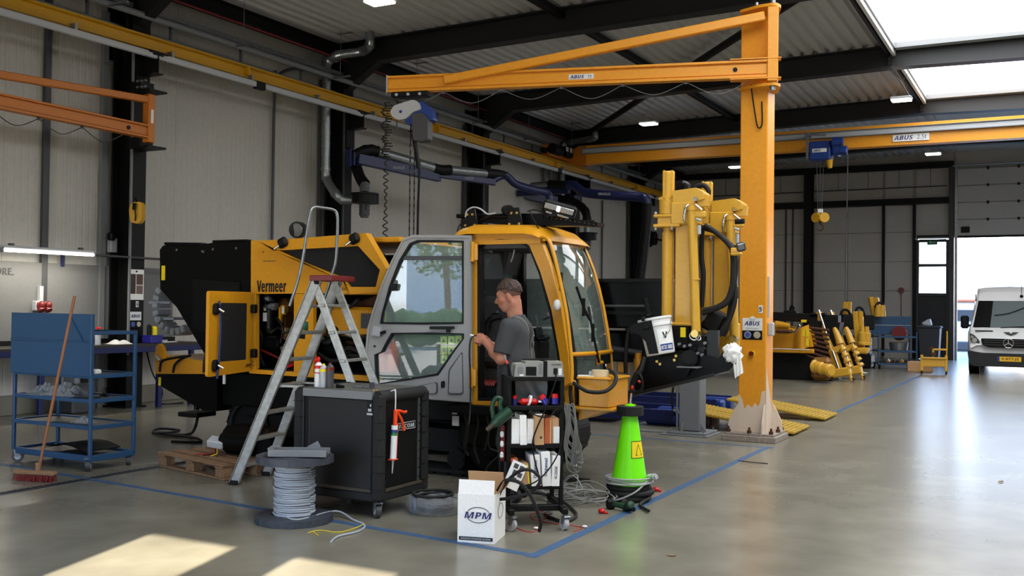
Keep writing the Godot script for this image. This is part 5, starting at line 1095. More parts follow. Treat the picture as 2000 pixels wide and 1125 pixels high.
func far_machines():
	# tracked rig with pipe rack right of the jib pillar
	var zp := -23.3
	var t := wthing("background_rig", "yellow drilling rig with rusty pipe rack, parked behind the jib pillar", "drilling machine", V(-5.06, 0, -23.394))
	P(t, "engine_hood", mb().prism(PackedVector2Array([U(-6.563, 1.169), U(-5.62, 1.211), U(-5.297, 1.125), U(-5.093, 1.199), U(-4.956, 1.087), U(-4.887, 0.768), U(-6.559, 0.624)]), 1.3, -24.0), M.yellow)
	P(t, "hood_shield", mb().sheet(func(u, v): return V(-5.238, 0.874, -23.25).lerp(V(-4.923, 0.974, -23.25), u) + V(0, (v - 0.5) * 0.5 + 0.05 * u, 0.12 * sin(PI * u)), 8, 4), M.yellow)
	P(t, "boom_cylinder", mb().cyl(V(-5.629, 1.26, -23.1), V(-5.32, 1.231, -23.1), 0.09, 0.06, 16).box(V(-5.456, 1.102, -23.1), V(0.3, 0.1, 0.2), 0.02), M.yellow)
	P(t, "leather_seat", mb().box(V(-5.41, 1.116, -23), V(0.34, 0.08, 0.3), 0.03), M.rust)
	P(t, "chrome_plate", mb().box(V(-5.15, 1.166, -23.1), V(0.05, 0.24, 0.1), 0.01, Basis(V(0, 0, 1), -0.6)), M.chrome)
	P(t, "skirt_band", mb().box(V(-5.649, 0.679, -23.2), V(1.7, 0.1, 0.1), 0.02), M.yellow)
	P(t, "white_stripe", mb().box(V(-5.635, 0.716, -23.14), V(1.5, 0.02, 0.02)), M.white)
	for c in [V(-5.025, 1.088, -23.15), V(-4.936, 1.09, -23.15), V(-4.934, 0.885, -23.15)]: P(t, "yellow_sticker", mb().box(c, V(0.06, 0.16, 0.02)), M.label)
	P(t, "undercarriage", mb().prism(PackedVector2Array([U(-6.522, 0.591), U(-5.108, 0.613), U(-4.653, 0.282), U(-4.483, 0.002), U(-4.876, -0.015), U(-5.277, 0.001), U(-6.518, 0.089)]), 1.2, -24.2), M.black)
	P(t, "pipe_rack", mb().prism(PackedVector2Array([U(-5.063, 1.368), U(-4.379, 1.322), U(-4.575, 0.097), U(-5.219, 0.481)]), 0.5, -24.2), M.black)
	for k in 9:
		P(t, "drill_pipe", mb().cyl(V(-4.986, 1.197, -23.65) + V(0.0 - 0.03 * k, -0.085 * k, 0.02), V(-4.556, 1.148, -23.65) + V(0.0, -0.105 * k, 0.02), 0.03, -1, 8), M.rust)
	P(t, "top_frame", mb().bar(V(-6.08, 1.446, -24.2), V(-4.435, 1.389, -24.2), 0.4, 0.2, 0.02).box(V(-4.894, 1.476, -24.2), V(0.4, 0.12, 0.4), 0.03).box(V(-5.54, 1.514, -24.2), V(0.3, 0.14, 0.3), 0.03), M.black)
	P(t, "yellow_sticker", mb().box(V(-5.189, 1.342, -23.95), V(0.12, 0.06, 0.02)), M.label)
	P(t, "exhaust_stack", mb().tube(spl([V(-5.539, 1.442, -24.3), V(-5.54, 1.635, -24.3), V(-5.493, 1.684, -24.3)], 4), 0.06, 10), M.black)
	for q in [V(-4.276, 0, -23.995), V(-4.181, 0, -24.884)]:
		var off: Vector3 = q
		var a := off + V(-0.62, 1.55, -0.1)
		var b := off + V(-0.05, 0.12, 0.15)
		var dir := (b - a).normalized()
		var m := P(t, "auger_mast", mb().bar(a, b, 0.17, 0.12, 0.02), M.yellow2)
		P(m, "chrome_rod", mb().cyl(a + V(0.03, 0.05, 0.1), a + dir * 0.6 + V(0.03, 0, 0.1), 0.025), M.chrome)
		P(m, "chrome_rod", mb().cyl(a + dir * 0.95 + V(0.03, 0, 0.1), a + dir * 1.4 + V(0.03, 0, 0.1), 0.025), M.chrome)
		var ax := V(0.24, 0.02, 0.06)
		P(m, "auger_motor", mb().cyl(a + dir * 0.45 + ax, a + dir * 0.8 + ax, 0.06, 0.085, 14).cyl(a + dir * 0.40 + ax, a + dir * 0.45 + ax, 0.04, 0.06, 14), M.yellow2)
		P(m, "bracket", mb().box(a + dir * 0.92 + ax * 0.5, V(0.3, 0.14, 0.1), 0.02, Basis(V(0, 0, 1), 0.5)), M.yellow2)
		P(m, "foot_block", mb().box(b + V(0.0, 0.08, 0), V(0.42, 0.2, 0.24), 0.03, Basis(V(0, 0, 1), 0.2)), M.yellow2)
		P(m, "auger_shaft", mb().cyl(a + dir * 0.8 + ax, b + ax + V(0, -0.12, 0), 0.035, -1, 10), M.yellow2)
		for k in 4: P(m, "auger_flight", mb().cyl(a + dir * (0.9 + 0.14 * k) + ax, a + dir * (0.96 + 0.14 * k) + ax + V(0.02, 0, 0), 0.075, 0.085, 14), M.yellow2)
		P(m, "auger_tip", mb().cyl(b + ax + V(0.02, -0.05, 0), b + ax + V(0.03, -0.13, 0), 0.04, 0.015, 10), M.rust)
	var vs := P(t, "vise_body", mb().box(V(-4.629, 0.303, -23.2), V(0.42, 0.5, 0.4), 0.08), mt(Color(0.55, 0.36, 0.08), 0.5, 0.0, M.n1, 3.0))
	for k in 5: P(vs, "vise_ring", mb().cyl(V(-4.732, 0.308, -23) + V(0.08 * k, 0.05 - 0.02 * k, 0.0), V(-4.732, 0.308, -23) + V(0.08 * k + 0.04, 0.05 - 0.02 * k, 0.03), 0.15 - 0.015 * (k % 2), 0.11, 12), M.yellow2)
	# a second pair of masts farther back
	var u := wthing("background_rig", "second yellow rig with upright masts standing left of the blue cart", "drilling machine", V(-6.396, 0, -40.013) + V(1.2, 0, 8))
	var g := V(-4.515, 0.471, -28.244)
	P(u, "base", mb().box(V(-5.01, 0.601, -29.791), V(0.8, 0.6, 0.6), 0.05).box(V(-5.01, 0.257, -29.798) * V(1, 0, 1) + V(0, 0.2, 0), V(0.9, 0.4, 0.7), 0.05), M.black)
	P(u, "mast", mb().bar(V(-4.668, 1.578, -27.572), V(-4.595, 0.556, -27.631), 0.12, 0.12, 0.02), M.yellow2)
	P(u, "mast", mb().bar(V(-4.556, 1.58, -27.745), V(-4.519, 0.62, -27.785), 0.12, 0.12, 0.02), M.yellow2)
	for c in [V(-4.468, 0.961, -27.464), V(-4.364, 0.949, -27.52)]:
		P(u, "stake_motor", mb().lathe([U(0, 0.24), U(0.05, 0.24), U(0.06, 0.1), U(0.1, 0.06), U(0.1, -0.16), U(0.12, -0.18), U(0.12, -0.24), U(0, -0.24)], 16, Basis.IDENTITY, c), M.yellow2)
	P(u, "foot_block", mb().box(V(-4.491, 0.565, -27.46), V(0.36, 0.16, 0.3), 0.04).box(V(-4.398, 0.592, -27.509), V(0.2, 0.12, 0.3), 0.03), M.yellow2)
	P(u, "leaning_mast", mb().bar(V(-4.643, 1.982, -29.846), V(-4.541, 1.44, -29.912), 0.13, 0.13, 0.02), M.yellow2)
	P(u, "leaning_mast", mb().bar(V(-4.504, 1.97, -29.921), V(-4.415, 1.442, -29.98), 0.13, 0.13, 0.02), M.yellow2)
	for c in [V(-4.422, 1.599, -29.746), V(-4.322, 1.6, -29.8)]: P(u, "leaning_motor", mb().cyl(c + V(0, 0.16, 0), c + V(0, -0.16, 0), 0.07, 0.1, 14), M.yellow2)
	P(u, "rear_mast", mb().bar(V(-5.168, 1.827, -29.001), V(-5.179, 1.321, -29.005), 0.12, 0.12, 0.02).bar(V(-5.069, 1.842, -29.054), V(-5.092, 1.322, -29.051), 0.12, 0.12, 0.02), M.yellow2)
	for e in [[V(-5.265, 1.377, -28.731), V(-5.204, 1.587, -28.759), V(-5.081, 1.603, -28.825), V(-4.995, 1.464, -28.874)], [V(-4.697, 1.525, -27.67), V(-4.615, 1.673, -27.711), V(-4.521, 1.634, -27.763), V(-4.462, 1.448, -27.798)], [V(-4.497, 1.697, -29.704), V(-4.422, 1.812, -29.741), V(-4.322, 1.799, -29.795), V(-4.284, 1.643, -29.819)]]:
		P(u, "hydraulic_hose", mb().tube(spl(e, 5), 0.035, 8), M.black)
	P(u, "cross_frame", mb().bar(V(-5.227, 1.296, -28.526), V(-4.434, 1.279, -28.952), 0.3, 0.4, 0.03), M.black)
	# blue service cart
	var cb := V(-4.03, 0, -29.986)
	var c := thing("service_cart", "blue tool cart with tall back panel far off beside the bins", "cart", cb, 0.42)
	cart_body(c, 1.02, 1.45, [0.12, 0.46, 0.86], 0.62)
	one("red_drum", mb().cyl(cb + V(0.1, 0.98, -0.6), cb + V(0.12, 0.98, -0.1), 0.2, -1, 20), M.dred, "red round drum behind the far blue cart", "drum", cb + V(0.1, 0.88, -0.3))
	one("steel_basin", mb().lathe([U(0.10, 0), U(0.22, 0.02), U(0.26, 0.24), U(0.25, 0.24), U(0.2, 0.03), U(0, 0.02)], 20, Basis.IDENTITY, cb + V(0.12, 0.49, 0.0)), M.galv, "shiny steel basin on the middle shelf of the far blue cart", "basin", cb + V(0.12, 0.49, 0))
	for k in 7:
		var q := cb + Basis(Vector3.UP, 0.42) * V(-0.4 + 0.12 * k, 0.19, 0.05 * sin(k * 2.0))
		one("machine_part", mb().cyl(q + V(-0.05, -0.03, 0), q + V(0.05, 0.02 * (k % 3), 0.03), 0.045, 0.06, 10), [M.rust, M.dgrey, M.yellow2][k % 3], "worn machine part on the far blue cart, %s from the left" % ["first", "second", "third", "fourth", "fifth", "sixth", "seventh"][k], "machine part", q, "machine parts on the far cart")
	# wheeled bin in front of the glazed panel
	var bp := V(-3.68, 0, -35.6)
	var bn := wthing("wheeled_bin", "dark grey wheeled bin in front of the tall glazed panel", "bin", bp)
	var bb := mb()
	bb.sheet(func(u, v): return bp + V(lerpf(0.27, 0.32, v) * [-1, 1, 1, -1, -1][int(u * 4 + 0.01)], 0.06 + v * 1.0, lerpf(0.26, 0.34, v) * [-1, -1, 1, 1, -1][int(u * 4 + 0.01)]), 4, 4, false)
	P(bn, "body", bb, M.dgrey)
	P(bn, "lid", mb().box(bp + V(0, 1.09, 0.02), V(0.72, 0.07, 0.76), 0.03), M.dgrey)
	for s in [-1, 1]: P(bn, "wheel", mb().cyl(bp + V(0.26 * s - 0.03, 0.1, -0.24), bp + V(0.26 * s + 0.03, 0.1, -0.24), 0.1), M.black)
	P(bn, "handle", mb().cyl(bp + V(-0.3, 1.06, -0.4), bp + V(0.3, 1.06, -0.4), 0.02), M.dgrey)
	one("crumpled_paper", mb().ball(bp + V(-0.12, 1.2, 0.05), V(0.14, 0.09, 0.12), 8).cyl(bp + V(0.0, 1.15, 0), bp + V(-0.06, 1.32, 0.05), 0.07, 0.09, 10), M.white, "crumpled white paper lying on the dark bin lid", "waste paper", bp + V(-0.1, 1.13, 0))
	# yellow wheeled frame
	var yf := V(-2.826, 0, -28.241)
	var y := thing("lifting_stand", "yellow wheeled steel frame standing before the dark bin", "trolley", yf, 0.12)
	for s in [-1, 1]:
		P(y, "leg", mb().box(V(0.29 * s, 0.27, 0), V(0.07, 0.42, 0.07), 0.01), M.yellow2)
		P(y, "caster", mb().cyl(V(0.29 * s - 0.02, 0.05, 0.02), V(0.29 * s + 0.02, 0.05, 0.02), 0.05, -1, 14), M.black)
		P(y, "foot", mb().bar(V(0.29 * s, 0.1, -0.28), V(0.29 * s, 0.1, 0.1), 0.05, 0.05), M.yellow2)
	P(y, "front_panel", mb().box(V(0, 0.28, 0.0), V(0.56, 0.2, 0.05), 0.01), M.yellow2)
	P(y, "top_rail", mb().box(V(0, 0.40, 0.03), V(0.6, 0.05, 0.07), 0.01), M.yellow2)
	P(y, "push_handle", mb().tube(spl([V(0.30, 0.42, -0.1), V(0.31, 0.8, -0.1), V(0.31, 1.1, -0.1)], 3), 0.02, 8).box(V(0.14, 0.62, -0.1), V(0.36, 0.05, 0.05), 0.01).box(V(-0.02, 0.52, -0.1), V(0.05, 0.22, 0.05)), M.yellow2)
	P(y, "valve", mb().box(V(-0.02, 0.5, 0), V(0.12, 0.1, 0.08), 0.02).cyl(V(-0.1, 0.62, 0), V(-0.02, 0.7, 0), 0.03), M.rust)
	one("cardboard_box", mb().box(yf + V(-0.42, 0.13, -0.9), V(0.6, 0.26, 0.5), 0.01), M.card, "brown cardboard box on the floor left of the yellow wheeled frame", "box", yf + V(-0.42, 0, -0.9))
	one("fire_alarm", mb().cyl(V(-4.729, 2.304, -36.8), V(-4.719, 2.302, -36.72), 0.1, -1, 16).box(V(-4.725, 1.817, -36.79), V(0.02, 0.8, 0.03)), M.dred, "small red round alarm on the far wall above the blue cart", "alarm", V(-4.729, 2.304, -36.8))
	one("floor_cloth", mb().ball(V(-4.434, 0, -27.211) + V(0, 0.015, 0), V(0.16, 0.02, 0.1), 10), M.white, "white cloth on the floor right of the background rig's augers", "cloth", V(-4.434, 0, -27.211))

func cart_body(c: Node3D, w: float, h: float, shelves: Array, deep: float):
	for sx in [-1, 1]:
		for sz in [-1, 1]:
			P(c, "leg", mb().box(V(sx * w / 2, 0.13 + (h - 0.13) / 2 * (1.0 if sz < 0 else 0.68), sz * deep / 2), V(0.04, (h - 0.13) * (1.0 if sz < 0 else 0.68), 0.04), 0.006), M.blue)
			P(c, "caster", mb().cyl(V(sx * w * 0.46 - 0.02, 0.06, sz * deep * 0.44), V(sx * w * 0.46 + 0.02, 0.06, sz * deep * 0.44), 0.06, -1, 16).box(V(sx * w * 0.46, 0.11, sz * deep * 0.44), V(0.06, 0.05, 0.07)), M.black)
	for y in shelves: P(c, "shelf", mb().box(V(0, y + 0.03, 0), V(w, 0.03, deep), 0.004).box(V(0, y + 0.025, deep / 2), V(w, 0.05, 0.02)), M.blue)
	P(c, "back_panel", mb().box(V(0, h - 0.26, -deep / 2 + 0.04), V(w + 0.06, 0.52, 0.05), 0.008), M.blue)
	P(c, "panel_seam", mb().box(V(0, h - 0.25, -deep / 2 + 0.068), V(w + 0.04, 0.012, 0.01)), M.lgrey)

func van():
	var p := V(-1.12, 0, -28.6)
	var t := thing("delivery_van", "white delivery van with black bumper facing into the hall at the far door", "van", p, 0.02)
	var wht := mt(Color(0.95, 0.955, 0.96), 0.25)
	# body: loft of cross-sections from the nose to the rear
	var sec := [[0.0, 0.30, 0.86, 0.80, 0.62], [-0.06, 0.28, 0.90, 0.90, 0.74], [-0.5, 0.26, 0.96, 1.08, 0.86], [-0.86, 0.26, 0.98, 1.22, 0.90], [-1.25, 0.26, 0.99, 1.78, 0.80], [-1.6, 0.26, 0.99, 2.12, 0.78], [-2.0, 0.26, 0.99, 2.27, 0.80], [-2.8, 0.26, 0.99, 2.32, 0.82], [-5.6, 0.26, 0.99, 2.32, 0.82], [-5.75, 0.3, 0.96, 2.28, 0.8]]
	var f := func(u: float, v: float) -> Vector3:
		var i := mini(int(u * 9.0 + 0.0001), 8)
		var k := u * 9.0 - i
		var a: Array = sec[i]
		var b: Array = sec[i + 1]
		var hw := lerpf(a[2], b[2], k)
		var top := lerpf(a[3], b[3], k)
		var tw := lerpf(a[4], b[4], k)
		var lo := lerpf(a[1], b[1], k)
		var pts := [U(-hw * 0.9, lo), U(-hw, lo + 0.2), U(-hw, minf(1.05, top * 0.85)), U(-lerpf(hw, tw, 0.55), lerpf(1.05, top, 0.6) if top > 1.3 else top * 0.94), U(-tw, top - 0.04), U(-tw * 0.7, top), U(0, top + 0.02)]
		var s := 1.0
		var vv := v * 2.0
		if vv > 1.0:
			vv = 2.0 - vv
			s = -1.0
		var j := mini(int(vv * 6.0), 5)
		var q: Vector2 = (pts[j] as Vector2).lerp(pts[j + 1], vv * 6.0 - j)
		return V(q.x * s, q.y, lerpf(a[0], b[0], k))
	P(t, "body", mb().sheet(f, 36, 36).box(V(0, 0.6, -2.9), V(1.8, 0.6, 5.6)), wht)
	var ws := func(u: float, v: float) -> Vector3:
		var y := lerpf(1.20, 1.90, v)
		var hw := lerpf(0.86, 0.75, v)
		var x := lerpf(-hw, hw, u)
		return V(x, y, -0.79 - (y - 1.2) * 0.76 - 0.12 * pow(absf(x), 2.5) + 0.03)
	P(t, "windscreen", mb().sheet(ws, 16, 8), mt(Color(0.42, 0.46, 0.47), 0.08))
	P(t, "windscreen_shade", mb().sheet(func(u, v): return ws.call(u * 0.24, v) + V(0, 0, 0.006), 4, 8), M.blackg)
	P(t, "wiper", mb().tube(spl([V(-0.35, 1.52, -0.98), V(0.0, 1.58, -1.0), V(0.4, 1.75, -1.16)], 4), 0.012, 6).tube([V(-0.2, 1.2, -0.74), V(0.5, 1.24, -0.78)], 0.014, 6), M.black)
	P(t, "bumper", mb().prism(rounded([U(-0.95, 0.62), U(-0.90, 0.28), U(-0.8, 0.22), U(0.8, 0.22), U(0.90, 0.28), U(0.95, 0.62), U(0.6, 0.56), U(-0.6, 0.56)], 0.08), 0.3, -0.10), M.steel)
	P(t, "grille", mb().prism(rounded([U(-0.64, 0.93), U(-0.60, 0.76), U(-0.45, 0.70), U(0.45, 0.70), U(0.60, 0.76), U(0.64, 0.93)], 0.05), 0.06, 0.01), M.black)
	for y in [0.77, 0.83, 0.89]: P(t, "grille_bar", mb().box(V(0, y, 0.05), V(1.1, 0.014, 0.02)), M.dgrey)
	P(t, "grille_emblem", mb().tube(loop(V(0, 0.82, 0.07), 0.115, 1.0, 0.0, 28, Basis(Vector3.RIGHT, PI / 2)), 0.012, 8, true).bar(V(0, 0.82, 0.07), V(0, 0.93, 0.07), 0.02, 0.02).bar(V(0, 0.82, 0.07), V(0.095, 0.765, 0.07), 0.02, 0.02).bar(V(0, 0.82, 0.07), V(-0.095, 0.765, 0.07), 0.02, 0.02), M.chrome)
	for s in [-1.0, 1.0]:
		P(t, "headlight", mb().prism(rounded([U(s * 0.66, 0.78), U(s * 0.88, 0.86), U(s * 0.90, 1.06), U(s * 0.80, 1.02), U(s * 0.66, 0.86)], 0.04), 0.12, -0.08), M.dgrey)
		P(t, "headlight_lens", mb().cyl(V(s * 0.78, 0.88, -0.02), V(s * 0.78, 0.88, 0.01), 0.06, -1, 14).cyl(V(s * 0.84, 0.96, -0.04), V(s * 0.84, 0.96, 0.0), 0.035, -1, 12), M.chrome)
		P(t, "wheel", mb().cyl(V(s * 0.95, 0.34, -0.95), V(s * 0.70, 0.34, -0.95), 0.34, -1, 24), M.rubber)
		P(t, "wheel", mb().cyl(V(s * 0.95, 0.34, -4.6), V(s * 0.70, 0.34, -4.6), 0.34, -1, 24), M.rubber)
		P(t, "wing_mirror", mb().box(V(s * 1.06, 1.33, -0.95), V(0.2, 0.34, 0.12), 0.04).box(V(s * 0.96, 1.24, -0.98), V(0.14, 0.06, 0.06)), M.black)
	P(t, "hood_vent", mb().box(V(-0.58, 1.11, -0.52), V(0.42, 0.03, 0.03)).box(V(0.58, 1.11, -0.52), V(0.42, 0.03, 0.03)), M.black)
	P(t, "hood_emblem", mb().at(V(0.05, 1.05, -0.30), 0, -0.9).prism(PackedVector2Array([U(-0.17, 0.06), U(-0.04, 0.06), U(0, 0.0), U(0.04, 0.06), U(0.17, 0.06), U(0, -0.07)]), 0.02), M.dgrey)
	var np := P(t, "number_plate", mb().box(V(0.02, 0.42, 0.055), V(0.54, 0.12, 0.012), 0.004), mt(Color(0.93, 0.72, 0.08), 0.5))
	P(np, "blue_strip", mb().box(V(-0.225, 0.42, 0.062), V(0.05, 0.118, 0.004)), M.hblue)
	PM(np, "lettering", words("V-677-JZ", 0.40, 0.075, 0.0), M.ink, put(V(0.04, 0.42, 0.063)))
	P(t, "aerial", mb().cyl(V(0.28, 2.02, -1.2), V(0.28, 2.3, -1.35), 0.007).ball(V(0.28, 2.02, -1.2), V(0.045, 0.045, 0.045), 10), M.black)
	P(t, "marker_lamp", mb().box(V(-0.82, 1.98, -1.5), V(0.03, 0.2, 0.1), 0.01), M.dgrey)

func caster(t: Node3D, p: Vector3, r: float, yaw: float, wheel_mat: Material):
	var b := Basis(Vector3.UP, yaw)
	var c := P(t, "caster", mb().cyl(p + b * V(-r * 0.36, r, 0), p + b * V(r * 0.36, r, 0), r, -1, 20), wheel_mat)
	P(c, "hub", mb().cyl(p + b * V(-r * 0.42, r, 0), p + b * V(r * 0.42, r, 0), r * 0.55, -1, 16), M.lgrey)
	var f := mb()
	for s in [-1, 1]: f.bar(p + b * V(s * r * 0.5, r, 0), p + b * V(s * r * 0.5, r * 2.15, r * 0.4), 0.006, r * 0.7)
	f.box(p + b * V(0, r * 2.2, r * 0.4), V(r * 1.2, r * 0.2, r * 1.2), 0.004, b).cyl(p + b * V(0, r * 2.2, r * 0.4), p + b * V(0, r * 2.5, r * 0.4), r * 0.35)
	P(c, "fork", f, M.galv)

func workbench():
	var t := wthing("workbench", "long workbench with blue steel frame along the left wall under the grey panel", "workbench", V(-12.4, 0, -9.0))
	P(t, "top", mb().box(V(-12.42, 0.95, -8.6), V(0.74, 0.045, 7.0), 0.006), mt(Color(0.16, 0.14, 0.12), 0.6))
	P(t, "front_rail", mb().box(V(-12.08, 0.895, -8.6), V(0.06, 0.09, 7.0), 0.006), M.dblue)
	for z in [-9.15, -11.2, -11.85]: P(t, "leg", mb().box(V(-12.1, 0.44, z), V(0.07, 0.88, 0.07), 0.004), M.dblue)
	for z in [-8.6, -9.6]: P(t, "leg", mb().box(V(-12.7, 0.44, z), V(0.07, 0.88, 0.07), 0.004), M.dblue)
	P(t, "upstand", mb().box(V(-12.74, 1.0, -8.6), V(0.04, 0.08, 7.0)), M.black)
	var pn := wthing("back_panel", "grey wall panel with dark lettering behind the workbench", "wall panel", V(-12.78, 1.0, -8.6))
	P(pn, "board", mb().box(V(-12.79, 1.57, -8.6), V(0.03, 1.14, 7.0), 0.004), mt(Color(0.44, 0.44, 0.435), 0.5, 0.0, M.n3, 0.5))
	PM(pn, "lettering", words("ORE.", 0.27, 0.10, 0.0), M.dgrey, put(V(-12.77, 1.997, -9.065), PI / 2))
	for z in [-8.86, -9.98, -11.95]: P(pn, "bracket", mb().box(V(-12.77, 2.2, z), V(0.03, 0.2, 0.05)), M.dblue)
	# tube lamp over the bench
	var a := V(-12.3, 2.265, -8.68)
	var b := V(-12.3, 2.27, -10.141)
	var l := wthing("tube_lamp", "lit fluorescent tube lamp over the workbench at the left", "lamp", a.lerp(b, 0.5))
	P(l, "lamp", mb().cyl(a, b, 0.022, -1, 12), glow(Color(1.0, 0.98, 0.92), 5.0))
	P(l, "housing", mb().box(a.lerp(b, 0.5) + V(-0.02, 0.045, 0), V(0.07, 0.04, 1.5), 0.008), M.lgrey)
	for z in [a.z, b.z]: P(l, "end_cap", mb().box(V(-12.3, a.y + 0.01, z), V(0.06, 0.08, 0.03), 0.01), M.grey)
	for f in [0.1, 0.85]: P(l, "clip", mb().box(a.lerp(b, f) + V(-0.02, 0.08, 0), V(0.05, 0.03, 0.06)).box(a.lerp(b, f) + V(-0.25, 0.05, 0), V(0.46, 0.02, 0.02)), M.dgrey)
	P(l, "cable", mb().cyl(b, b + V(0, -0.01, -3.0), 0.018, -1, 8), M.dgrey)
	var al := AreaLight3D.new()
	al.name = "tube_glow"
	al.area_size = U(0.05, 1.45)
	al.light_energy = 3.0
	al.light_color = Color(1.0, 0.97, 0.9)
	al.area_range = 30.0
	al.shadow_enabled = true
	l.add_child(al, true)
	al.position = V(0, -0.035, 0)
	al.rotation = V(-PI / 2, 0, 0)
	# red sockets under the cable duct
	var so := V(-12.7, 1.508, -9.609)
	var s := wthing("power_socket", "pair of red industrial sockets on the grey panel behind the blue trolley", "socket", so)
	P(s, "box", mb().box(so + V(-0.04, 0.02, 0.06), V(0.1, 0.14, 0.1), 0.01).box(so + V(-0.05, 0.18, 0), V(0.05, 0.24, 0.06)), M.lgrey)
	for z in [-0.06, 0.05]: P(s, "socket_cover", mb().cyl(so + V(-0.02, 0.05, z), so + V(0.06, -0.05, z), 0.055, 0.05, 14).ball(so + V(0.05, 0.03, z), V(0.05, 0.06, 0.05), 10), M.dred)
	# on the bench
	var q := V(-12.25, 1.012, -10.191) * V(1, 0, 1) + V(0, 0.973, 0)
	var sb := wthing("spray_bottle", "clear spray bottle with red top on the workbench", "bottle", q)
	P(sb, "body", mb().lathe([U(0, 0), U(0.04, 0), U(0.04, 0.15), U(0.018, 0.19), U(0.018, 0.22), U(0, 0.22)], 14, Basis.IDENTITY, q), M.lgrey)
	P(sb, "sprayer", mb().box(q + V(0.02, 0.24, 0), V(0.09, 0.04, 0.03), 0.01), M.red)
	var rg := V(-12.2, 1.005, -10.531) * V(1, 0, 1) + V(0, 0.973, 0)
	one("cleaning_rag", mb().sheet(func(u, v): return rg + V((v - 0.5) * 0.26, 0.085 * sin(PI * u) * sin(PI * v) * (0.8 + 0.4 * sin(u * 9.0)) + 0.004, (0.5 - u) * 0.32), 16, 10), M.white, "bunched white rag lying on the workbench", "rag", rg)
	var bn := V(-12.2, 1.037, -11.147) * V(1, 0, 1) + V(0, 0.973, 0)
	var bi := wthing("parts_bin", "small blue parts bin on the workbench right of the column", "bin", bn)
	P(bi, "body", mb().box(bn + V(0, 0.06, 0), V(0.22, 0.12, 0.22), 0.012), mt(Color(0.14, 0.12, 0.48), 0.4))
	P(bi, "rim", mb().box(bn + V(0, 0.115, 0), V(0.235, 0.015, 0.235), 0.004), mt(Color(0.14, 0.12, 0.48), 0.4))
	one("paint_can", mb().lathe([U(0, 0), U(0.045, 0), U(0.045, 0.11), U(0.03, 0.13), U(0, 0.13)], 14, Basis.IDENTITY, bn + V(0, 0.124, -0.04)), M.label, "yellow can standing in the small blue bin", "can", bn + V(0, 0.124, -0.04))
	one("spray_can", mb().lathe([U(0, 0), U(0.035, 0), U(0.035, 0.13), U(0.02, 0.16), U(0, 0.16)], 14, Basis.IDENTITY, bn + V(0, 0.124, 0.06)), M.black, "dark can standing in the small blue bin beside the yellow one", "can", bn + V(0, 0.124, 0.06))
	var pp := V(-12.25, 0.973, -11.448) * V(1, 0, 1) + V(0, 0.973, 0)
	one("paper_sheets", mb().box(pp + V(0, 0.01, 0), V(0.2, 0.01, 0.4), 0.0, Basis(Vector3.UP, 0.3)).box(pp + V(0.02, 0.024, 0.1), V(0.16, 0.012, 0.2), 0.0, Basis.from_euler(V(0.1, 0.6, 0.05))), M.white, "loose white papers at the right end of the workbench", "paper", pp)
	# under the bench
	var u := V(-16.938, 0, -14.097) 
	u = V(-12.4, 0, -9.95)
	var mc := wthing("bench_machine", "grey bench machine under the workbench behind the blue trolley", "machine", u)
	P(mc, "body", mb().box(u + V(0, 0.2, 0), V(0.4, 0.4, 0.4), 0.03), M.dgrey)
	P(mc, "head", mb().box(u + V(0.02, 0.52, 0), V(0.3, 0.24, 0.26), 0.04).box(u + V(0.05, 0.69, 0.02), V(0.16, 0.1, 0.18), 0.03), M.grey)
	P(mc, "panel", mb().box(u + V(0.18, 0.5, 0), V(0.02, 0.12, 0.12)), M.black)
	one("black_cable", mb().tube(spl([V(-12.6, 0.85, -11.4), V(-12.4, 0.5, -11.35), V(-12.45, 0.2, -11.6), V(-12.35, 0.015, -11.5), V(-12.2, 0.015, -11.8)], 6), 0.013, 6), M.rubber, "black cable hanging below the right end of the workbench", "cable", V(-12.4, 0, -11.5))
	# poster and crane plate on the first column
	var pc := V(-12.322, 1.86, -10.93)
	var po := wthing("wall_poster", "white poster with two photographs pinned to the first black column", "poster", pc)
	P(po, "sheet", mb().box(pc, V(0.004, 0.46, 0.29)), M.paper)
	P(po, "picture", mb().box(pc + V(0.003, 0.01, 0.072), V(0.003, 0.3, 0.12)), mt(Color(0.33, 0.27, 0.23), 0.5, 0.0, noise_tex(0.03, 0.2, 1.0, 3, 4), 4.0))
	P(po, "picture", mb().box(pc + V(0.003, 0.08, -0.064), V(0.003, 0.16, 0.125)), mt(Color(0.36, 0.24, 0.17), 0.5, 0.0, M.n1, 6.0))
	P(po, "picture", mb().box(pc + V(0.003, -0.075, -0.064), V(0.003, 0.13, 0.125)), mt(Color(0.50, 0.40, 0.36), 0.5, 0.0, M.n1, 6.0))
	P(po, "magnet", mb().cyl(pc + V(0.002, 0.2, 0), pc + V(0.014, 0.2, 0), 0.014), M.rust)
	var cc := V(-12.325, 1.385, -10.93)
	var cp := wthing("crane_plate", "crane maker's sign with black button field on the first black column", "sign", cc)
	var sg := P(cp, "plate", mb().box(cc, V(0.012, 0.13, 0.22), 0.003), M.white)
	PM(sg, "lettering", words("ABUS", 0.17, 0.048, 0.25), M.navy, put(cc + V(0.008, 0.0, 0), PI / 2))
	var bf := P(cp, "black_field", mb().box(cc + V(0, -0.125, 0), V(0.012, 0.11, 0.22), 0.003), M.black)
	for e in [[0.05, Color(0.25, 0.33, 0.62)], [-0.06, Color(0.72, 0.70, 0.62)]]: P(bf, "badge", mb().cyl(cc + V(0.005, -0.125, e[0]), cc + V(0.012, -0.125, e[0]), 0.038, -1, 20), mt(e[1], 0.5))
	var np := P(cp, "number_plate", mb().box(cc + V(0, 0.18, -0.03), V(0.006, 0.09, 0.05)), M.white)
	PM(np, "lettering", words("6", 0.03, 0.055, 0.0), M.navy, put(cc + V(0.005, 0.18, -0.03), PI / 2))

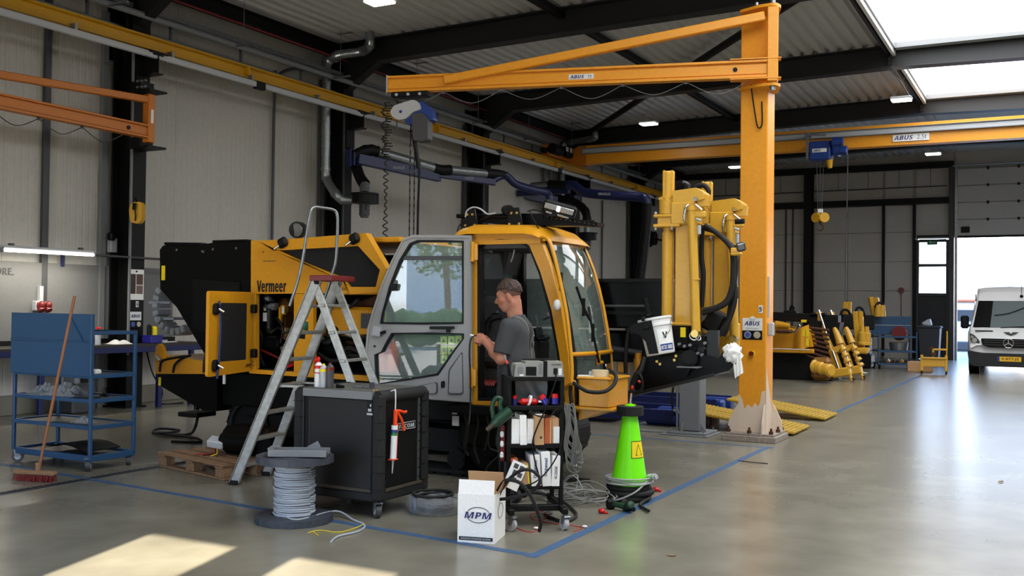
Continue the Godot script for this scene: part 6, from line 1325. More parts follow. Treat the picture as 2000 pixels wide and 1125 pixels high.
func trolley():
	var o := V(-8.57, 0, -6.86)
	var t := thing("tool_trolley", "blue steel shelf trolley with tall front panel, nearest the left edge", "trolley", o, -0.02)
	var w := 0.565
	var d := 0.25
	for sx in [-1, 1]:
		for sz in [-1, 1]:
			var h: float = 1.48 if sz > 0 else 1.30
			P(t, "post", mb().box(V(sx * w, 0.11 + (h - 0.11) / 2, sz * d), V(0.032, h - 0.11, 0.032), 0.004), M.blue)
			caster(t, V(sx * (w - 0.04), 0, sz * (d - 0.02)), 0.055, 0.7 * sx, M.dgrey)
	for y in [0.12, 0.41, 0.66, 0.89]:
		var s := P(t, "shelf", mb().box(V(0, y, 0), V(2 * w, 0.012, 2 * d)), M.dgrey if y < 0.5 else mt(Color(0.16, 0.14, 0.13), 0.7))
		var r := mb()
		for e in [-1, 1]: r.box(V(0, y, e * d), V(2 * w, 0.04 if y > 0.2 else 0.06, 0.03), 0.004).box(V(e * w, y, 0), V(0.03, 0.04 if y > 0.2 else 0.06, 2 * d), 0.004)
		P(s, "rim", r, M.blue)
	P(t, "top_rail", mb().box(V(w, 1.30, 0), V(0.035, 0.035, 2 * d + 0.03), 0.004).box(V(0, 1.30, -d), V(2 * w, 0.03, 0.03), 0.004), M.blue)
	P(t, "front_panel", mb().box(V(0, 1.185, d + 0.025), V(2 * w + 0.06, 0.59, 0.018), 0.004), M.blue)
	P(t, "panel_fold", mb().box(V(0, 1.22, d + 0.038), V(2 * w + 0.05, 0.02, 0.012), 0.004), M.blue)
	P(t, "panel_brace", mb().bar(V(0.30, 1.46, d + 0.037), V(0.50, 1.22, d + 0.037), 0.03, 0.006), M.blue)
	# what lies on the shelves
	var g := func(x: float, y: float, z: float) -> Vector3: return o + Basis(Vector3.UP, -0.02) * V(x, y, z)
	for e in [[-0.42, 0.668, 0.0, 0.16, "crumpled clear plastic bag at the left end of the trolley's second shelf"], [-0.05, 0.668, 0.05, 0.2, "crumpled clear plastic bag in the middle of the trolley's second shelf"], [0.22, 0.418, 0.05, 0.1, "small crumpled clear bag on the trolley's third shelf"]]:
		var c: Vector3 = g.call(e[0], e[1], e[2])
		one("plastic_bag", mb().sheet(func(u, v): return c + V((u - 0.5) * e[3] * 2.2, e[3] * 0.75 * sin(PI * u) * sin(PI * v) * (0.7 + 0.3 * sin(u * 23.0 + v * 9.0) * cos(v * 17.0)) + 0.003, (v - 0.5) * e[3] * 1.8), 18, 14, false), M.film, e[4], "plastic bag", c)
	for e in [[0.30, 0.676, 0.1, 0.5, M.dgrey, "dark tool lying at the right of the trolley's second shelf"], [0.42, 0.69, 0.02, -0.3, M.black, "black tool at the right end of the trolley's second shelf"], [0.12, 0.672, 0.16, 0.4, M.galv, "bright steel strip lying on the trolley's second shelf"]]:
		var c: Vector3 = g.call(e[0], e[1], e[2])
		var bs := Basis(Vector3.UP, e[3])
		one("hand_tool", mb().bar(c + bs * V(-0.11, 0.008, 0), c + bs * V(0.08, 0.008, 0), 0.03, 0.02, 0.005).cyl(c + bs * V(0.06, 0.012, 0), c + bs * V(0.14, 0.012, 0), 0.02, 0.014), e[4], e[5], "tool", c)
	var k := 0
	for e in [[0.28, M.red], [0.40, M.paper]]:
		k += 1
		var c: Vector3 = g.call(e[0], 0.898, 0.1)
		one("small_package", mb().box(c + V(0, 0.025, 0), V(0.13, 0.05, 0.09), 0.012, Basis(Vector3.UP, 0.3)), e[1], ["red flat package on the trolley's top shelf", "pale flat package on the trolley's top shelf"][k - 1], "package", c)
	var mc: Vector3 = g.call(0.16, 0.15, 0.02)
	one("rubber_mat", mb().sheet(func(u, v): return mc + V((u - 0.5) * 0.6, 0.03 + 0.05 * sin(PI * u), (v - 0.5) * 0.42), 10, 4).sheet(func(u, v): return mc + V((u - 0.5) * 0.6, 0.02 + 0.05 * sin(PI * u), (v - 0.5) * 0.42), 10, 4), M.rubber, "curled black rubber mat on the trolley's bottom shelf", "mat", mc - V(0, 0.02, 0))
	# broom leaning on it
	var hd := V(-8.002, 0.021, -6.012)
	hd.y = 0.075
	var tp := V(-7.855, 1.647, -6.273)
	var b := wthing("push_broom", "red push broom with worn wooden handle leaning against the blue trolley", "broom", hd * V(1, 0, 1))
	P(b, "handle", mb().cyl(hd + V(0.02, 0.01, -0.02), tp, 0.014, 0.013, 12), M.stick)
	var bx := Basis(Vector3.UP, 0.28)
	P(b, "head", mb().box(hd, V(0.42, 0.04, 0.07), 0.012, bx), M.wood)
	P(b, "socket", mb().cyl(hd + V(0.015, 0.0, -0.02), hd + (tp - hd).normalized() * 0.09, 0.022, 0.017), M.wood)
	var br := mb()
	for i in 34:
		for j in 5:
			var p := hd + bx * V(-0.19 + i * 0.0115, -0.02, -0.028 + j * 0.014)
			br.cyl(p, p + bx * V(rng.randf_range(-0.008, 0.008), -0.053, -0.01 + j * 0.006), 0.0042, 0.003, 4, false)
	P(b, "bristles", br, mt(Color(0.45, 0.04, 0.03), 0.7)).set_meta("kind", "stuff")

func ladder():
	var a := V(-6.40, 0, -6.80)
	var c := V(0.985, 0, -0.17).normalized()
	var s := V(-0.17, 0, -0.985).normalized()
	var t := wthing("step_ladder", "aluminium platform step ladder with red-edged top step and tall hand rail", "ladder", a + c * 0.75 + s * 0.25)
	var q := func(f: float, y: float, o: float) -> Vector3: return a + c * f + s * o + V(0, y, 0)
	var up := c
	# climbing side: two channel rails and seven steps
	for e in [[0.0, 0.075], [0.52, 0.445]]:
		P(t, "front_rail", mb().bar(q.call(0.0, 0.0, e[0]), q.call(0.755, 1.83, e[1]), 0.026, 0.085, 0.004, up), M.alu)
		P(t, "rail_lip", mb().bar(q.call(-0.038, 0.02, e[0] + (0.012 if e[0] > 0.2 else -0.012)), q.call(0.717, 1.84, e[1] + (0.012 if e[0] > 0.2 else -0.012)), 0.03, 0.006, 0.002, up).bar(q.call(0.038, 0.0, e[0]), q.call(0.793, 1.80, e[1]), 0.03, 0.006, 0.002, up), M.alu)
		P(t, "rubber_foot", mb().box(q.call(0.0, 0.02, e[0]), V(0.1, 0.04, 0.045), 0.006, Basis(c, Vector3.UP, c.cross(Vector3.UP))), M.black)
	for k in 7:
		var y := 0.17 + 0.235 * k
		var o0 := 0.075 * y / 1.83
		P(t, "step", mb().bar(q.call(0.413 * y, y, o0), q.call(0.413 * y, y, 0.52 - o0), 0.085, 0.028, 0.004), M.alu)
	# rear frame with cross bars
	for e in [[0.03, 0.075], [0.50, 0.445]]:
		P(t, "rear_rail", mb().bar(q.call(1.52, 0.0, e[0]), q.call(0.72, 1.80, e[1]), 0.026, 0.07, 0.004, up), M.alu)
		P(t, "rubber_foot", mb().box(q.call(1.52, 0.02, e[0]), V(0.09, 0.04, 0.045), 0.006, Basis(c, Vector3.UP, c.cross(Vector3.UP))), M.black)
	for k in 4:
		var y: float = [1.588, 1.355, 1.115, 0.6][k]
		P(t, "rear_bar", mb().bar(q.call(1.52 - 0.4444 * y, y, 0.03), q.call(1.52 - 0.4444 * y, y, 0.50), 0.06, 0.024, 0.004), M.alu)
	P(t, "platform", mb().bar(q.call(0.80, 1.83, 0.06), q.call(0.80, 1.83, 0.46), 0.22, 0.03, 0.006), M.alu)
	P(t, "platform_edge", mb().bar(q.call(0.70, 1.825, 0.055), q.call(0.70, 1.825, 0.465), 0.03, 0.05, 0.006).bar(q.call(0.90, 1.825, 0.055), q.call(0.90, 1.825, 0.465), 0.03, 0.05, 0.006).bar(q.call(0.69, 1.825, 0.055), q.call(0.91, 1.825, 0.055), 0.02, 0.05, 0.004), M.dred, "red platform edging")
	P(t, "hinge", mb().box(q.call(0.73, 1.80, 0.07), V(0.1, 0.06, 0.02), 0.004).box(q.call(0.73, 1.80, 0.45), V(0.1, 0.06, 0.02), 0.004), M.black)
	P(t, "stay", mb().bar(q.call(0.30, 0.88, 0.06), q.call(1.13, 0.88, 0.06), 0.012, 0.018).bar(q.call(0.30, 0.88, 0.46), q.call(1.13, 0.88, 0.46), 0.012, 0.018), M.alu)
	P(t, "hand_rail", mb().tube(spl([q.call(0.50, 1.58, 0.045), q.call(0.57, 1.80, 0.06), q.call(0.61, 2.0, 0.07), q.call(0.655, 2.30, 0.075), q.call(0.67, 2.41, 0.085), q.call(0.68, 2.448, 0.13), q.call(0.70, 2.452, 0.26), q.call(0.725, 2.448, 0.39), q.call(0.745, 2.41, 0.425), q.call(0.75, 2.30, 0.43), q.call(0.735, 2.0, 0.435), q.call(0.69, 1.86, 0.44), q.call(0.66, 1.76, 0.445), q.call(0.60, 1.60, 0.45)], 5), 0.0135, 10), M.galv)

func cabinet():
	var n := V(-4.45, 0, -6.25)
	var w := 0.82
	var d := 0.66
	var o := n + V(-w / 2, 0, -d / 2)
	var t := wthing("tool_cabinet", "black wheeled tool cabinet with grey metal top edge", "cabinet", o)
	P(t, "body", mb().box(o + V(0, 0.535, 0), V(w - 0.05, 0.72, d - 0.05), 0.004), M.black)
	P(t, "front_panel", mb().box(o + V(0.02, 0.53, d / 2 - 0.024), V(w - 0.22, 0.70, 0.012), 0.003), mt(Color(0.05, 0.05, 0.05), 0.62, 0.0, M.n1, 4.0))
	for x in [-0.33, -0.27]: P(t, "front_strip", mb().box(o + V(x, 0.53, d / 2 - 0.016), V(0.006, 0.72, 0.012), 0.002), M.dgrey)
	P(t, "side_panel", mb().box(o + V(w / 2 - 0.024, 0.53, 0.0), V(0.012, 0.70, d - 0.2), 0.003), M.black)
	P(t, "side_rail", mb().box(o + V(w / 2 - 0.016, 0.53, -d / 2 + 0.12), V(0.012, 0.72, 0.03), 0.003), M.dgrey)
	for k in 9: P(t.get_node("side_rail"), "rail_hole", mb().cyl(o + V(w / 2 - 0.011, 0.25 + 0.07 * k, -d / 2 + 0.12), o + V(w / 2 - 0.008, 0.25 + 0.07 * k, -d / 2 + 0.12), 0.008, -1, 8), M.black)
	for sx in [-1, 1]:
		for sz in [-1, 1]:
			var p := P(t, "corner_post", mb().box(o + V(sx * (w / 2 - 0.035), 0.53, sz * (d / 2 - 0.035)), V(0.085, 0.80, 0.085), 0.018), M.rubber, "thick black corner post")
			for k in 6: P(p, "post_rib", mb().box(o + V(sx * (w / 2 - 0.035), 0.22 + 0.125 * k, sz * (d / 2 - 0.035)), V(0.087, 0.004, 0.087), 0.001), M.black)
			caster(t, o + V(sx * (w / 2 - 0.06), 0, sz * (d / 2 - 0.06)), 0.052, 0.5 + 0.4 * sx, M.dgrey)
	P(t, "base_rail", mb().box(o + V(0, 0.16, 0), V(w - 0.01, 0.07, d - 0.01), 0.01), M.rubber)
	P(t, "base_lip", mb().box(o + V(w / 2 - 0.03, 0.205, 0), V(0.06, 0.02, d - 0.16)).box(o + V(0, 0.205, d / 2 - 0.03), V(w - 0.16, 0.02, 0.06)), mt(Color(0.24, 0.21, 0.17), 0.8))
	P(t, "top", mb().box(o + V(0, 0.925, 0), V(w - 0.14, 0.05, d - 0.02), 0.006), mt(Color(0.42, 0.42, 0.40), 0.5, 0.4, M.n1, 2.0))
	P(t, "metal_edge", mb().box(o + V(0.0, 0.915, d / 2 - 0.006), V(w - 0.16, 0.06, 0.014), 0.003), M.grey)
	for sx in [-1, 1]: P(t, "end_roll", mb().cyl(o + V(sx * (w / 2 - 0.045), 0.905, -d / 2 + 0.02), o + V(sx * (w / 2 - 0.045), 0.905, d / 2 - 0.02), 0.05, -1, 16), M.rubber)
	var st := P(t, "sticker", mb().box(o + V(w / 2 - 0.10, 0.82, d / 2 - 0.008), V(0.055, 0.10, 0.006), 0.001), M.black)
	P(st, "sticker_print", mb().box(o + V(w / 2 - 0.10, 0.78, d / 2 - 0.003), V(0.05, 0.015, 0.003)).box(o + V(w / 2 - 0.10, 0.81, d / 2 - 0.003), V(0.03, 0.02, 0.003)).box(o + V(w / 2 - 0.092, 0.845, d / 2 - 0.003), V(0.012, 0.02, 0.003)), M.lgrey)
	var bg := P(t, "badge", mb().box(o + V(w / 2 - 0.012, 0.665, -0.03), V(0.006, 0.058, 0.24), 0.001), M.black)
	PM(bg, "lettering", words("FACOM", 0.205, 0.030, 0.0), M.lgrey, put(o + V(w / 2 - 0.007, 0.665, -0.03), PI / 2))
	P(bg, "badge_frame", mb().tube([o + V(w / 2 - 0.008, 0.639, 0.09), o + V(w / 2 - 0.008, 0.691, 0.09), o + V(w / 2 - 0.008, 0.691, -0.15), o + V(w / 2 - 0.008, 0.639, -0.15), o + V(w / 2 - 0.008, 0.639, 0.09)], 0.003, 4), M.lgrey)
	# three spray cans and small things on the top
	var ty := 0.95
	for e in [[-5.125, -6.36, 0.032, 0.205, M.white, M.red, "white spray can with red cap on the cabinet, leftmost of three"], [-5.06, -6.34, 0.029, 0.185, M.lgrey, M.label, "silver spray can with yellow band on the cabinet, middle of three"], [-5.0, -6.345, 0.03, 0.195, M.dgrey, M.dred, "dark spray can with red nozzle on the cabinet, rightmost of three"]]:
		var p := V(e[0], ty, e[1])
		var cn := wthing("spray_can", e[6], "spray can", p, "spray cans on the cabinet")
		var r: float = e[2]
		var h: float = e[3]
		P(cn, "body", mb().lathe([U(0, 0), U(r * 0.95, 0), U(r, 0.006), U(r, h * 0.80), U(r * 0.92, h * 0.84), U(r * 0.5, h * 0.92), U(r * 0.45, h * 0.94), U(0, h * 0.94)], 20, Basis.IDENTITY, p), e[4])
		P(cn, "cap", mb().cyl(p + V(0, h * 0.93, 0), p + V(0, h, 0), r * 0.35, -1, 12), e[5])
		var lb: float = 0.66 if e[5] == M.label else 0.7
		P(cn, "band", mb().cyl(p + V(0, h * lb, 0), p + V(0, h * (lb + 0.12), 0), r + 0.0008, -1, 20, false), e[5])
		if e[5] == M.red:
			P(cn, "spray_trigger", mb().box(p + V(-0.015, h * 1.05, 0), V(0.055, 0.035, 0.03), 0.01, Basis(V(0, 0, 1), 0.3)).bar(p + V(-0.04, h * 1.03, 0), p + V(-0.038, h * 0.85, 0), 0.006, 0.006), M.red)
			P(cn, "band", mb().cyl(p + V(0, h * 0.52, 0), p + V(0, h * 0.56, 0), r + 0.0008, -1, 20, false), M.red)
	one("socket_wrench", mb().lathe([U(0, 0), U(0.02, 0), U(0.02, 0.045), U(0.012, 0.047), U(0.012, 0.03), U(0, 0.03)], 16, Basis.IDENTITY, V(-4.71, ty, -6.50)), M.dgrey, "short dark socket standing on the cabinet top", "socket", V(-4.71, ty, -6.50))
	one("hex_bolt", mb().cyl(V(-4.86, ty + 0.009, -6.46), V(-4.79, ty + 0.009, -6.47), 0.007).cyl(V(-4.79, ty + 0.011, -6.47), V(-4.78, ty + 0.011, -6.472), 0.012, -1, 6), M.galv, "bright bolt lying on the cabinet top", "bolt", V(-4.82, ty, -6.46))
	one("thin_file", mb().bar(V(-4.74, ty + 0.004, -6.42), V(-4.64, ty + 0.004, -6.44), 0.01, 0.006), M.dgrey, "thin dark file lying on the cabinet top", "tool", V(-4.69, ty, -6.43))
	one("drill_chuck", mb().cyl(V(-4.94, ty + 0.016, -6.36), V(-4.90, ty + 0.014, -6.35), 0.016, 0.012, 12).cyl(V(-4.905, ty + 0.012, -6.37), V(-4.88, ty + 0.012, -6.36), 0.011), M.black, "small black fitting beside the spray cans on the cabinet", "fitting", V(-4.92, ty, -6.36))
	one("brass_nuts", mb().cyl(V(-4.57, ty, -6.33), V(-4.57, ty + 0.01, -6.33), 0.011, -1, 6).cyl(V(-4.54, ty, -6.335), V(-4.54, ty + 0.008, -6.335), 0.009, -1, 6).cyl(V(-4.556, ty, -6.315), V(-4.556, ty + 0.008, -6.315), 0.008, -1, 6), M.brass, "few brass nuts near the front corner of the cabinet", "nuts", V(-4.56, ty, -6.33)).set_meta("kind", "stuff")
	# caulking gun hooked on the side
	var h := V(-4.432, 0.76, -6.40)
	var g := wthing("caulking_gun", "orange caulking gun with white cartridge hooked on the cabinet side", "caulking gun", h)
	P(g, "plunger_rod", mb().tube(spl([h + V(-0.03, 0.185, 0.0), h + V(0.0, 0.195, 0), h + V(0.012, 0.18, 0), h + V(0.012, 0.0, 0), h + V(0.008, -0.08, 0)], 4), 0.005, 8), M.white)
	P(g, "trigger_body", mb().bar(h + V(0.015, 0.05, 0), h + V(0.012, -0.07, 0), 0.028, 0.03, 0.008), M.orng)
	P(g, "handle", mb().tube(spl([h + V(0.015, 0.04, 0), h + V(0.02, 0.035, -0.05), h + V(0.02, 0.02, -0.11), h + V(0.02, 0.025, -0.135)], 5), 0.011, 8).tube(spl([h + V(0.015, 0.03, -0.02), h + V(0.02, -0.03, -0.07), h + V(0.02, -0.09, -0.10), h + V(0.02, -0.12, -0.105)], 5), 0.011, 8), M.orng)
	var ct := P(g, "cartridge", mb().cyl(h + V(0.012, -0.07, 0.006), h + V(0.006, -0.32, 0.012), 0.024, -1, 18), M.white)
	P(ct, "colour_band", mb().cyl(h + V(0.0113, -0.10, 0.0067), h + V(0.0107, -0.125, 0.0073), 0.0246, -1, 18, false), M.hblue)
	P(ct, "green_band", mb().cyl(h + V(0.0107, -0.125, 0.0073), h + V(0.0101, -0.145, 0.0079), 0.0246, -1, 18, false), mt(Color(0.1, 0.5, 0.2), 0.5))
	P(g, "cradle", mb().bar(h + V(0.012, -0.06, -0.024), h + V(0.004, -0.33, -0.018), 0.03, 0.008).bar(h + V(0.005, -0.325, -0.02), h + V(0.005, -0.325, 0.04), 0.05, 0.008), M.orng)
	P(g, "nozzle", mb().cyl(h + V(0.006, -0.33, 0.012), h + V(0.004, -0.43, 0.018), 0.009, 0.004, 10), M.lgrey)

func spool():
	var c := V(-4.96, 0, -5.90)
	var t := wthing("cable_spool", "cable spool wound with light grey cable, blue-grey flanges, before the cabinet", "cable spool", c)
	var fm := mt(Color(0.24, 0.26, 0.30), 0.6, 0.0, M.n1, 2.5)
	for y in [0.0, 0.435]:
		var fl := mb()
		var p := PackedVector2Array()
		for k in 72:
			var r := 0.283 - (0.006 if (k / 3) % 2 else 0.0)
			p.append(U(cos(TAU * k / 72.0), sin(TAU * k / 72.0)) * r)
		fl.xf = Transform3D(Basis(Vector3.RIGHT, -PI / 2), c + V(0, y + 0.022, 0))
		fl.prism(p, 0.05, 0.004)
		var f := P(t, "flange", fl, fm)
		var rb := mb()
		for k in 8: rb.bar(c + V(0, y + 0.052, 0) + V(cos(TAU * k / 8), 0, sin(TAU * k / 8)) * 0.05, c + V(0, y + 0.052, 0) + V(cos(TAU * k / 8), 0, sin(TAU * k / 8)) * 0.16, 0.012, 0.008)
		rb.tube(loop(c + V(0, y + 0.051, 0), 0.17, 1.0), 0.006, 6, true).tube(loop(c + V(0, y + 0.051, 0), 0.05, 1.0), 0.008, 6, true)
		P(f, "flange_rib", rb, fm)
	P(t, "core", mb().cyl(c + V(0, 0.04, 0), c + V(0, 0.43, 0), 0.13, -1, 24), fm)
	var cm := mt(Color(0.62, 0.65, 0.69), 0.5)
	var w := mb()
	var rr := 0.0
	for k in 30:
		rr = 0.142 + 0.005 * sin(k * 2.1) + 0.004 * sin(k * 0.9)
		w.tube(loop(c + V(0, 0.052 + k * 0.0125, 0), rr, 1.0, 0.0125, 40, Basis.from_euler(V(0.02 * sin(k * 1.3), 0, 0.02 * cos(k * 1.7)))), 0.0072, 7)
	P(t, "wound_cable", w, cm)
	P(t, "loose_end", mb().tube(spl([c + V(0.05, 0.055, 0.14), c + V(0.16, 0.05, 0.12), V(-4.791, 0, -6.169) + V(0, 0.045, 0), V(-4.589, 0, -6.122) + V(0, 0.01, 0), V(-4.414, 0, -6.023) + V(0, 0.008, 0), V(-4.331, 0, -5.84) + V(0, 0.008, 0), V(-4.355, 0, -5.64) + V(0, 0.008, 0), V(-4.293, 0, -5.483) + V(0, 0.008, 0)], 6), 0.0075, 8), cm)
	P(t, "red_tag", mb().box(c + V(-0.13, 0.075, 0.07), V(0.015, 0.03, 0.02), 0.0, Basis(Vector3.UP, 0.7)), M.red)
	one("yellow_wire", mb().tube(spl([V(-4.609, 0, -5.633) + V(0, 0.005, 0), V(-4.59, 0, -5.739) + V(0, 0.005, 0), V(-4.443, 0, -5.753) + V(0, 0.005, 0), V(-4.421, 0, -5.9) + V(0, 0.005, 0), V(-4.407, 0, -6.008) + V(0, 0.02, 0)], 5), 0.003, 6).tube([V(-4.599, 0, -5.677) + V(0, 0.004, 0), V(-4.498, 0, -5.608) + V(0, 0.004, 0)], 0.003, 5), M.label, "thin yellow wire on the floor at the end of the grey cable", "wire", V(-4.443, 0, -5.753))
	# tray resting on top
	var q := c + V(0.08, 0.492, 0.05)
	var b := Basis(Vector3.UP, 0.50)
	var tr := wthing("metal_tray", "dirty grey metal tray lying on top of the cable spool", "tray", q)
	P(tr, "base", mb().box(q + V(0, 0.006, 0), V(0.42, 0.008, 0.17), 0.002, b), mt(Color(0.36, 0.35, 0.34), 0.45, 0.5, M.n1, 3.0))
	P(tr, "side", mb().box(q + b * V(0, 0.028, 0.085), V(0.42, 0.05, 0.006), 0.002, b).box(q + b * V(0, 0.028, -0.085), V(0.42, 0.045, 0.006), 0.002, b), M.grey)
	P(tr, "end_lug", mb().prism(PackedVector2Array([U(0, 0), U(0.08, 0), U(0.03, 0.075)]), 0.004).at(Vector3.ZERO).box(q + b * V(-0.21, 0.03, 0.0), V(0.006, 0.05, 0.17), 0.0, b) if false else mb().box(q + b * V(-0.205, 0.035, 0.0), V(0.006, 0.06, 0.16), 0.002, b * Basis(V(0, 0, 1), 0.3)).box(q + b * V(0.09, 0.055, -0.085), V(0.09, 0.05, 0.005), 0.002, b * Basis(V(0, 0, 1), 0.5)), M.grey)

func boxthing(called: String, label: String, parent_at: Vector3, yaw: float, p: Vector3, s: Vector3, roll: float, m: Material, group := "") -> Node3D:
	# a carton standing at p (own axes of the cart) with its flaps' seam and a label
	var o := thing(called, label, "box", parent_at + Basis(Vector3.UP, yaw) * p, yaw, group)
	var b := Basis(V(0, 0, 1), roll)
	o.position.y += absf(sin(roll)) * s.x * 0.5
	P(o, "carton", mb().box(b * V(0, s.y / 2, 0), s, 0.002, b), m)
	return o

func cart():
	var yaw := 0.6435
	var o := V(-3.355, 0, -6.65)
	var bs := Basis(Vector3.UP, yaw)
	var t := thing("tool_cart", "narrow black tool cart with tilted shelves of boxes before the open cab", "cart", o, yaw)
	var bk: Material = M.black
	for sx in [-1, 1]:
		P(t, "upright", mb().box(V(sx * 0.195, 0.60, -0.02), V(0.03, 0.98, 0.035), 0.004), bk)
		P(t, "rear_upright", mb().box(V(sx * 0.195, 0.60, -0.36), V(0.03, 0.98, 0.035), 0.004), bk)
		P(t, "side_panel", mb().box(V(sx * 0.195, 0.98, -0.19), V(0.008, 0.2, 0.34)), bk)
		P(t, "foot_bar", mb().box(V(sx * 0.195, 0.135, -0.16), V(0.045, 0.045, 0.62), 0.006), bk)
		for sz in [0.12, -0.44]: caster(t, V(sx * 0.195, 0, sz), 0.045, 0.6 - 0.3 * sx, M.lgrey)
	P(t, "cross_bar", mb().box(V(0, 0.135, -0.02), V(0.40, 0.045, 0.045), 0.006), bk)
	P(t, "back_panel", mb().box(V(0, 0.75, -0.375), V(0.38, 0.66, 0.008)), bk)
	var i := 0
	for y in [1.085, 0.875, 0.585, 0.285]:
		P(t, "shelf", mb().box(V(0, y - 0.008, -0.19), V(0.40, 0.016, 0.37), 0.003).box(V(0, y + (0.004 if i > 1 else -0.012), 0.0), V(0.40, 0.03, 0.012), 0.003), bk)
		i += 1
	var w := func(x: float, y: float, z: float) -> Vector3: return o + bs * V(x, y, z)
	# power supply on top
	var ps := thing("power_supply", "grey bench power supply strapped on top of the black cart", "power supply", w.call(0.02, 1.085, -0.10), yaw)
	P(ps, "body", mb().prism(PackedVector2Array([U(-0.185, 0.004), U(0.185, 0.004), U(0.17, 0.115), U(-0.10, 0.115), U(-0.105, 0.10), U(-0.17, 0.095), U(-0.175, 0.08)]), 0.2), mt(Color(0.55, 0.55, 0.53), 0.5))
	P(ps, "screen", mb().box(V(-0.06, 0.045, 0.102), V(0.078, 0.065, 0.006), 0.002), M.black)
	P(ps, "strap", mb().box(V(0.045, 0.06, 0.0), V(0.03, 0.116, 0.208), 0.002), M.black)
	P(ps, "vent", mb().box(V(-0.14, 0.05, 0.1015), V(0.04, 0.05, 0.004)).box(V(0.01, 0.06, 0.1015), V(0.025, 0.08, 0.004)), M.grey)
	P(ps, "power_inlet", mb().box(V(0.12, 0.045, 0.104), V(0.03, 0.045, 0.012), 0.004), M.black)
	P(ps, "label", mb().box(V(0.155, 0.04, 0.102), V(0.025, 0.05, 0.003)).box(V(-0.13, 0.016, 0.102), V(0.03, 0.014, 0.003)), M.white)
	PM(ps, "small_print", words("U4 FUSE", 0.07, 0.012, 0.0, 400), M.dgrey, put(V(0.125, 0.093, 0.1015)))
	P(ps, "cable", mb().tube(spl([V(0.12, 0.04, 0.115), V(0.115, -0.02, 0.14), V(0.08, -0.12, 0.15), V(0.03, -0.25, 0.15), V(-0.02, -0.36, 0.15), V(-0.05, -0.47, 0.14), V(-0.03, -0.60, 0.13), V(0.0, -0.70, 0.12)], 6), 0.006, 6), M.black)
	P(ps, "carry_bar", mb().box(V(0.02, 0.125, 0.0), V(0.26, 0.012, 0.03), 0.003), M.black)
	# second shelf
	var rc := w.call(-0.15, 0.876, -0.05)
	var bo := wthing("small_bottle", "small dark bottle with red cap on the cart's upper shelf", "bottle", rc)
	P(bo, "body", mb().cyl(rc, rc + V(0, 0.05, 0), 0.019, -1, 14), M.navy)
	P(bo, "cap", mb().cyl(rc + V(0, 0.05, 0), rc + V(0, 0.072, 0), 0.017, -1, 14), M.red)
	var rg := thing("red_hand_tool", "red hand tool with white cable bundle on the cart's upper shelf", "tool", w.call(-0.05, 0.876, -0.03), yaw)
	P(rg, "body", mb().box(V(0, 0.03, 0), V(0.14, 0.045, 0.06), 0.018), M.red)
	P(rg, "cable_bundle", mb().tube(loop(V(0.01, 0.035, 0.01), 0.035, 4.0, 0.003, 16, Basis.from_euler(V(0, 0, 1.3)), 0.004), 0.005, 6), M.white)
	P(rg, "tip", mb().box(V(0.105, 0.03, 0), V(0.07, 0.014, 0.02), 0.003), M.paper)
	for e in [[0.085, 0.6, 0.05, "blue and red round plug lying tilted on the cart's upper shelf"], [0.145, 0.0, 0.045, "blue and red plug standing at the right of the cart's upper shelf"]]:
		var cn := thing("cable_plug", e[3], "plug", w.call(e[0], 0.876, -0.03), yaw, "plugs on the cart")
		var cb := Basis(V(0, 0, 1), e[1])
		P(cn, "blue_shell", mb().cyl(cb * V(0, 0.0, 0) + V(0, 0.012, 0), cb * V(0, e[2], 0) + V(0, 0.012, 0), 0.026, -1, 16), mt(Color(0.14, 0.14, 0.55), 0.4))
		P(cn, "red_collar", mb().cyl(cb * V(0, e[2], 0) + V(0, 0.012, 0), cb * V(0, e[2] + 0.03, 0) + V(0, 0.012, 0), 0.027, 0.022, 16), M.red)
	# clear plastic sheet hanging inside the top compartment
	one("plastic_sheet", mb().sheet(func(u, v): return w.call(-0.13 + 0.24 * u, 0.89 + 0.16 * v, -0.16 + 0.02 * sin(u * 11.0 + v * 4.0)), 16, 8), M.film, "clear plastic sheet inside the cart's top compartment", "plastic sheet", w.call(0, 0.89, -0.16))
	# third shelf: six cartons
	var rows := [[-0.148, 0.062, 0.185, 0.20, 0.0, M.paper, "white carton at the left end of the cart's middle shelf"], [-0.09, 0.052, 0.215, 0.24, 0.03, M.paper, "taller white carton, second from the left on the cart's middle shelf"], [-0.04, 0.05, 0.185, 0.2, -0.02, M.paper, "white carton, third from the left on the cart's middle shelf"],
		[0.025, 0.072, 0.215, 0.26, 0.02, M.card, "brown carton with pale top on the cart's middle shelf"], [0.092, 0.055, 0.20, 0.22, 0.0, mt(Color(0.70, 0.36, 0.19), 0.8), "orange-brown carton on the cart's middle shelf"], [0.15, 0.055, 0.19, 0.2, 0.02, M.card, "brown carton with a white label, right end of the cart's middle shelf"]]
	var k := 0
	for e in rows:
		var c := boxthing("carton", e[6], o, yaw, V(e[0], 0.594, -0.11), V(e[1] * 0.96, e[2], e[3]), e[4], e[5], "cartons on the cart")
		if k == 3: P(c, "pale_flap", mb().box(V(0, e[2] + 0.005, 0.0), V(e[1], 0.006, e[3]), 0.001), M.paper)
		if k == 3: P(c, "punched_hole", mb().cyl(V(0.01, 0.055, e[3] / 2 - 0.002), V(0.01, 0.055, e[3] / 2 + 0.002), 0.010, -1, 14), M.dgrey)
		if k == 5: P(c, "paper_label", mb().box(V(0.005, 0.07, e[3] / 2 + 0.001), V(0.044, 0.12, 0.003)), M.white)
		if k == 4: P(c, "printed_band", mb().box(V(0.018, e[2] / 2, e[3] / 2 + 0.001), V(0.012, e[2] * 0.9, 0.002)), M.card)
		k += 1
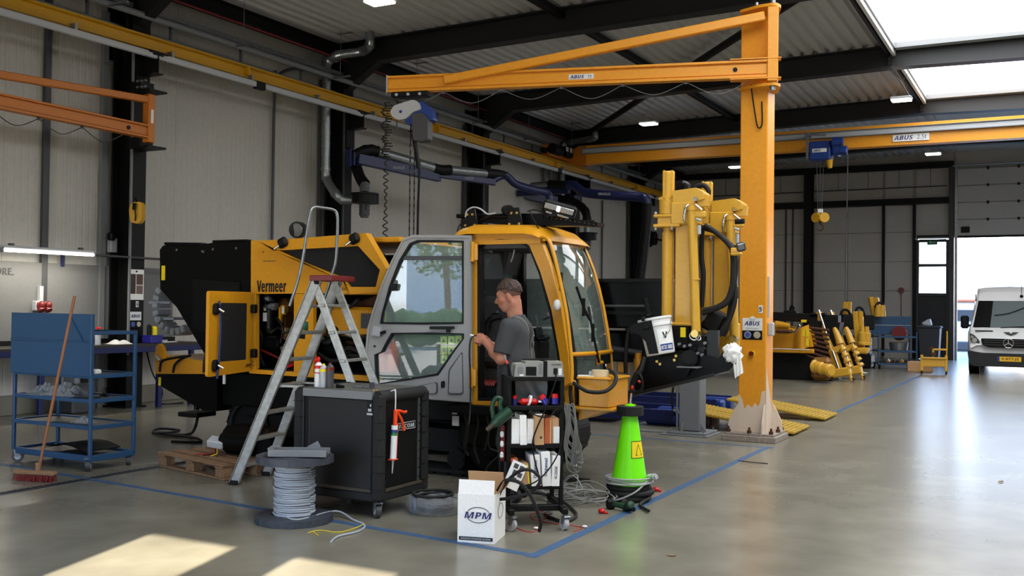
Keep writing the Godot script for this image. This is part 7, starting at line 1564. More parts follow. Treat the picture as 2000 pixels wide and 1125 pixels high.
	# bottom shelf
	rows = [[-0.125, 0.055, 0.20, 0.22, 0.16, mt(Color(0.68, 0.33, 0.17), 0.8), "orange-brown carton leaning left on the cart's bottom shelf"], [-0.068, 0.06, 0.165, 0.2, 0.10, M.card, "brown carton beside the orange one on the cart's bottom shelf"], [0.008, 0.075, 0.225, 0.22, 0.06, M.paper, "white carton with grey script lettering, left one on the bottom shelf"], [0.085, 0.068, 0.25, 0.24, 0.06, M.paper, "tall white carton with grey script lettering on the bottom shelf"], [0.146, 0.062, 0.22, 0.24, -0.03, M.paper, "dirty white carton with printed label, right end of the bottom shelf"]]
	k = 0
	for e in rows:
		var c := boxthing("carton", e[6], o, yaw, V(e[0], 0.294, -0.10), V(e[1] * 0.95, e[2], e[3]), e[4], e[5], "cartons on the cart")
		var b := Basis(V(0, 0, 1), e[4])
		if k == 2 or k == 3: PM(c, "lettering", words("Organol", 0.13, 0.032, 0.2, 700), mt(Color(0.34, 0.36, 0.48), 0.7), Transform3D(b * Basis(V(0, 0, 1), PI / 2 - 0.1), b * V(0.0, e[2] * 0.55, e[3] / 2 + 0.002)))
		if k == 1: P(c, "yellow_tape", mb().box(b * V(e[1] * 0.42, e[2] / 2, e[3] / 2 + 0.001), V(0.010, e[2] * 0.9, 0.002), 0.0, b), M.label)
		if k == 0: P(c, "red_seal", mb().cyl(b * V(0, 0.035, e[3] / 2), b * V(0, 0.035, e[3] / 2 + 0.003), 0.012, -1, 14), M.red)
		if k == 4: PM(c, "small_print", words("41.220.60", 0.09, 0.02, 0.0, 400), M.dgrey, Transform3D(b * Basis(V(0, 0, 1), PI / 2), b * V(0.0, e[2] * 0.45, e[3] / 2 + 0.002)))
		k += 1
	var lf := thing("leaflet", "white leaflet with dark pictures stuck in the left of the bottom shelf", "leaflet", w.call(-0.20, 0.294, 0.075), yaw)
	var lb := Basis.from_euler(V(-0.15, 0.1, -0.45))
	P(lf, "sheet", mb().box(lb * V(0, 0.10, 0), V(0.115, 0.2, 0.003), 0.0, lb), M.white)
	for e in [[-0.02, 0.165], [0.025, 0.165], [-0.01, 0.12], [0.03, 0.115], [0.0, 0.07]]: P(lf, "picture", mb().box(lb * V(e[0], e[1], 0.002), V(0.034, 0.035, 0.002), 0.0, lb), M.dgrey)
	# hot-air gun hooked on the left side
	var h: Vector3 = w.call(-0.25, 0.80, 0.02)
	var hg := wthing("heat_gun", "dark green heat gun hanging on the left side of the black cart", "heat gun", h)
	var fx := bs.x
	var gd := bs * V(-0.75, -0.62, 0).normalized()
	var g0 := h + V(0.05, 0.04, 0)
	P(hg, "body", mb().cyl(g0 - gd * 0.02, g0 + gd * 0.10, 0.038, 0.043, 18).cyl(g0 + gd * 0.10, g0 + gd * 0.145, 0.043, 0.028, 18), M.green)
	P(hg, "nozzle", mb().cyl(g0 + gd * 0.145, g0 + gd * 0.205, 0.022, 0.017, 14), mt(Color(0.34, 0.30, 0.26), 0.4, 0.7))
	P(hg, "handle", mb().tube(spl([h + bs * V(0.0, 0.03, 0), h + bs * V(-0.02, 0.09, 0), h + bs * V(-0.01, 0.13, 0), h + bs * V(-0.05, 0.135, 0), h + bs * V(-0.075, 0.08, 0), h + bs * V(-0.07, 0.02, 0), h + bs * V(-0.055, -0.04, 0)], 5), 0.017, 10), M.green)
	P(hg, "red_dial", mb().cyl(h + bs * V(0.0, 0.0, 0.04), h + bs * V(0.0, 0.0, 0.05), 0.012, -1, 12), M.lgrey)
	P(hg, "cord", mb().tube(spl([h + bs * V(-0.07, -0.05, 0), h + bs * V(-0.10, -0.12, 0.02), h + bs * V(-0.09, -0.22, 0.0), h + bs * V(-0.02, -0.26, 0.03), h + bs * V(-0.11, -0.36, 0.02), h + bs * V(-0.12, -0.5, 0), h + bs * V(-0.06, -0.6, -0.05)], 6), 0.005, 6), M.black)
	var st: Vector3 = w.call(-0.235, 0.60, -0.06)
	var sp := wthing("power_strip", "red and white socket strip hanging on the left side of the cart", "socket strip", st)
	P(sp, "strip", mb().box(st, V(0.03, 0.26, 0.05), 0.006, bs), M.dred)
	for f in [-0.08, 0.0, 0.07]: P(sp, "plug", mb().box(st + bs * V(-0.01, f, 0.035), V(0.026, 0.045, 0.03), 0.008, bs), M.white)
	var tl := w.call(-0.20, 1.085, -0.02)
	var pl := wthing("pliers", "pliers with red handle upright at the left corner of the cart top", "pliers", tl)
	P(pl, "jaw", mb().bar(tl + V(0, 0.0, 0), tl + V(-0.01, 0.10, 0), 0.022, 0.014, 0.004).bar(tl + V(0.02, 0.0, 0), tl + V(0.0, 0.1, 0.01), 0.016, 0.014, 0.004), M.black)
	P(pl, "red_grip", mb().bar(tl + V(-0.01, 0.09, 0), tl + V(-0.028, 0.125, 0), 0.02, 0.016, 0.005), M.red)
	P(pl, "grey_grip", mb().bar(tl + V(-0.028, 0.125, 0), tl + V(-0.04, 0.16, 0), 0.016, 0.014, 0.004), M.grey)
	# cables hanging on the right side
	var cm := mt(Color(0.38, 0.38, 0.36), 0.6)
	var cb := mb()
	for j in 16:
		var dx := rng.randf_range(-0.03, 0.045)
		var lo := rng.randf_range(0.38, 0.62)
		var sw := rng.randf_range(0.01, 0.07)
		cb.tube(spl([w.call(0.215 + dx * 0.4, 0.86, 0.02), w.call(0.24 + dx, 0.84 + 0.05 * sin(j), 0.03), w.call(0.25 + dx, 0.72, 0.03 + dx), w.call(0.235 + dx, lo + 0.06, 0.03), w.call(0.25 + dx + sw, lo, 0.02), w.call(0.28 + sw, lo + 0.06, 0.0), w.call(0.27 + dx, 0.70, 0.01), w.call(0.23, 0.86, 0.0)], 5), 0.0052, 6)
	var cc := one("cable_bundle", cb, cm, "bundle of grey cables hanging on the right side of the cart", "cables", w.call(0.25, 0.6, 0.02))
	var pg: Vector3 = w.call(0.29, 0.52, 0.03)
	P(cc, "plug", mb().cyl(pg - w.call(0.25, 0.6, 0.02), pg - w.call(0.25, 0.6, 0.02) + V(0, -0.06, 0), 0.012, 0.016, 10), M.dgrey)
	P(cc, "plug_pin", mb().cyl(pg - w.call(0.25, 0.6, 0.02) + V(-0.006, -0.06, 0), pg - w.call(0.25, 0.6, 0.02) + V(-0.006, -0.08, 0), 0.003).cyl(pg - w.call(0.25, 0.6, 0.02) + V(0.008, -0.06, 0), pg - w.call(0.25, 0.6, 0.02) + V(0.008, -0.08, 0), 0.003), M.chrome)
	var dc := [[w.call(0.15, 0.86, 0.02), w.call(0.08, 0.80, 0.05), w.call(-0.02, 0.82, 0.04), w.call(-0.06, 0.88, 0.02)], [w.call(0.20, 0.70, 0.04), w.call(0.16, 0.55, 0.06), w.call(0.08, 0.42, 0.07), w.call(-0.02, 0.33, 0.06), w.call(-0.14, 0.30, 0.04)]]
	k = 0
	for e in dc:
		one("black_cable", mb().tube(spl(e, 6), 0.005, 6), M.black, ["dark cable looped along the cart's upper shelf", "dark cable slung across the cartons on the cart"][k], "cable", e[0])
		k += 1

func small_things():
	# tape roll and paper on the rig's toolbox
	var tb := V(-3.50, 1.006, -8.12)
	one("tape_roll", mb().lathe([U(0.042, 0.0), U(0.075, 0.0), U(0.075, 0.055), U(0.042, 0.055), U(0.042, 0.0)], 28, Basis.IDENTITY, tb + V(0.02, 0, 0)), mt(Color(0.80, 0.74, 0.60), 0.6), "cream masking tape roll lying on the rig's yellow toolbox", "tape", tb)
	one("paper_sheets", mb().box(tb + V(-0.09, 0.004, 0.05), V(0.14, 0.008, 0.1), 0.0, Basis(Vector3.UP, 0.3)), M.white, "white paper scrap beside the tape roll on the yellow toolbox", "paper", tb + V(-0.09, 0, 0.05))
	one("utility_knife", mb().box(tb + V(-0.06, 0.025, 0.02), V(0.03, 0.035, 0.03), 0.006), M.lgrey, "small pale spool left of the tape roll on the yellow toolbox", "spool", tb + V(-0.06, 0.008, 0.02))
	# white oil carton
	var yaw := 0.26
	var o := V(-3.483, 0, -5.956)
	var b := thing("oil_carton", "open white oil carton with blue logo standing on the floor before the cart", "box", o + V(0.02, 0, -0.03), yaw)
	var w := 0.255
	var d := 0.30
	P(b, "front_panel", mb().box(V(0, 0.165, 0.0), V(w, 0.33, 0.006), 0.001), M.paper)
	P(b, "front_flap", mb().box(V(-0.002, 0.375, -0.008), V(w * 0.98, 0.095, 0.005), 0.001, Basis(Vector3.RIGHT, -0.16)), M.paper)
	P(b, "right_panel", mb().box(V(w / 2, 0.165, -d / 2), V(0.006, 0.33, d), 0.001), M.paper)
	P(b, "left_panel", mb().box(V(-w / 2, 0.165, -d / 2), V(0.006, 0.33, d), 0.001), M.paper)
	P(b, "rear_panel", mb().box(V(0, 0.165, -d), V(w, 0.33, 0.006), 0.001), M.card)
	P(b, "rear_flap", mb().box(V(-0.01, 0.385, -d + 0.01), V(w, 0.11, 0.005), 0.001, Basis(Vector3.RIGHT, 0.2)), M.card)
	P(b, "right_flap", mb().box(V(w / 2 + 0.03, 0.375, -d / 2 - 0.02), V(0.005, 0.10, d * 0.9), 0.001, Basis(V(0, 0, 1), -0.5)), M.card)
	P(b, "bottom", mb().box(V(0, 0.006, -d / 2), V(w, 0.008, d)), M.card)
	var lg := P(b, "logo_ring", mb().tube(ellipse(V(0.015, 0.19, 0.004), 0.082, 0.052), 0.0025, 5, true), M.ink)
	P(lg, "logo_field", mb().box(V(0.015, 0.188, 0.004), V(0.196, 0.050, 0.003)), M.white)
	PM(lg, "lettering", words("MPM", 0.18, 0.042, 0.25, 800), M.navy, put(V(0.015, 0.188, 0.007)))
	var bd := P(b, "black_band", mb().box(V(0.0, 0.03, 0.004), V(w * 0.92, 0.024, 0.003)), M.ink)
	PM(bd, "lettering", words("INTEGRATED AUTOMOTIVE SOLUTIONS", w * 0.82, 0.011, 0.0), M.lgrey, put(V(0.0, 0.03, 0.006)))
	P(b, "side_logo", mb().tube(ellipse_side(V(w / 2 + 0.004, 0.2, -d / 2), 0.07, 0.05), 0.002, 5, true), M.dgrey)
	# hose coming out of the carton
	one("black_hose", mb().tube(spl([V(-3.367, 0.345, -6.108), V(-3.303, 0.417, -6.084), V(-3.234, 0.433, -6.064), V(-3.156, 0.418, -6.049), V(-3.102, 0.34, -6.08), V(-3.082, 0.222, -6.149), V(-3.086, 0.136, -6.206), V(-3.117, 0.073, -6.247)], 7), 0.0125, 10), M.rubber, "black hose arching from the white carton down to the floor", "hose", V(-3.244, 0, -6.501))
	one("black_hose", mb().tube(spl([V(-3.397, 0.273, -6.15), V(-3.281, 0.297, -6.155), V(-3.15, 0.343, -6.167), V(-3.073, 0.411, -6.15), V(-3.076, 0.462, -6.148), V(-3.128, 0.503, -6.119), V(-3.202, 0.49, -6.113), V(-3.296, 0.426, -6.144), V(-3.366, 0.347, -6.165), V(-3.385, 0.301, -6.156)], 7), 0.0115, 10), M.rubber, "black hose curled in a loop above the white carton", "hose", V(-3.196, 0.384, -6.142))
	one("black_hose", mb().tube(spl([V(-3.441, 0, -6.997) + V(0, 0.014, 0), V(-3.23, 0, -6.869) + V(0, 0.014, 0), V(-3.216, 0, -7.048) + V(0, 0.014, 0), V(-3.315, 0, -7.255) + V(0, 0.014, 0), V(-3.558, 0, -7.514) + V(0, 0.03, 0), V(-3.796, 0, -7.572) + V(0, 0.06, 0), V(-3.858, 0, -7.328) + V(0, 0.06, 0), V(-3.859, 0, -7.155) + V(0, 0.02, 0)], 7), 0.0125, 10), M.rubber, "black hose lying on the floor under the cart", "hose", V(-3.284, 0, -6.984))
	one("red_wire", mb().tube(spl([V(-3.528, 0, -6.624) + V(0, 0.004, 0), V(-3.383, 0, -6.493) + V(0, 0.004, 0), V(-3.276, 0, -6.5) + V(0, 0.004, 0), V(-3.388, 0, -6.814) + V(0, 0.01, 0), V(-3.424, 0, -7.007) + V(0, 0.012, 0), V(-3.526, 0, -7.125) + V(0, 0.01, 0), V(-3.576, 0, -7.048) + V(0, 0.004, 0), V(-3.475, 0, -6.867) + V(0, 0.004, 0), V(-3.263, 0, -6.807) + V(0, 0.004, 0), V(-3.12, 0, -6.812) + V(0, 0.004, 0), V(-3.034, 0, -6.785) + V(0, 0.004, 0), V(-3.042, 0, -6.643) + V(0, 0.004, 0)], 6), 0.003, 5), M.red, "thin red wire snaking on the floor below the cart", "wire", V(-3.416, 0, -6.903))
	for e in [[V(-3.308, 0, -6.578), "white tape knot at the hose end on the floor"], [V(-3.028, 0, -6.808), "white scrap of tape on the blue line beside the cart"]]:
		one("tape_scrap", mb().ball(e[0] + V(0, 0.01, 0), V(0.022, 0.010, 0.016), 8), M.white, e[1], "scrap", e[0])
	# cable heap right of the cart
	var cm := mt(Color(0.52, 0.52, 0.50), 0.55)
	var hp := mb()
	var hc := V(-3.515, 0, -7.72)
	for j in 16:
		var c := hc + V(rng.randf_range(-0.10, 0.16), 0.008 + 0.006 * j, rng.randf_range(-0.10, 0.10))
		var r := rng.randf_range(0.09, 0.2)
		var p := []
		var ph := rng.randf() * 6.0
		for i in 26:
			var a := TAU * i / 22.0 + ph
			p.append(c + V(cos(a) * r * 1.25, 0.012 + 0.02 * sin(a * 2.0 + ph) + 0.012 * sin(a * 3.0), sin(a) * r * 0.8))
		hp.tube(spl(p, 2), 0.0048, 6)
	hp.tube(spl([hc + V(-0.15, 0.1, 0.0), hc + V(-0.06, 0.20, 0.02), hc + V(0.02, 0.19, 0.03), hc + V(0.10, 0.08, 0.06), hc + V(0.12, 0.01, 0.10), hc + V(0.0, 0.01, 0.14), hc + V(-0.1, 0.01, 0.1)], 6), 0.005, 6)
	hp.tube(spl([hc + V(-0.16, 0.05, 0.02), hc + V(-0.08, 0.17, 0.0), hc + V(0.0, 0.21, -0.02), hc + V(0.03, 0.1, 0.06), hc + V(0.05, 0.01, 0.12)], 6), 0.005, 6)
	one("cable_heap", hp, cm, "tangled heap of light grey cable on the floor right of the cart", "cables", hc).set_meta("kind", "stuff")
	# green cone on coiled hose
	var cp := V(-3.165, -0.045, -8.02)
	var hz := mb()
	for j in 3: hz.tube(loop(cp + V(0.01 * sin(j * 2.0), 0.071 + 0.042 * j, 0.01 * cos(j * 2.3)), 0.165 + 0.012 * sin(j * 1.7), 1.0, 0.0, 34, Basis.from_euler(V(0.03 * sin(j), 0, 0.03 * cos(j)))), 0.026, 10, true)
	hz.tube(spl([cp + V(0.17, 0.075, 0.02), cp + V(0.2, 0.08, 0.05), V(-2.966, 0, -7.755) + V(0, 0.02, 0), V(-2.812, 0, -7.541) + V(0, 0.02, 0)], 5), 0.013, 8)
	one("hose_coil", hz, M.rubber, "thick black hose coiled on the floor under the green cone", "hose", cp)
	var wz := mb()
	for j in 6: wz.tube(loop(cp + V(0.012 * sin(j * 1.9), 0.193 + 0.008 * j, 0.012 * cos(j * 1.3)), 0.185 + 0.008 * sin(j * 2.7), 1.0, 0.0, 34, Basis.from_euler(V(0.04 * sin(j * 1.1), 0, 0.05 * cos(j * 1.5)))), 0.0062, 7, true)
	wz.tube(spl([cp + V(0.18, 0.22, 0.06), cp + V(0.12, 0.14, 0.17), cp + V(-0.02, 0.07, 0.20), cp + V(-0.14, 0.06, 0.19)], 6), 0.0075, 8)
	var wc := one("white_cable_coil", wz, mt(Color(0.66, 0.66, 0.66), 0.5), "white cable coiled round the foot of the green cone", "cable", cp + V(0, 0.19, 0))
	P(wc, "connector", mb().cyl(V(0.17, 0.05, -0.02), V(0.235, 0.065, 0.02), 0.028, -1, 14).cyl(V(0.235, 0.065, 0.02), V(0.25, 0.068, 0.028), 0.018), M.lgrey)
	var co := wthing("traffic_cone", "bright green cone with black weight ring and yellow warning sign", "cone", cp + V(0, 0.16, 0))
	P(co, "cone", mb().lathe([U(0.148, 0.16), U(0.152, 0.165), U(0.150, 0.185), U(0.056, 0.79), U(0.050, 0.80), U(0.046, 0.83), U(0, 0.83)], 40, Basis.IDENTITY, cp), M.lime)
	P(co, "weight_ring", mb().lathe([U(0.046, 0.745), U(0.105, 0.745), U(0.113, 0.75), U(0.113, 0.82), U(0.107, 0.825), U(0.046, 0.825)], 40, Basis.IDENTITY, cp), M.rubber)
	P(co, "green_collar", mb().lathe([U(0.012, 0.825), U(0.026, 0.825), U(0.027, 0.84), U(0.012, 0.842)], 20, Basis.IDENTITY, cp), M.lime)
	P(co, "steel_rod", mb().cyl(cp + V(0, 0.82, 0), cp + V(0.01, 0.93, 0), 0.009, -1, 12), M.chrome)
	var rad := func(y: float) -> float: return lerpf(0.150, 0.056, (y - 0.185) / 0.605)
	var sg := func(a0: float, a1: float, y0: float, y1: float, g: float) -> MB: return mb().sheet(func(u, v): return cp + V(sin(lerpf(a0, a1, u)) * (rad.call(lerpf(y0, y1, v)) + g), lerpf(y0, y1, v), cos(lerpf(a0, a1, u)) * (rad.call(lerpf(y0, y1, v)) + g)), 10, 4)
	var ws := P(co, "warning_sign", sg.call(0.50, 1.75, 0.40, 0.54, 0.0015), M.ink)
	P(ws, "yellow_field", sg.call(0.55, 1.70, 0.406, 0.534, 0.0025), M.label)
	P(ws, "black_triangle", mb().tube([cone_at(cp, rad, 0.85, 0.425), cone_at(cp, rad, 1.12, 0.515), cone_at(cp, rad, 1.40, 0.425), cone_at(cp, rad, 0.85, 0.425)], 0.003, 5), M.ink)
	# cordless drill before the coil
	var dp := V(-3.028, 0, -7.525)
	var dr := wthing("cordless_drill", "dark green cordless drill lying on the floor before the coiled hose", "drill", dp)
	P(dr, "battery", mb().box(dp + V(-0.105, 0.042, -0.02), V(0.075, 0.08, 0.07), 0.018, Basis.from_euler(V(0, 0.5, 0.1))), M.black)
	P(dr, "handle", mb().cyl(dp + V(-0.08, 0.045, -0.015), dp + V(0.03, 0.04, 0.01), 0.021, 0.024, 14), M.green)
	P(dr, "body", mb().lathe([U(0, -0.08), U(0.030, -0.075), U(0.036, -0.04), U(0.036, 0.04), U(0.028, 0.07), U(0, 0.075)], 18, Basis.from_euler(V(1.2, 0.9, 0.2)), dp + V(0.06, 0.045, 0.012)), M.green)
	P(dr, "chuck", mb().cyl(dp + V(0.095, 0.038, 0.035), dp + V(0.12, 0.033, 0.055), 0.026, 0.018, 14), M.black)
	P(dr, "gear_ring", mb().cyl(dp + V(0.02, 0.055, -0.02), dp + V(0.0, 0.06, -0.04), 0.03, 0.026, 14), M.dgrey)
	for e in [[V(-3.127, 0, -7.348), "red protective cap on the floor left of the cordless drill"], [V(-3.096, 0, -8.475), "small red cap on the floor right of the coiled hose"]]:
		one("dust_plug", mb().ball(e[0] + V(0, 0.02, 0), V(0.03, 0.02, 0.025), 10).cyl(e[0] + V(0.02, 0.01, 0), e[0] + V(0.05, 0.008, 0), 0.009), M.red, e[1], "cap", e[0])
	# coil of black tube in plastic wrap
	var k := V(-4.263, 0, -6.718)
	var ct := wthing("tubing_coil", "coil of black tubing in clear plastic wrap on the floor right of the cabinet", "coil", k)
	var tb2 := mb()
	for j in 7: tb2.tube(loop(k + V(0.01 * sin(j * 3.0), 0.03 + 0.019 * j, 0.01 * cos(j * 2.0)), 0.125 + 0.03 * absf(sin(j * 1.3)), 1.0, 0.0, 34), 0.011, 7, true)
	P(ct, "tubing", tb2, M.rubber)
	P(ct, "wrap", mb().sheet(func(u, v): return k + V(cos(TAU * u) * (0.155 + 0.055 * cos(TAU * v)) * 1.1, 0.068 + 0.066 * sin(TAU * v) + 0.006 * sin(u * 61.0 + v * 20.0), sin(TAU * u) * (0.155 + 0.055 * cos(TAU * v))), 40, 14, false), glass(Color(0.62, 0.63, 0.65), 0.34, 0.4))
	P(ct, "blue_tie", mb().tube(loop(k + V(-0.12, 0.065, 0.12), 0.066, 1.0, 0.0, 20, Basis.from_euler(V(PI / 2, 0.0, 0.0)) * Basis(V(0, 0, 1), 0.7)), 0.004, 6, true), mt(Color(0.25, 0.5, 0.75), 0.5))
	# pallet with a box and wires behind the ladder
	var pp := V(-7.08, 0, -7.42)
	var pb := Basis(Vector3.UP, -0.12)
	var pa := thing("wooden_pallet", "worn wooden pallet on the floor behind the ladder foot", "pallet", pp, -0.24)
	for j in 5: P(pa, "deck_board", mb().box(V(0, 0.133, -0.36 + 0.18 * j), V(1.15, 0.02, 0.11 + 0.02 * (j % 2)), 0.003), M.wood)
	for j in 3: P(pa, "cross_board", mb().box(V(-0.5 + 0.5 * j, 0.112, 0), V(0.12, 0.02, 0.82), 0.003), M.wood)
	for j in 3:
		for i in 3: P(pa, "block", mb().box(V(-0.5 + 0.5 * j, 0.062, -0.35 + 0.35 * i), V(0.13, 0.08, 0.1), 0.004), M.wood)
	for j in 3: P(pa, "bottom_board", mb().box(V(0, 0.011, -0.35 + 0.35 * j), V(1.15, 0.02, 0.09), 0.003), M.wood)
	var ub := V(-7.087, 0.267, -7.292)
	var el := wthing("control_unit", "small grey electronics box on coloured wires above the pallet", "electronics box", ub)
	P(el, "case", mb().box(ub, V(0.16, 0.07, 0.12), 0.008, Basis.from_euler(V(0.35, 0.3, -0.15))), M.lgrey)
	for e in [[M.red, -0.02], [M.black, 0.0], [M.label, 0.02], [M.dgrey, 0.035]]: P(el, "wire", mb().tube(spl([ub + V(e[1], -0.03, 0.02), ub + V(e[1] + 0.01, -0.1, 0.03), V(ub.x + e[1] * 2.5 - 0.02, 0.16, ub.z + 0.06), V(ub.x + e[1] * 5.0 - 0.08, 0.15, ub.z + 0.1)], 5), 0.005, 5), e[0])
	var uc := V(-6.9, 0.144, -7.75)
	one("black_pump", mb().box(V(-6.82, 0.285, -7.50), V(0.6, 0.27, 0.3), 0.05).cyl(V(-7.05, 0.28, -7.36), V(-6.65, 0.28, -7.34), 0.09), M.blackg, "black drive unit standing on the wooden pallet", "drive unit", V(-6.6, 0.15, -7.7))
	# black cable and lead on the floor at the left
	one("black_cable", mb().tube(spl([V(-8.181, 0.364, -8.122), V(-8.205, 0.253, -8.111), V(-9.228, 0, -9.05) + V(0, 0.02, 0), V(-9.256, 0, -8.858) + V(0, 0.02, 0), V(-9.662, 0, -8.878) + V(0, 0.02, 0), V(-9.83, 0, -9.13) + V(0, 0.03, 0), V(-9.521, 0, -9.152) + V(0, 0.03, 0), V(-9.366, 0, -8.842) + V(0, 0.04, 0), V(-9.501, 0, -8.81) + V(0, 0.03, 0), V(-9.078, 0, -8.807) + V(0, 0.02, 0), V(-8.822, 0, -8.756) + V(0, 0.02, 0), V(-8.605, 0, -8.582) + V(0, 0.015, 0), V(-8.931, 0, -8.472) + V(0, 0.01, 0)], 6), 0.016, 8), M.rubber, "thick black cable lying coiled on the floor below the rig's rear", "cable", V(-9.291, 0, -8.891))
	one("steel_sheet", mb().box(V(-3.972, 0, -8.603) + V(0, 0.004, 0), V(0.36, 0.006, 0.16), 0.0, Basis(Vector3.UP, 0.5)), M.black, "flat black sheet lying on the floor behind the cart", "sheet", V(-3.972, 0, -8.603))
	one("dry_leaf", leaf(V(-2.201, 0, -6.332), 0.028, 0.4), M.wood, "dry brown leaf on the floor at the bottom right of the cart", "leaf", V(-2.201, 0, -6.332))
	one("dry_leaf", leaf(V(-0.478, 0, -10.672), 0.04, 1.2), M.wood, "dry brown leaf on the floor near the right edge", "leaf", V(-0.478, 0, -10.672))
	for e in [[1473, 904, 0.2, 0.5], [0, 0, 0, 0]]:
		if e[0] > 0: one("wire_offcut", mb().tube(spl([V(-2.987, 0, -10.644) + V(0, 0.003, 0), V(-2.809, 0, -10.591) + V(0, 0.006, 0), V(-2.654, 0, -10.609) + V(0, 0.003, 0)], 4), 0.004, 5), M.black, "short black wire offcut lying across the blue line", "wire", V(-2.809, 0, -10.591))
	for e in [[V(-4.994, 0, -6.089), 0.008], [V(-4.052, 0, -6.346), 0.008], [V(-3.973, 0, -6.312), 0.007]]:
		pass
	# cable lying along the person's far side of the cart
	one("work_cable", mb().tube(spl([V(-4.127, 1.363, -7.098), V(-4.138, 1.336, -7.036), V(-4.123, 1.223, -6.989), V(-4.09, 1.024, -6.954), V(-4.068, 0.787, -6.914), V(-4.085, 0.586, -6.909), V(-5.16, 0, -8.656) + V(0, 0.008, 0), V(-4.92, 0, -8.445) + V(0, 0.008, 0)], 6), 0.007, 7), M.black, "black cable hanging from the mechanic's hands to the floor", "cable", V(-5.13, 0, -8.675))

func ellipse(c: Vector3, a: float, b: float) -> Array:
	var p := []
	for k in 41: p.append(c + V(cos(TAU * k / 40.0) * a, sin(TAU * k / 40.0) * b, 0))
	return p

func ellipse_side(c: Vector3, a: float, b: float) -> Array:
	var p := []
	for k in 41: p.append(c + V(0, sin(TAU * k / 40.0) * b, cos(TAU * k / 40.0) * a))
	return p

func cone_at(c: Vector3, rad: Callable, a: float, y: float) -> Vector3:
	return c + V(sin(a) * (rad.call(y) + 0.004), y, cos(a) * (rad.call(y) + 0.004))

func leaf(c: Vector3, r: float, a: float) -> MB:
	return mb().sheet(func(u, v): return c + Basis(Vector3.UP, a) * V((u - 0.5) * r * 2.2, 0.004 + 0.35 * r * pow(u - 0.4, 2) + 0.2 * r * absf(v - 0.5), (v - 0.5) * r * 1.3 * sin(PI * clampf(u, 0.06, 0.94))), 8, 6)

class Field:
	# smooth union of tapered capsules and ellipsoids
	var c := []
	var e := []
	var k := 0.03
	func cap(a: Vector3, b: Vector3, ra: float, rb: float, kk := -1.0):
		c.append([a, b - a, maxf((b - a).length_squared(), 1e-8), ra, rb - ra, kk])
	func ell(o: Vector3, r: Vector3, b := Basis.IDENTITY):
		e.append([o, r, b.inverse(), minf(r.x, minf(r.y, r.z))])
	func d(p: Vector3) -> float:
		var v := 9.0
		for s in c:
			var q: Vector3 = p - s[0]
			var h: float = clampf(q.dot(s[1]) / s[2], 0.0, 1.0)
			var w: float = (q - s[1] * h).length() - s[3] - s[4] * h
			var kk: float = s[5] if s[5] > 0.0 else k
			var m := clampf(0.5 + 0.5 * (v - w) / kk, 0.0, 1.0)
			v = lerpf(v, w, m) - kk * m * (1.0 - m)
		for s in e:
			var q: Vector3 = s[2] * (p - s[0])
			var n: Vector3 = q / s[1]
			var l := n.length()
			var g := (n / (s[1] as Vector3)).length()
			var w: float = l * (l - 1.0) / maxf(g, 1e-5)
			var m := clampf(0.5 + 0.5 * (v - w) / k, 0.0, 1.0)
			v = lerpf(v, w, m) - k * m * (1.0 - m)
		return v

func net(m: MB, f: Callable, lo: Vector3, hi: Vector3, s: float):   # surface nets of the field f on a grid
	var nx := int((hi.x - lo.x) / s) + 2
	var ny := int((hi.y - lo.y) / s) + 2
	var nz := int((hi.z - lo.z) / s) + 2
	var g := PackedFloat32Array()
	g.resize(nx * ny * nz)
	var i := 0
	for z in nz:
		for y in ny:
			for x in nx:
				g[i] = f.call(lo + V(x, y, z) * s)
				i += 1
	var vi := {}
	var vp := []
	var vn := []
	var off := [0, 1, nx, nx + 1, nx * ny, nx * ny + 1, nx * ny + nx, nx * ny + nx + 1]
	var eg := [[0, 1], [2, 3], [4, 5], [6, 7], [0, 2], [1, 3], [4, 6], [5, 7], [0, 4], [1, 5], [2, 6], [3, 7]]
	for z in nz - 1:
		for y in ny - 1:
			for x in nx - 1:
				var b := x + nx * (y + ny * z)
				var neg := 0
				for o in off: neg += 1 if g[b + o] < 0.0 else 0
				if neg == 0 or neg == 8: continue
				var p := Vector3.ZERO
				var n := 0
				for q in eg:
					var ga := g[b + off[q[0]]]
					var gb := g[b + off[q[1]]]
					if (ga < 0.0) == (gb < 0.0): continue
					var t := ga / (ga - gb)
					var pa := V(q[0] & 1, (q[0] >> 1) & 1, q[0] >> 2)
					p += pa.lerp(V(q[1] & 1, (q[1] >> 1) & 1, q[1] >> 2), t)
					n += 1
				p = lo + (V(x, y, z) + p / n) * s
				vi[b] = vp.size()
				vp.append(p)
				vn.append(V(f.call(p + V(s * 0.6, 0, 0)) - f.call(p - V(s * 0.6, 0, 0)), f.call(p + V(0, s * 0.6, 0)) - f.call(p - V(0, s * 0.6, 0)), f.call(p + V(0, 0, s * 0.6)) - f.call(p - V(0, 0, s * 0.6))).normalized())
	var st := [1, nx, nx * ny]
	for z in range(1, nz - 1):
		for y in range(1, ny - 1):
			for x in range(1, nx - 1):
				var b := x + nx * (y + ny * z)
				for a in 3:
					if (g[b] < 0.0) == (g[b + st[a]] < 0.0): continue
					var u: int = st[(a + 1) % 3]
					var w: int = st[(a + 2) % 3]
					var q := [b, b - u, b - u - w, b - w]
					if not (vi.has(q[0]) and vi.has(q[1]) and vi.has(q[2]) and vi.has(q[3])): continue
					var r := q.map(func(j): return vi[j])
					m.tri(vp[r[0]], vp[r[1]], vp[r[2]], vn[r[0]], vn[r[1]], vn[r[2]])
					m.tri(vp[r[0]], vp[r[2]], vp[r[3]], vn[r[0]], vn[r[2]], vn[r[3]])

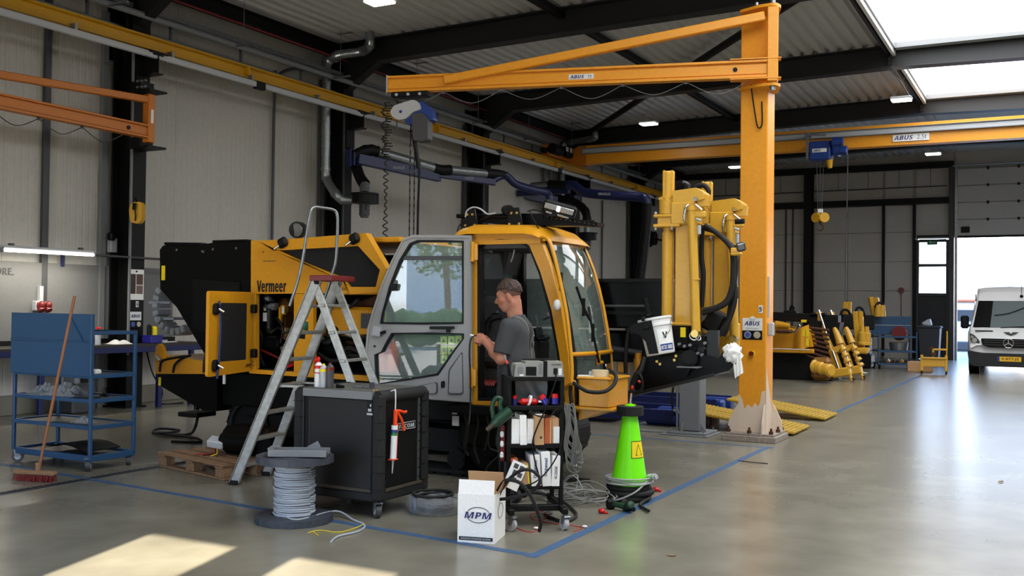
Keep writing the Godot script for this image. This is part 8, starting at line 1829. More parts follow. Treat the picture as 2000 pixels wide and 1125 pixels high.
func hand(m: MB, wr: Vector3, dir: Vector3, palm: Vector3, thumb_side: float, curl: float):
	# palm and five separate fingers; dir runs from wrist to knuckles, palm is the way the palm faces
	var x := dir.normalized()
	var y := (palm - x * palm.dot(x)).normalized()
	var z := x.cross(y) * thumb_side
	var f := Field.new()
	f.k = 0.010
	for i in 4: f.cap(wr + x * 0.012 + z * (0.020 - 0.013 * i), wr + x * 0.078 + z * (0.031 - 0.021 * i), 0.015, 0.0125)
	f.cap(wr - x * 0.03, wr + x * 0.015, 0.026, 0.022, 0.02)
	for i in 4:
		var a := wr + x * (0.083 - 0.004 * absf(i - 1.2)) + z * (0.031 - 0.021 * i)
		var ln: float = [0.040, 0.045, 0.042, 0.033][i]
		var ang := 0.35 + curl * (0.8 + 0.12 * i)
		var fk := 0.003
		for j in 3:
			var d := x * cos(ang) + y * sin(ang)
			var b: Vector3 = a + d * ln * [1.0, 0.68, 0.55][j]
			f.cap(a, b, 0.0092 - 0.0007 * j, 0.0086 - 0.0007 * j, fk)
			a = b
			ang += 0.35 + curl * 0.55
	var t0 := wr + x * 0.02 + z * 0.026 + y * 0.006
	var t1 := t0 + x * 0.032 + z * 0.022 + y * 0.016
	var t2 := t1 + x * 0.034 + z * 0.002 + y * 0.014
	f.cap(t0, t1, 0.014, 0.011, 0.012)
	f.cap(t1, t2, 0.0105, 0.0095, 0.004)
	f.cap(t2, t2 + x * 0.022 - z * 0.006 + y * 0.010, 0.0095, 0.008, 0.004)
	var c := wr + x * 0.06 + y * 0.03
	net(m, f.d, c - V(0.115, 0.1, 0.1), c + V(0.115, 0.1, 0.1), 0.0042)

func mechanic():
	# own axes: +x the way he faces, y up, +z his left side
	var at := V(-4.02, 0, -7.50)
	var face := V(-0.97, 0, 0.24).normalized()
	var t := thing("person", "mechanic in dark grey T-shirt and braces, hands busy at the open cab", "person", at, atan2(-face.z, face.x))
	var skin := mt(Color(0.68, 0.45, 0.36), 0.55)
	skin.subsurf_scatter_enabled = true
	skin.subsurf_scatter_strength = 0.1
	var body := mb()
	# joints
	var nk := V(0.0, 1.49, 0.0)
	var sh := [V(-0.035, 1.43, 0.185), V(-0.02, 1.43, -0.185)]
	var el := [V(0.05, 1.165, 0.245), V(0.03, 1.17, -0.23)]
	var wr := [V(0.225, 1.285, 0.115), V(0.215, 1.31, -0.07)]
	# trunk and legs inside the clothes, neck and arms
	var f := Field.new()
	f.cap(V(-0.04, 0.95, 0.07), V(-0.05, 1.36, 0.09), 0.09, 0.095)
	f.cap(V(-0.04, 0.95, -0.07), V(-0.05, 1.36, -0.09), 0.09, 0.095)
	for s in [1, -1]:
		f.cap(V(-0.03, 0.92, 0.095 * s), V(-0.01, 0.50, 0.11 * s), 0.075, 0.055)
		f.cap(V(-0.01, 0.50, 0.11 * s), V(-0.04, 0.09, 0.12 * s), 0.05, 0.035)
	f.cap(nk + V(-0.04, -0.08, 0), nk + V(-0.01, 0.05, 0), 0.066, 0.05)
	net(body, f.d, V(-0.25, 0.02, -0.3), V(0.2, 1.60, 0.3), 0.02)
	f = Field.new()
	f.k = 0.02
	f.cap(nk + V(-0.045, -0.07, 0), nk + V(-0.005, 0.09, 0), 0.066, 0.052)
	f.cap(nk + V(-0.05, 0.02, 0), nk + V(-0.035, 0.15, 0), 0.045, 0.045)
	f.cap(nk + V(-0.05, -0.06, 0.05), nk + V(-0.06, -0.09, 0.12), 0.045, 0.04)
	f.cap(nk + V(-0.05, -0.06, -0.05), nk + V(-0.06, -0.09, -0.12), 0.045, 0.04)
	net(body, f.d, V(-0.2, 1.34, -0.18), V(0.13, 1.66, 0.18), 0.009)
	for i in 2:
		f = Field.new()
		f.cap(sh[i], el[i], 0.052, 0.042)
		f.cap(el[i], el[i].lerp(wr[i], 0.35), 0.040, 0.045)
		f.cap(el[i].lerp(wr[i], 0.35), wr[i], 0.044, 0.027)
		var lo: Vector3 = sh[i].min(el[i]).min(wr[i]) - Vector3.ONE * 0.07
		var hi: Vector3 = sh[i].max(el[i]).max(wr[i]) + Vector3.ONE * 0.07
		net(body, f.d, lo, hi, 0.009)
	hand(body, wr[0], V(0.85, 0.42, -0.25), V(0.1, -0.2, -1.0), 1.0, 0.75)
	hand(body, wr[1], V(0.90, 0.25, 0.25), V(0.1, -0.3, 1.0), -1.0, 0.7)
	# head, turned down to the work
	var hb := Basis(V(0, 0, 1), -0.22)
	var ho := V(0.03, 1.685, 0.0)
	var H := func(x: float, y: float, z: float) -> Vector3: return ho + hb * V(x, y, z)
	f = Field.new()
	f.k = 0.022
	f.ell(H.call(-0.012, 0.040, 0), V(0.098, 0.090, 0.077), hb)
	f.ell(H.call(0.030, -0.035, 0), V(0.066, 0.082, 0.060), hb)
	f.cap(H.call(0.045, -0.095, 0.018), H.call(0.045, -0.095, -0.018), 0.030, 0.030)
	f.cap(H.call(-0.02, -0.065, 0.045), H.call(0.045, -0.098, 0.02), 0.024, 0.022)
	f.cap(H.call(-0.02, -0.065, -0.045), H.call(0.045, -0.098, -0.02), 0.024, 0.022)
	f.cap(H.call(0.074, 0.030, 0.032), H.call(0.074, 0.030, -0.032), 0.018, 0.018, 0.012)
	f.cap(H.call(0.088, 0.012, 0), H.call(0.115, -0.028, 0), 0.011, 0.014, 0.012)
	f.cap(H.call(0.098, -0.034, 0.013), H.call(0.098, -0.034, -0.013), 0.010, 0.010, 0.010)
	f.cap(H.call(0.084, -0.062, 0.016), H.call(0.084, -0.062, -0.016), 0.009, 0.009, 0.008)
	f.cap(H.call(0.081, -0.074, 0.013), H.call(0.081, -0.074, -0.013), 0.010, 0.010, 0.008)
	for s in [1, -1]:
		f.cap(H.call(0.060, -0.018, 0.045 * s), H.call(0.045, -0.03, 0.052 * s), 0.018, 0.018)
		f.ell(H.call(-0.018, -0.018, 0.076 * s), V(0.020, 0.034, 0.013), hb * Basis(V(0, 0, 1), -0.15) * Basis(Vector3.UP, 0.35 * s))
	f.cap(ho + V(-0.045, -0.02, 0), V(-0.03, 1.54, 0), 0.056, 0.058, 0.04)
	net(body, f.d, ho - V(0.15, 0.16, 0.105), ho + V(0.155, 0.155, 0.105), 0.0055)
	P(t, "body", body, skin)
	for s in [1, -1]:
		P(t, "eye", mb().ball(H.call(0.081, 0.004, 0.033 * s), V(0.011, 0.007, 0.011), 10), M.dgrey)
		P(t, "eyebrow", mb().tube(spl([H.call(0.088, 0.028, 0.012 * s), H.call(0.088, 0.034, 0.03 * s), H.call(0.074, 0.030, 0.048 * s)], 4), 0.004, 6), M.stick)
		P(t, "ear_fold", mb().tube(spl([H.call(-0.006, -0.038, 0.083 * s), H.call(-0.02, -0.03, 0.086 * s), H.call(-0.03, 0.0, 0.086 * s), H.call(-0.014, 0.012, 0.084 * s)], 4), 0.003, 6), skin)
	# hair: long on top, faded at the sides
	var fade := Field.new()
	fade.k = 0.02
	fade.ell(H.call(-0.014, 0.040, 0), V(0.099, 0.092, 0.0785), hb)
	var inv := hb.inverse()
	var nz := FastNoiseLite.new()
	nz.frequency = 28.0
	nz.seed = 5
	var side := func(p: Vector3) -> float:
		var q: Vector3 = inv * (p - ho)
		return maxf(fade.d(p) - 0.003, maxf(-(q.y + 0.008 - maxf(q.x + 0.01, 0.0) * 1.3 + maxf(-q.x - 0.03, 0.0) * 0.9), q.x - 0.06 + absf(q.z) * 0.1))
	var hs := mb()
	net(hs, side, ho - V(0.14, 0.1, 0.1), ho + V(0.12, 0.16, 0.1), 0.006)
	P(t, "short_hair", hs, mt(Color(0.43, 0.30, 0.245), 0.8, 0.0, M.n1, 6.0), "closely cut hair at the sides")
	var top := func(p: Vector3) -> float:
		var q: Vector3 = inv * (p - ho)
		return maxf(fade.d(p) - 0.013 + 0.009 * nz.get_noise_3d(p.x, p.y, p.z), -(q.y - 0.055 - maxf(q.x, 0.0) * 0.10 + maxf(-q.x - 0.02, 0.0) * 0.45 + 0.012 * nz.get_noise_3d(p.x * 0.8, p.y * 0.8, p.z * 0.8)))
	var ht := mb()
	net(ht, top, ho - V(0.14, 0.02, 0.1), ho + V(0.12, 0.16, 0.1), 0.006)
	P(t, "top_hair", ht, mt(Color(0.25, 0.175, 0.135), 0.7, 0.0, M.n1, 6.0), "wavy brown hair on top")
	# T-shirt with short sleeves
	var cn := FastNoiseLite.new()
	cn.frequency = 3.2
	cn.seed = 11
	var sf := Field.new()
	sf.k = 0.05
	sf.cap(V(-0.03, 0.94, 0.075), V(-0.045, 1.17, 0.085), 0.122, 0.122)
	sf.cap(V(-0.03, 0.94, -0.075), V(-0.045, 1.17, -0.085), 0.122, 0.122)
	sf.cap(V(-0.045, 1.17, 0.085), V(-0.055, 1.36, 0.095), 0.122, 0.112)
	sf.cap(V(-0.045, 1.17, -0.085), V(-0.055, 1.36, -0.095), 0.122, 0.112)
	sf.cap(V(-0.05, 1.43, 0.15), V(-0.05, 1.43, -0.15), 0.068, 0.068)
	sf.cap(nk + V(-0.06, -0.06, 0), nk + V(-0.045, 0.0, 0), 0.10, 0.078)
	var slf := [Field.new(), Field.new()]
	for i in 2: slf[i].cap(sh[i], (sh[i] as Vector3).lerp(el[i], 0.95), 0.076, 0.074)
	var shirt := func(p: Vector3) -> float:
		var v := sf.d(p) + 0.007 * cn.get_noise_3d(p.x * 2.0, p.y * 1.2, p.z * 2.0) + 0.003 * cn.get_noise_3d(p.x * 5.0 + 9.0, p.y * 3.0, p.z * 5.0)
		v = maxf(v, 0.965 - p.y)
		for i in 2:
			var w: float = slf[i].d(p) + 0.006 * cn.get_noise_3d(p.x * 3.0 + 5.0, p.y * 2.0, p.z * 3.0)
			w = maxf(w, (p - (sh[i] as Vector3).lerp(el[i], 0.84)).dot((el[i] - sh[i]).normalized()))
			var m := clampf(0.5 + 0.5 * (v - w) / 0.03, 0.0, 1.0)
			v = lerpf(v, w, m) - 0.03 * m * (1.0 - m)
		var collar: float = (p - (nk + V(-0.015, 0.075, 0))).length() - 0.085
		return maxf(v, -collar)
	var sm := mb()
	net(sm, shirt, V(-0.25, 0.94, -0.37), V(0.2, 1.53, 0.37), 0.0125)
	P(t, "t_shirt", sm, mt(Color(0.235, 0.235, 0.24), 0.9, 0.0, M.n3, 3.0), "dark grey T-shirt")
	# trousers
	var tf := Field.new()
	tf.k = 0.04
	for s in [1, -1]:
		tf.cap(V(-0.03, 0.98, 0.07 * s), V(-0.03, 0.90, 0.085 * s), 0.128, 0.125)
		tf.cap(V(-0.03, 0.90, 0.09 * s), V(0.005, 0.50, 0.115 * s), 0.108, 0.080)
		tf.cap(V(0.005, 0.50, 0.115 * s), V(-0.03, 0.10, 0.125 * s), 0.078, 0.068)
	var trou := func(p: Vector3) -> float:
		return maxf(maxf(tf.d(p) + 0.008 * cn.get_noise_3d(p.x * 2.0 + 4.0, p.y * 1.6, p.z * 2.0), p.y - 1.035), 0.035 - p.y)
	var tm := mb()
	net(tm, trou, V(-0.22, 0.02, -0.28), V(0.18, 1.06, 0.28), 0.016)
	var tr := P(t, "trousers", tm, mt(Color(0.17, 0.17, 0.175), 0.9, 0.0, M.n3, 3.0), "dark work trousers")
	P(tr, "blue_patch", mb().box(V(-0.02, 0.84, 0.213), V(0.10, 0.02, 0.006), 0.0, Basis(V(0, 0, 1), 0.2)), M.hblue)
	for s in [1, -1]:
		P(t, "shoe", mb().prism(rounded([U(-0.12, 0), U(0.15, 0), U(0.16, 0.04), U(0.08, 0.075), U(0.02, 0.11), U(-0.10, 0.11), U(-0.125, 0.05)], 0.03), 0.095, 0.125 * s), M.black)
	# braces: straps over the shoulders meeting at the back
	for s in [1, -1]:
		var pts := [V(0.075, 1.0, 0.085 * s), V(0.085, 1.2, 0.095 * s), V(0.06, 1.38, 0.10 * s), V(0.01, 1.478, 0.098 * s), V(-0.055, 1.512, 0.09 * s), V(-0.115, 1.47, 0.08 * s), V(-0.165, 1.38, 0.062 * s), V(-0.178, 1.25, 0.03 * s), V(-0.165, 1.12, 0.02 * s), V(-0.155, 1.02, 0.06 * s)]
		var path := spl(pts, 6)
		var sb := mb()
		for i in path.size() - 1:
			var a: Vector3 = path[i]
			var b: Vector3 = path[i + 1]
			a = a - grad(shirt, a) * (shirt.call(a) - 0.003)
			b = b - grad(shirt, b) * (shirt.call(b) - 0.003)
			sb.bar(a, b + (b - a) * 0.15, 0.030, 0.005, 0.0, grad(shirt, a))
		P(t, "brace", sb, mt(Color(0.33, 0.33, 0.32), 0.8), "grey brace strap")
	P(t, "brace_buckle", mb().box(V(-0.178, 1.29, 0.035), V(0.012, 0.04, 0.035), 0.004, Basis(Vector3.UP, 0.3)), M.galv)
	var bl := V(-0.155, 1.375, 0.105)
	P(t, "back_print", mb().box(bl, V(0.006, 0.05, 0.05), 0.001, Basis.from_euler(V(0, 0.55, -0.2))), M.white)
	P(t, "sleeve_print", mb().box(V(0.07, 1.265, 0.30), V(0.045, 0.014, 0.006), 0.001, Basis.from_euler(V(0.2, 0.5, -0.25))), M.lgrey)
	# tattoo on the left forearm
	var tn := FastNoiseLite.new()
	tn.frequency = 24.0
	tn.seed = 3
	var af := Field.new()
	af.cap(el[0], el[0].lerp(wr[0], 0.35), 0.0425, 0.0475)
	af.cap(el[0].lerp(wr[0], 0.35), wr[0], 0.0465, 0.0295)
	af.cap(sh[0], el[0], 0.0545, 0.0445)
	var tat := func(p: Vector3) -> float:
		var h: float = (p - el[0]).dot((wr[0] - el[0]).normalized())
		return maxf(maxf(af.d(p) - 0.0008, (tn.get_noise_3d(p.x, p.y, p.z) - 0.02) * -0.05), maxf(absf(h - 0.07) - 0.10, (0.13 - p.z) * 0.5))
	var ta := mb()
	net(ta, tat, el[0] - V(0.07, 0.06, 0.1), wr[0] + V(0.0, 0.05, 0.2), 0.0045)
	if ta.v.size(): P(t, "tattoo", ta, mt(Color(0.30, 0.25, 0.25), 0.55), "dark tattoo on the forearm")
	P(t, "held_connector", mb().cyl(wr[0] + V(0.10, 0.05, -0.05), wr[0] + V(0.15, 0.07, -0.07), 0.012, 0.009, 10), M.white)

func grad(f: Callable, p: Vector3) -> Vector3:
	var h := 0.006
	return V(f.call(p + V(h, 0, 0)) - f.call(p - V(h, 0, 0)), f.call(p + V(0, h, 0)) - f.call(p - V(0, h, 0)), f.call(p + V(0, 0, h)) - f.call(p - V(0, 0, h))).normalized()


func V(x: float, y: float, z: float) -> Vector3: return Vector3(x, y, z)
func U(x: float, y: float) -> Vector2: return Vector2(x, y)
func mb() -> MB: return MB.new()

# ---------------------------------------------------------------- mesh builder
class MB:
	var v := PackedVector3Array()
	var n := PackedVector3Array()
	var xf := Transform3D.IDENTITY
	func at(p: Vector3, yaw := 0.0, pitch := 0.0, roll := 0.0) -> MB:
		xf = Transform3D(Basis.from_euler(Vector3(pitch, yaw, roll)), p)
		return self
	func tri(a: Vector3, b: Vector3, c: Vector3, na: Vector3, nb: Vector3, nc: Vector3):
		if (b - a).cross(c - a).dot(na + nb + nc) > 0.0:
			v.append(xf * a); v.append(xf * c); v.append(xf * b)
			n.append((xf.basis * na).normalized()); n.append((xf.basis * nc).normalized()); n.append((xf.basis * nb).normalized())
		else:
			v.append(xf * a); v.append(xf * b); v.append(xf * c)
			n.append((xf.basis * na).normalized()); n.append((xf.basis * nb).normalized()); n.append((xf.basis * nc).normalized())
	func face(p: Array, out: Vector3):
		var k: Vector3 = (p[1] - p[0]).cross(p[2] - p[0])
		if k.length() < 1e-12 and p.size() > 3:
			k = (p[2] - p[0]).cross(p[3] - p[0])
		k = k.normalized()
		if k.dot(out) < 0.0: k = -k
		for i in range(1, p.size() - 1):
			tri(p[0], p[i], p[i + 1], k, k, k)
	func box(c: Vector3, s: Vector3, bev := 0.0, b := Basis.IDENTITY) -> MB:
		var h := s * 0.5
		bev = minf(bev, minf(h.x, minf(h.y, h.z)) * 0.9)
		var pt := func(sg: Vector3, k: int) -> Vector3:
			var q := Vector3.ZERO
			for a in 3:
				q[a] = sg[a] * (h[a] if a == k else h[a] - bev)
			return c + b * q
		for k in 3:
			var l := (k + 1) % 3
			var m := (k + 2) % 3
			for s0 in [-1.0, 1.0]:
				var q := []
				for e in [[-1, -1], [1, -1], [1, 1], [-1, 1]]:
					var sg := Vector3.ZERO
					sg[k] = s0; sg[l] = e[0]; sg[m] = e[1]
					q.append(pt.call(sg, k))
				var o := Vector3.ZERO
				o[k] = s0
				face(q, b * o)
				if bev > 0.0:
					for s1 in [-1.0, 1.0]:
						var ga := Vector3.ZERO
						ga[k] = s0; ga[l] = s1; ga[m] = -1
						var gb := ga
						gb[m] = 1
						face([pt.call(ga, k), pt.call(gb, k), pt.call(gb, l), pt.call(ga, l)], b * (ga + gb))
		if bev > 0.0:
			for i in 8:
				var sg := Vector3(1 if i & 1 else -1, 1 if i & 2 else -1, 1 if i & 4 else -1)
				face([pt.call(sg, 0), pt.call(sg, 1), pt.call(sg, 2)], b * sg)
		return self
	func bar(a: Vector3, b: Vector3, w: float, h: float, bev := 0.0, up := Vector3.UP) -> MB:
		var d := (b - a)
		var z := d.normalized()
		if absf(z.dot(up)) > 0.98: up = Vector3.RIGHT
		var x := up.cross(z).normalized()
		return box((a + b) * 0.5, Vector3(w, h, d.length()), bev, Basis(x, z.cross(x), z))
	func cyl(a: Vector3, b: Vector3, r0: float, r1 := -1.0, seg := 16, caps := true) -> MB:
		if r1 < 0.0: r1 = r0
		var z := (b - a).normalized()
		var x := (Vector3.UP if absf(z.y) < 0.9 else Vector3.RIGHT).cross(z).normalized()
		var y := z.cross(x)
		var sl := z * (r0 - r1) / maxf((b - a).length(), 1e-6)
		for i in seg:
			var t0 := TAU * i / seg
			var t1 := TAU * (i + 1) / seg
			var d0 := x * cos(t0) + y * sin(t0)
			var d1 := x * cos(t1) + y * sin(t1)
			tri(a + d0 * r0, a + d1 * r0, b + d1 * r1, d0 + sl, d1 + sl, d1 + sl)
			tri(a + d0 * r0, b + d1 * r1, b + d0 * r1, d0 + sl, d1 + sl, d0 + sl)
			if caps:
				if r0 > 0.0: tri(a, a + d0 * r0, a + d1 * r0, -z, -z, -z)
				if r1 > 0.0: tri(b, b + d0 * r1, b + d1 * r1, z, z, z)
		return self
	func lathe(prof: Array, seg := 24, b := Basis.IDENTITY, c := Vector3.ZERO, smooth := false) -> MB:   # prof: Vector2(radius, height)
		for k in prof.size() - 1:
			var p: Vector2 = prof[k]
			var q: Vector2 = prof[k + 1]
			if p.distance_to(q) < 1e-6: continue
			var nn := Vector2(q.y - p.y, p.x - q.x).normalized()
			var n0 := nn
			var n1 := nn
			if smooth:
				if k > 0:
					var o: Vector2 = prof[k - 1]
					n0 = (nn + Vector2(p.y - o.y, o.x - p.x).normalized()).normalized()
				if k < prof.size() - 2:
					var o2: Vector2 = prof[k + 2]
					n1 = (nn + Vector2(o2.y - q.y, q.x - o2.x).normalized()).normalized()
			for i in seg:
				var t0 := TAU * i / seg
				var t1 := TAU * (i + 1) / seg
				var d0 := Vector3(cos(t0), 0, sin(t0))
				var d1 := Vector3(cos(t1), 0, sin(t1))
				var a0: Vector3 = c + b * (d0 * p.x + Vector3.UP * p.y)
				var a1: Vector3 = c + b * (d1 * p.x + Vector3.UP * p.y)
				var b0: Vector3 = c + b * (d0 * q.x + Vector3.UP * q.y)
				var b1: Vector3 = c + b * (d1 * q.x + Vector3.UP * q.y)
				var na0: Vector3 = b * (d0 * n0.x + Vector3.UP * n0.y)
				var na1: Vector3 = b * (d1 * n0.x + Vector3.UP * n0.y)
				var nb0: Vector3 = b * (d0 * n1.x + Vector3.UP * n1.y)
				var nb1: Vector3 = b * (d1 * n1.x + Vector3.UP * n1.y)
				if p.x > 1e-6: tri(a0, a1, b1, na0, na1, nb1)
				if q.x > 1e-6: tri(a0, b1, b0, na0, nb1, nb0)
		return self
	func tube(p: Array, r: float, seg := 8, closed := false, rf = null) -> MB:
		var m := p.size()
		if m < 2: return self
		var t0: Vector3 = (p[1] - p[0]).normalized()
		var x := (Vector3.UP if absf(t0.y) < 0.9 else Vector3.RIGHT).cross(t0).normalized()
		var rings := []
		for i in m:
			var a: Vector3 = p[maxi(i - 1, 0)]
			var b: Vector3 = p[mini(i + 1, m - 1)]
			var t := (b - a).normalized()
			x = (x - t * x.dot(t)).normalized()
			var y := t.cross(x)
			var rr: float = r if rf == null else rf.call(float(i) / (m - 1))
			var ring := []
			for k in seg:
				var d := x * cos(TAU * k / seg) + y * sin(TAU * k / seg)
				ring.append([p[i] + d * rr, d])
			rings.append(ring)
		for i in m - 1:
			for k in seg:
				var a = rings[i][k]; var b = rings[i][(k + 1) % seg]
				var c = rings[i + 1][(k + 1) % seg]; var d = rings[i + 1][k]
				tri(a[0], b[0], c[0], a[1], b[1], c[1])
				tri(a[0], c[0], d[0], a[1], c[1], d[1])
		if not closed:
			for e in [[0, -1.0], [m - 1, 1.0]]:
				var nn: Vector3 = ((p[1] - p[0]) if e[0] == 0 else (p[m - 1] - p[m - 2])).normalized() * e[1]
				for k in seg:
					tri(p[e[0]], rings[e[0]][k][0], rings[e[0]][(k + 1) % seg][0], nn, nn, nn)
		return self
	func prism(poly: PackedVector2Array, d: float, z0 := 0.0) -> MB:      # polygon in x,y, from z0 - d/2 to z0 + d/2
		var ids := Geometry2D.triangulate_polygon(poly)
		var zn := Vector3(0, 0, 1)
		var lo := z0 - d * 0.5
		var hi := z0 + d * 0.5
		for i in range(0, ids.size(), 3):
			var a := poly[ids[i]]; var b := poly[ids[i + 1]]; var c := poly[ids[i + 2]]
			tri(Vector3(a.x, a.y, hi), Vector3(b.x, b.y, hi), Vector3(c.x, c.y, hi), zn, zn, zn)
			tri(Vector3(a.x, a.y, lo), Vector3(b.x, b.y, lo), Vector3(c.x, c.y, lo), -zn, -zn, -zn)
		var cw := Geometry2D.is_polygon_clockwise(poly)
		for i in poly.size():
			var a := poly[i]; var b := poly[(i + 1) % poly.size()]
			var o := Vector3(b.y - a.y, a.x - b.x, 0) * (-1.0 if cw else 1.0)
			face([Vector3(a.x, a.y, lo), Vector3(b.x, b.y, lo), Vector3(b.x, b.y, hi), Vector3(a.x, a.y, hi)], o)
		return self
	func ring(o: PackedVector2Array, q: PackedVector2Array, d: float, z0 := 0.0) -> MB:   # frame between two outlines of as many points
		var m := o.size()
		var lo := z0 - d * 0.5
		var hi := z0 + d * 0.5
		var cen := Vector2.ZERO
		for p in o: cen += p / m
		for i in m:
			var j := (i + 1) % m
			for e in [[hi, 1.0], [lo, -1.0]]:
				face([Vector3(o[i].x, o[i].y, e[0]), Vector3(o[j].x, o[j].y, e[0]), Vector3(q[j].x, q[j].y, e[0]), Vector3(q[i].x, q[i].y, e[0])], Vector3(0, 0, e[1]))
			var mo := (o[i] + o[j]) * 0.5 - cen
			face([Vector3(o[i].x, o[i].y, lo), Vector3(o[j].x, o[j].y, lo), Vector3(o[j].x, o[j].y, hi), Vector3(o[i].x, o[i].y, hi)], Vector3(mo.x, mo.y, 0))
			var mi := cen - (q[i] + q[j]) * 0.5
			face([Vector3(q[i].x, q[i].y, lo), Vector3(q[j].x, q[j].y, lo), Vector3(q[j].x, q[j].y, hi), Vector3(q[i].x, q[i].y, hi)], Vector3(mi.x, mi.y, 0))
		return self
	func ball(c: Vector3, r: Vector3, seg := 14, b := Basis.IDENTITY) -> MB:
		for i in seg / 2:
			for k in seg:
				var q := []
				for e in [[0, 0], [0, 1], [1, 1], [1, 0]]:
					var th: float = PI * (i + e[0]) / (seg / 2)
					var ph: float = TAU * (k + e[1]) / seg
					q.append(Vector3(sin(th) * cos(ph), cos(th), sin(th) * sin(ph)))
				var w := []
				for u in q: w.append([c + b * (u * r), b * (u / r)])
				if i > 0: tri(w[0][0], w[1][0], w[2][0], w[0][1], w[1][1], w[2][1])
				if i < seg / 2 - 1: tri(w[0][0], w[2][0], w[3][0], w[0][1], w[2][1], w[3][1])
		return self
	func sheet(f: Callable, nu: int, nv: int, smooth := true) -> MB:       # surface f(u, v)
		var g := []
		for i in nu + 1:
			var row := []
			for j in nv + 1: row.append(f.call(float(i) / nu, float(j) / nv))
			g.append(row)
		var nn := func(i: int, j: int) -> Vector3:
			var a: Vector3 = g[mini(i + 1, nu)][j] - g[maxi(i - 1, 0)][j]
			var b: Vector3 = g[i][mini(j + 1, nv)] - g[i][maxi(j - 1, 0)]
			return a.cross(b).normalized()
		for i in nu:
			for j in nv:
				var q := [g[i][j], g[i + 1][j], g[i + 1][j + 1], g[i][j + 1]]
				if smooth:
					var m := [nn.call(i, j), nn.call(i + 1, j), nn.call(i + 1, j + 1), nn.call(i, j + 1)]
					tri(q[0], q[1], q[2], m[0], m[1], m[2])
					tri(q[0], q[2], q[3], m[0], m[2], m[3])
				else:
					face([q[0], q[1], q[2]], (q[1] - q[0]).cross(q[2] - q[0]))
					face([q[0], q[2], q[3]], (q[2] - q[0]).cross(q[3] - q[0]))
		return self
	func ibeam(a: Vector3, b: Vector3, w: float, h: float, tf := 0.02, tw := 0.014, up := Vector3.UP) -> MB:
		var z := (b - a).normalized()
		if absf(z.dot(up)) > 0.98: up = Vector3.RIGHT
		var x := up.cross(z).normalized()
		var y := z.cross(x)
		bar(a + y * (h - tf) * 0.5, b + y * (h - tf) * 0.5, w, tf, 0.003, up)
		bar(a - y * (h - tf) * 0.5, b - y * (h - tf) * 0.5, w, tf, 0.003, up)
		bar(a, b, tw, h - tf * 1.9, 0.0, up)
		return self
	func mesh(off := Vector3.ZERO) -> ArrayMesh:
		var arr := []
		arr.resize(Mesh.ARRAY_MAX)
		var w := v
		if off != Vector3.ZERO:
			w = PackedVector3Array()
			w.resize(v.size())
			for i in v.size(): w[i] = v[i] - off
		arr[Mesh.ARRAY_VERTEX] = w
		arr[Mesh.ARRAY_NORMAL] = n
		var m := ArrayMesh.new()
		m.add_surface_from_arrays(Mesh.PRIMITIVE_TRIANGLES, arr)
		return m

# ---------------------------------------------------------------- naming and placing
var counts := {}
var org := {}
var M := {}
var rng := RandomNumberGenerator.new()

func numbered(parent: Node, base: String) -> String:
	var key := "%d/%s" % [parent.get_instance_id(), base]
	var k: int = counts.get(key, 0)
	counts[key] = k + 1
	return base if k == 0 else "%s_%03d" % [base, k]

func metas(o: Node, label: String, cat: String, group := "", kind := ""):
	if label: o.set_meta("label", label)
	if cat: o.set_meta("category", cat)
	if group: o.set_meta("group", group)
	if kind: o.set_meta("kind", kind)
	return o

func thing(called: String, label: String, cat: String, at := Vector3.ZERO, yaw := 0.0, group := "") -> Node3D:   # parts are given in its own axes
	var o := Node3D.new()
	o.name = numbered(self, called)
	add_child(o, true)
	o.position = at
	o.rotation.y = yaw
	return metas(o, label, cat, group)

func wthing(called: String, label: String, cat: String, at: Vector3, group := "") -> Node3D:                       # parts are given in the room's axes
	var o := thing(called, label, cat, at, 0.0, group)
	org[o] = at
	return o

func P(parent: Node, called: String, mb: MB, mat: Material, label := "") -> MeshInstance3D:
	var o := MeshInstance3D.new()
	o.name = numbered(parent, called)
	var off: Vector3 = org.get(parent, Vector3.ZERO)
	o.mesh = mb.mesh(off)
	o.material_override = mat
	parent.add_child(o, true)
	if off != Vector3.ZERO: org[o] = off
	if label: o.set_meta("label", label)
	return o

func PM(parent: Node, called: String, m: Mesh, mat: Material, t := Transform3D.IDENTITY) -> MeshInstance3D:       # a shared mesh
	var o := MeshInstance3D.new()
	o.name = numbered(parent, called)
	o.mesh = m
	o.material_override = mat
	o.transform = t
	o.position -= org.get(parent, Vector3.ZERO)
	parent.add_child(o, true)
	return o

func one(called: String, mb: MB, mat: Material, label: String, cat: String, at: Vector3, group := "") -> MeshInstance3D:   # a thing that is one mesh, given in the room's axes
	var o := MeshInstance3D.new()
	o.name = numbered(self, called)
	o.mesh = mb.mesh(at)
	o.material_override = mat
	o.position = at
	add_child(o, true)
	return metas(o, label, cat, group)

func struct(called: String, mb: MB, mat: Material, label := "") -> MeshInstance3D:
	var o := MeshInstance3D.new()
	o.name = numbered(self, called)
	if mb.v.size(): o.mesh = mb.mesh()
	o.material_override = mat
	add_child(o, true)
	return metas(o, label, "", "", "structure")

func copy_of(o: Node3D, at: Vector3, yaw: float, label: String, called := "") -> Node3D:
	var c: Node3D = o.duplicate()
	c.name = numbered(self, called if called else String(o.get_meta("base", o.name)))
	add_child(c, true)
	c.position = at
	c.rotation.y = yaw
	c.set_meta("label", label)
	return c

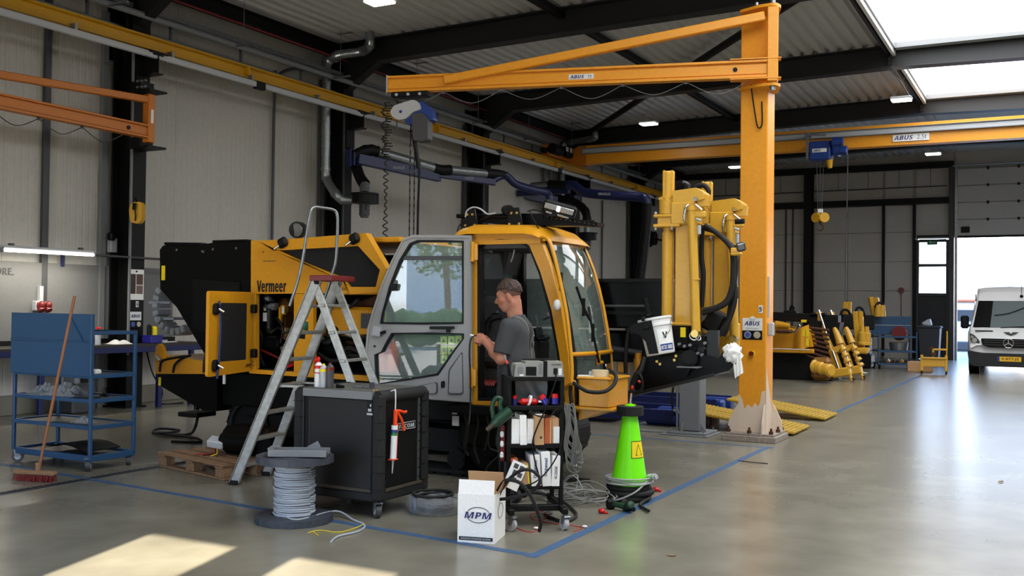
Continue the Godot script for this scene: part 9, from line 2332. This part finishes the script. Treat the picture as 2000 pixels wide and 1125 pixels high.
func words(s: String, w: float, h: float, shear := 0.0, weight := 700, face_name := "Droid Sans", thick := 0.003) -> ArrayMesh:   # lettering, centred, in x and y, facing +z
	var t := TextMesh.new()
	var f := SystemFont.new()
	f.font_names = PackedStringArray([face_name])
	f.font_weight = weight
	t.font = f
	t.text = s
	t.font_size = 48
	t.pixel_size = 0.01
	t.depth = 0.02
	t.curve_step = 1.5
	var arr := t.get_mesh_arrays()
	var v: PackedVector3Array = arr[Mesh.ARRAY_VERTEX]
	var lo := Vector3.INF
	var hi := -Vector3.INF
	for p in v:
		lo = lo.min(p); hi = hi.max(p)
	var sz := hi - lo
	for i in v.size():
		var p := (v[i] - (lo + hi) * 0.5) / Vector3(maxf(sz.x, 1e-6), maxf(sz.y, 1e-6), maxf(sz.z, 1e-6))
		v[i] = Vector3(p.x * w + p.y * h * shear, p.y * h, p.z * thick)
	var out := []
	out.resize(Mesh.ARRAY_MAX)
	out[Mesh.ARRAY_VERTEX] = v
	out[Mesh.ARRAY_NORMAL] = arr[Mesh.ARRAY_NORMAL]
	out[Mesh.ARRAY_INDEX] = arr[Mesh.ARRAY_INDEX]
	var m := ArrayMesh.new()
	m.add_surface_from_arrays(Mesh.PRIMITIVE_TRIANGLES, out)
	return m

func put(p: Vector3, yaw := 0.0, pitch := 0.0, roll := 0.0) -> Transform3D:
	return Transform3D(Basis.from_euler(Vector3(pitch, yaw, roll)), p)

func spl(p: Array, each := 6) -> Array:                            # smooth path through points
	var out := []
	for i in p.size() - 1:
		var a: Vector3 = p[maxi(i - 1, 0)]
		var d: Vector3 = p[mini(i + 2, p.size() - 1)]
		for k in each: out.append((p[i] as Vector3).cubic_interpolate(p[i + 1], a, d, float(k) / each))
	out.append(p[-1])
	return out

func spl2(p: Array, each := 6) -> PackedVector2Array:              # smooth closed outline
	var out := PackedVector2Array()
	var m := p.size()
	for i in m:
		for k in each: out.append((p[i] as Vector2).cubic_interpolate(p[(i + 1) % m], p[(i + m - 1) % m], p[(i + 2) % m], float(k) / each))
	return out

func rounded(p: Array, r: float, each := 4) -> PackedVector2Array: # polygon with rounded corners
	var out := PackedVector2Array()
	var m := p.size()
	for i in m:
		var a: Vector2 = p[(i + m - 1) % m]
		var b: Vector2 = p[i]
		var c: Vector2 = p[(i + 1) % m]
		var rr := minf(r, 0.45 * minf(a.distance_to(b), b.distance_to(c)))
		var s := b + (a - b).normalized() * rr
		var e := b + (c - b).normalized() * rr
		for k in each + 1:
			var t := float(k) / each
			out.append(s.lerp(b, t).lerp(b.lerp(e, t), t))
	return out

func loop(c: Vector3, r: float, turns: float, rise := 0.0, steps := 28, b := Basis.IDENTITY, jit := 0.0) -> Array:   # coil
	var out := []
	for i in int(steps * turns) + 1:
		var t := float(i) / steps
		var q := Vector3(cos(TAU * t), 0, sin(TAU * t)) * (r + jit * rng.randf_range(-1, 1)) + Vector3(0, rise * t + absf(jit) * 0.3 * rng.randf_range(0, 1), 0)
		out.append(c + b * q)
	return out

# ---------------------------------------------------------------- materials
func noise_tex(freq: float, lo: float, hi: float, oct := 4, sd := 1, normal := false, bump := 2.0) -> NoiseTexture2D:
	var f := FastNoiseLite.new()
	f.noise_type = FastNoiseLite.TYPE_SIMPLEX_SMOOTH
	f.frequency = freq
	f.fractal_octaves = oct
	if oct > 6: f.fractal_gain = 0.62
	f.seed = sd
	var t := NoiseTexture2D.new()
	t.width = 512; t.height = 512
	t.seamless = true
	t.noise = f
	if normal:
		t.as_normal_map = true
		t.bump_strength = bump
	else:
		var g := Gradient.new()
		g.set_color(0, Color(lo, lo, lo)); g.set_color(1, Color(hi, hi, hi))
		t.color_ramp = g
	return t

func mt(c: Color, rough := 0.5, metal := 0.0, tex: Texture2D = null, scale := 1.0, world := false) -> StandardMaterial3D:
	var m := StandardMaterial3D.new()
	m.albedo_color = c
	m.roughness = rough
	m.metallic = metal
	if tex:
		m.albedo_texture = tex
		m.uv1_triplanar = true
		m.uv1_world_triplanar = world
		m.uv1_scale = Vector3.ONE * scale
	return m

func glass(tint: Color, a: float, rough := 0.02) -> StandardMaterial3D:
	var m := StandardMaterial3D.new()
	m.albedo_color = Color(tint.r, tint.g, tint.b, a)
	m.transparency = BaseMaterial3D.TRANSPARENCY_ALPHA
	m.roughness = rough
	return m

func glow(c: Color, e: float) -> StandardMaterial3D:
	var m := StandardMaterial3D.new()
	m.albedo_color = Color(0.9, 0.9, 0.9)
	m.emission_enabled = true
	m.emission = c
	m.emission_energy_multiplier = e
	return m
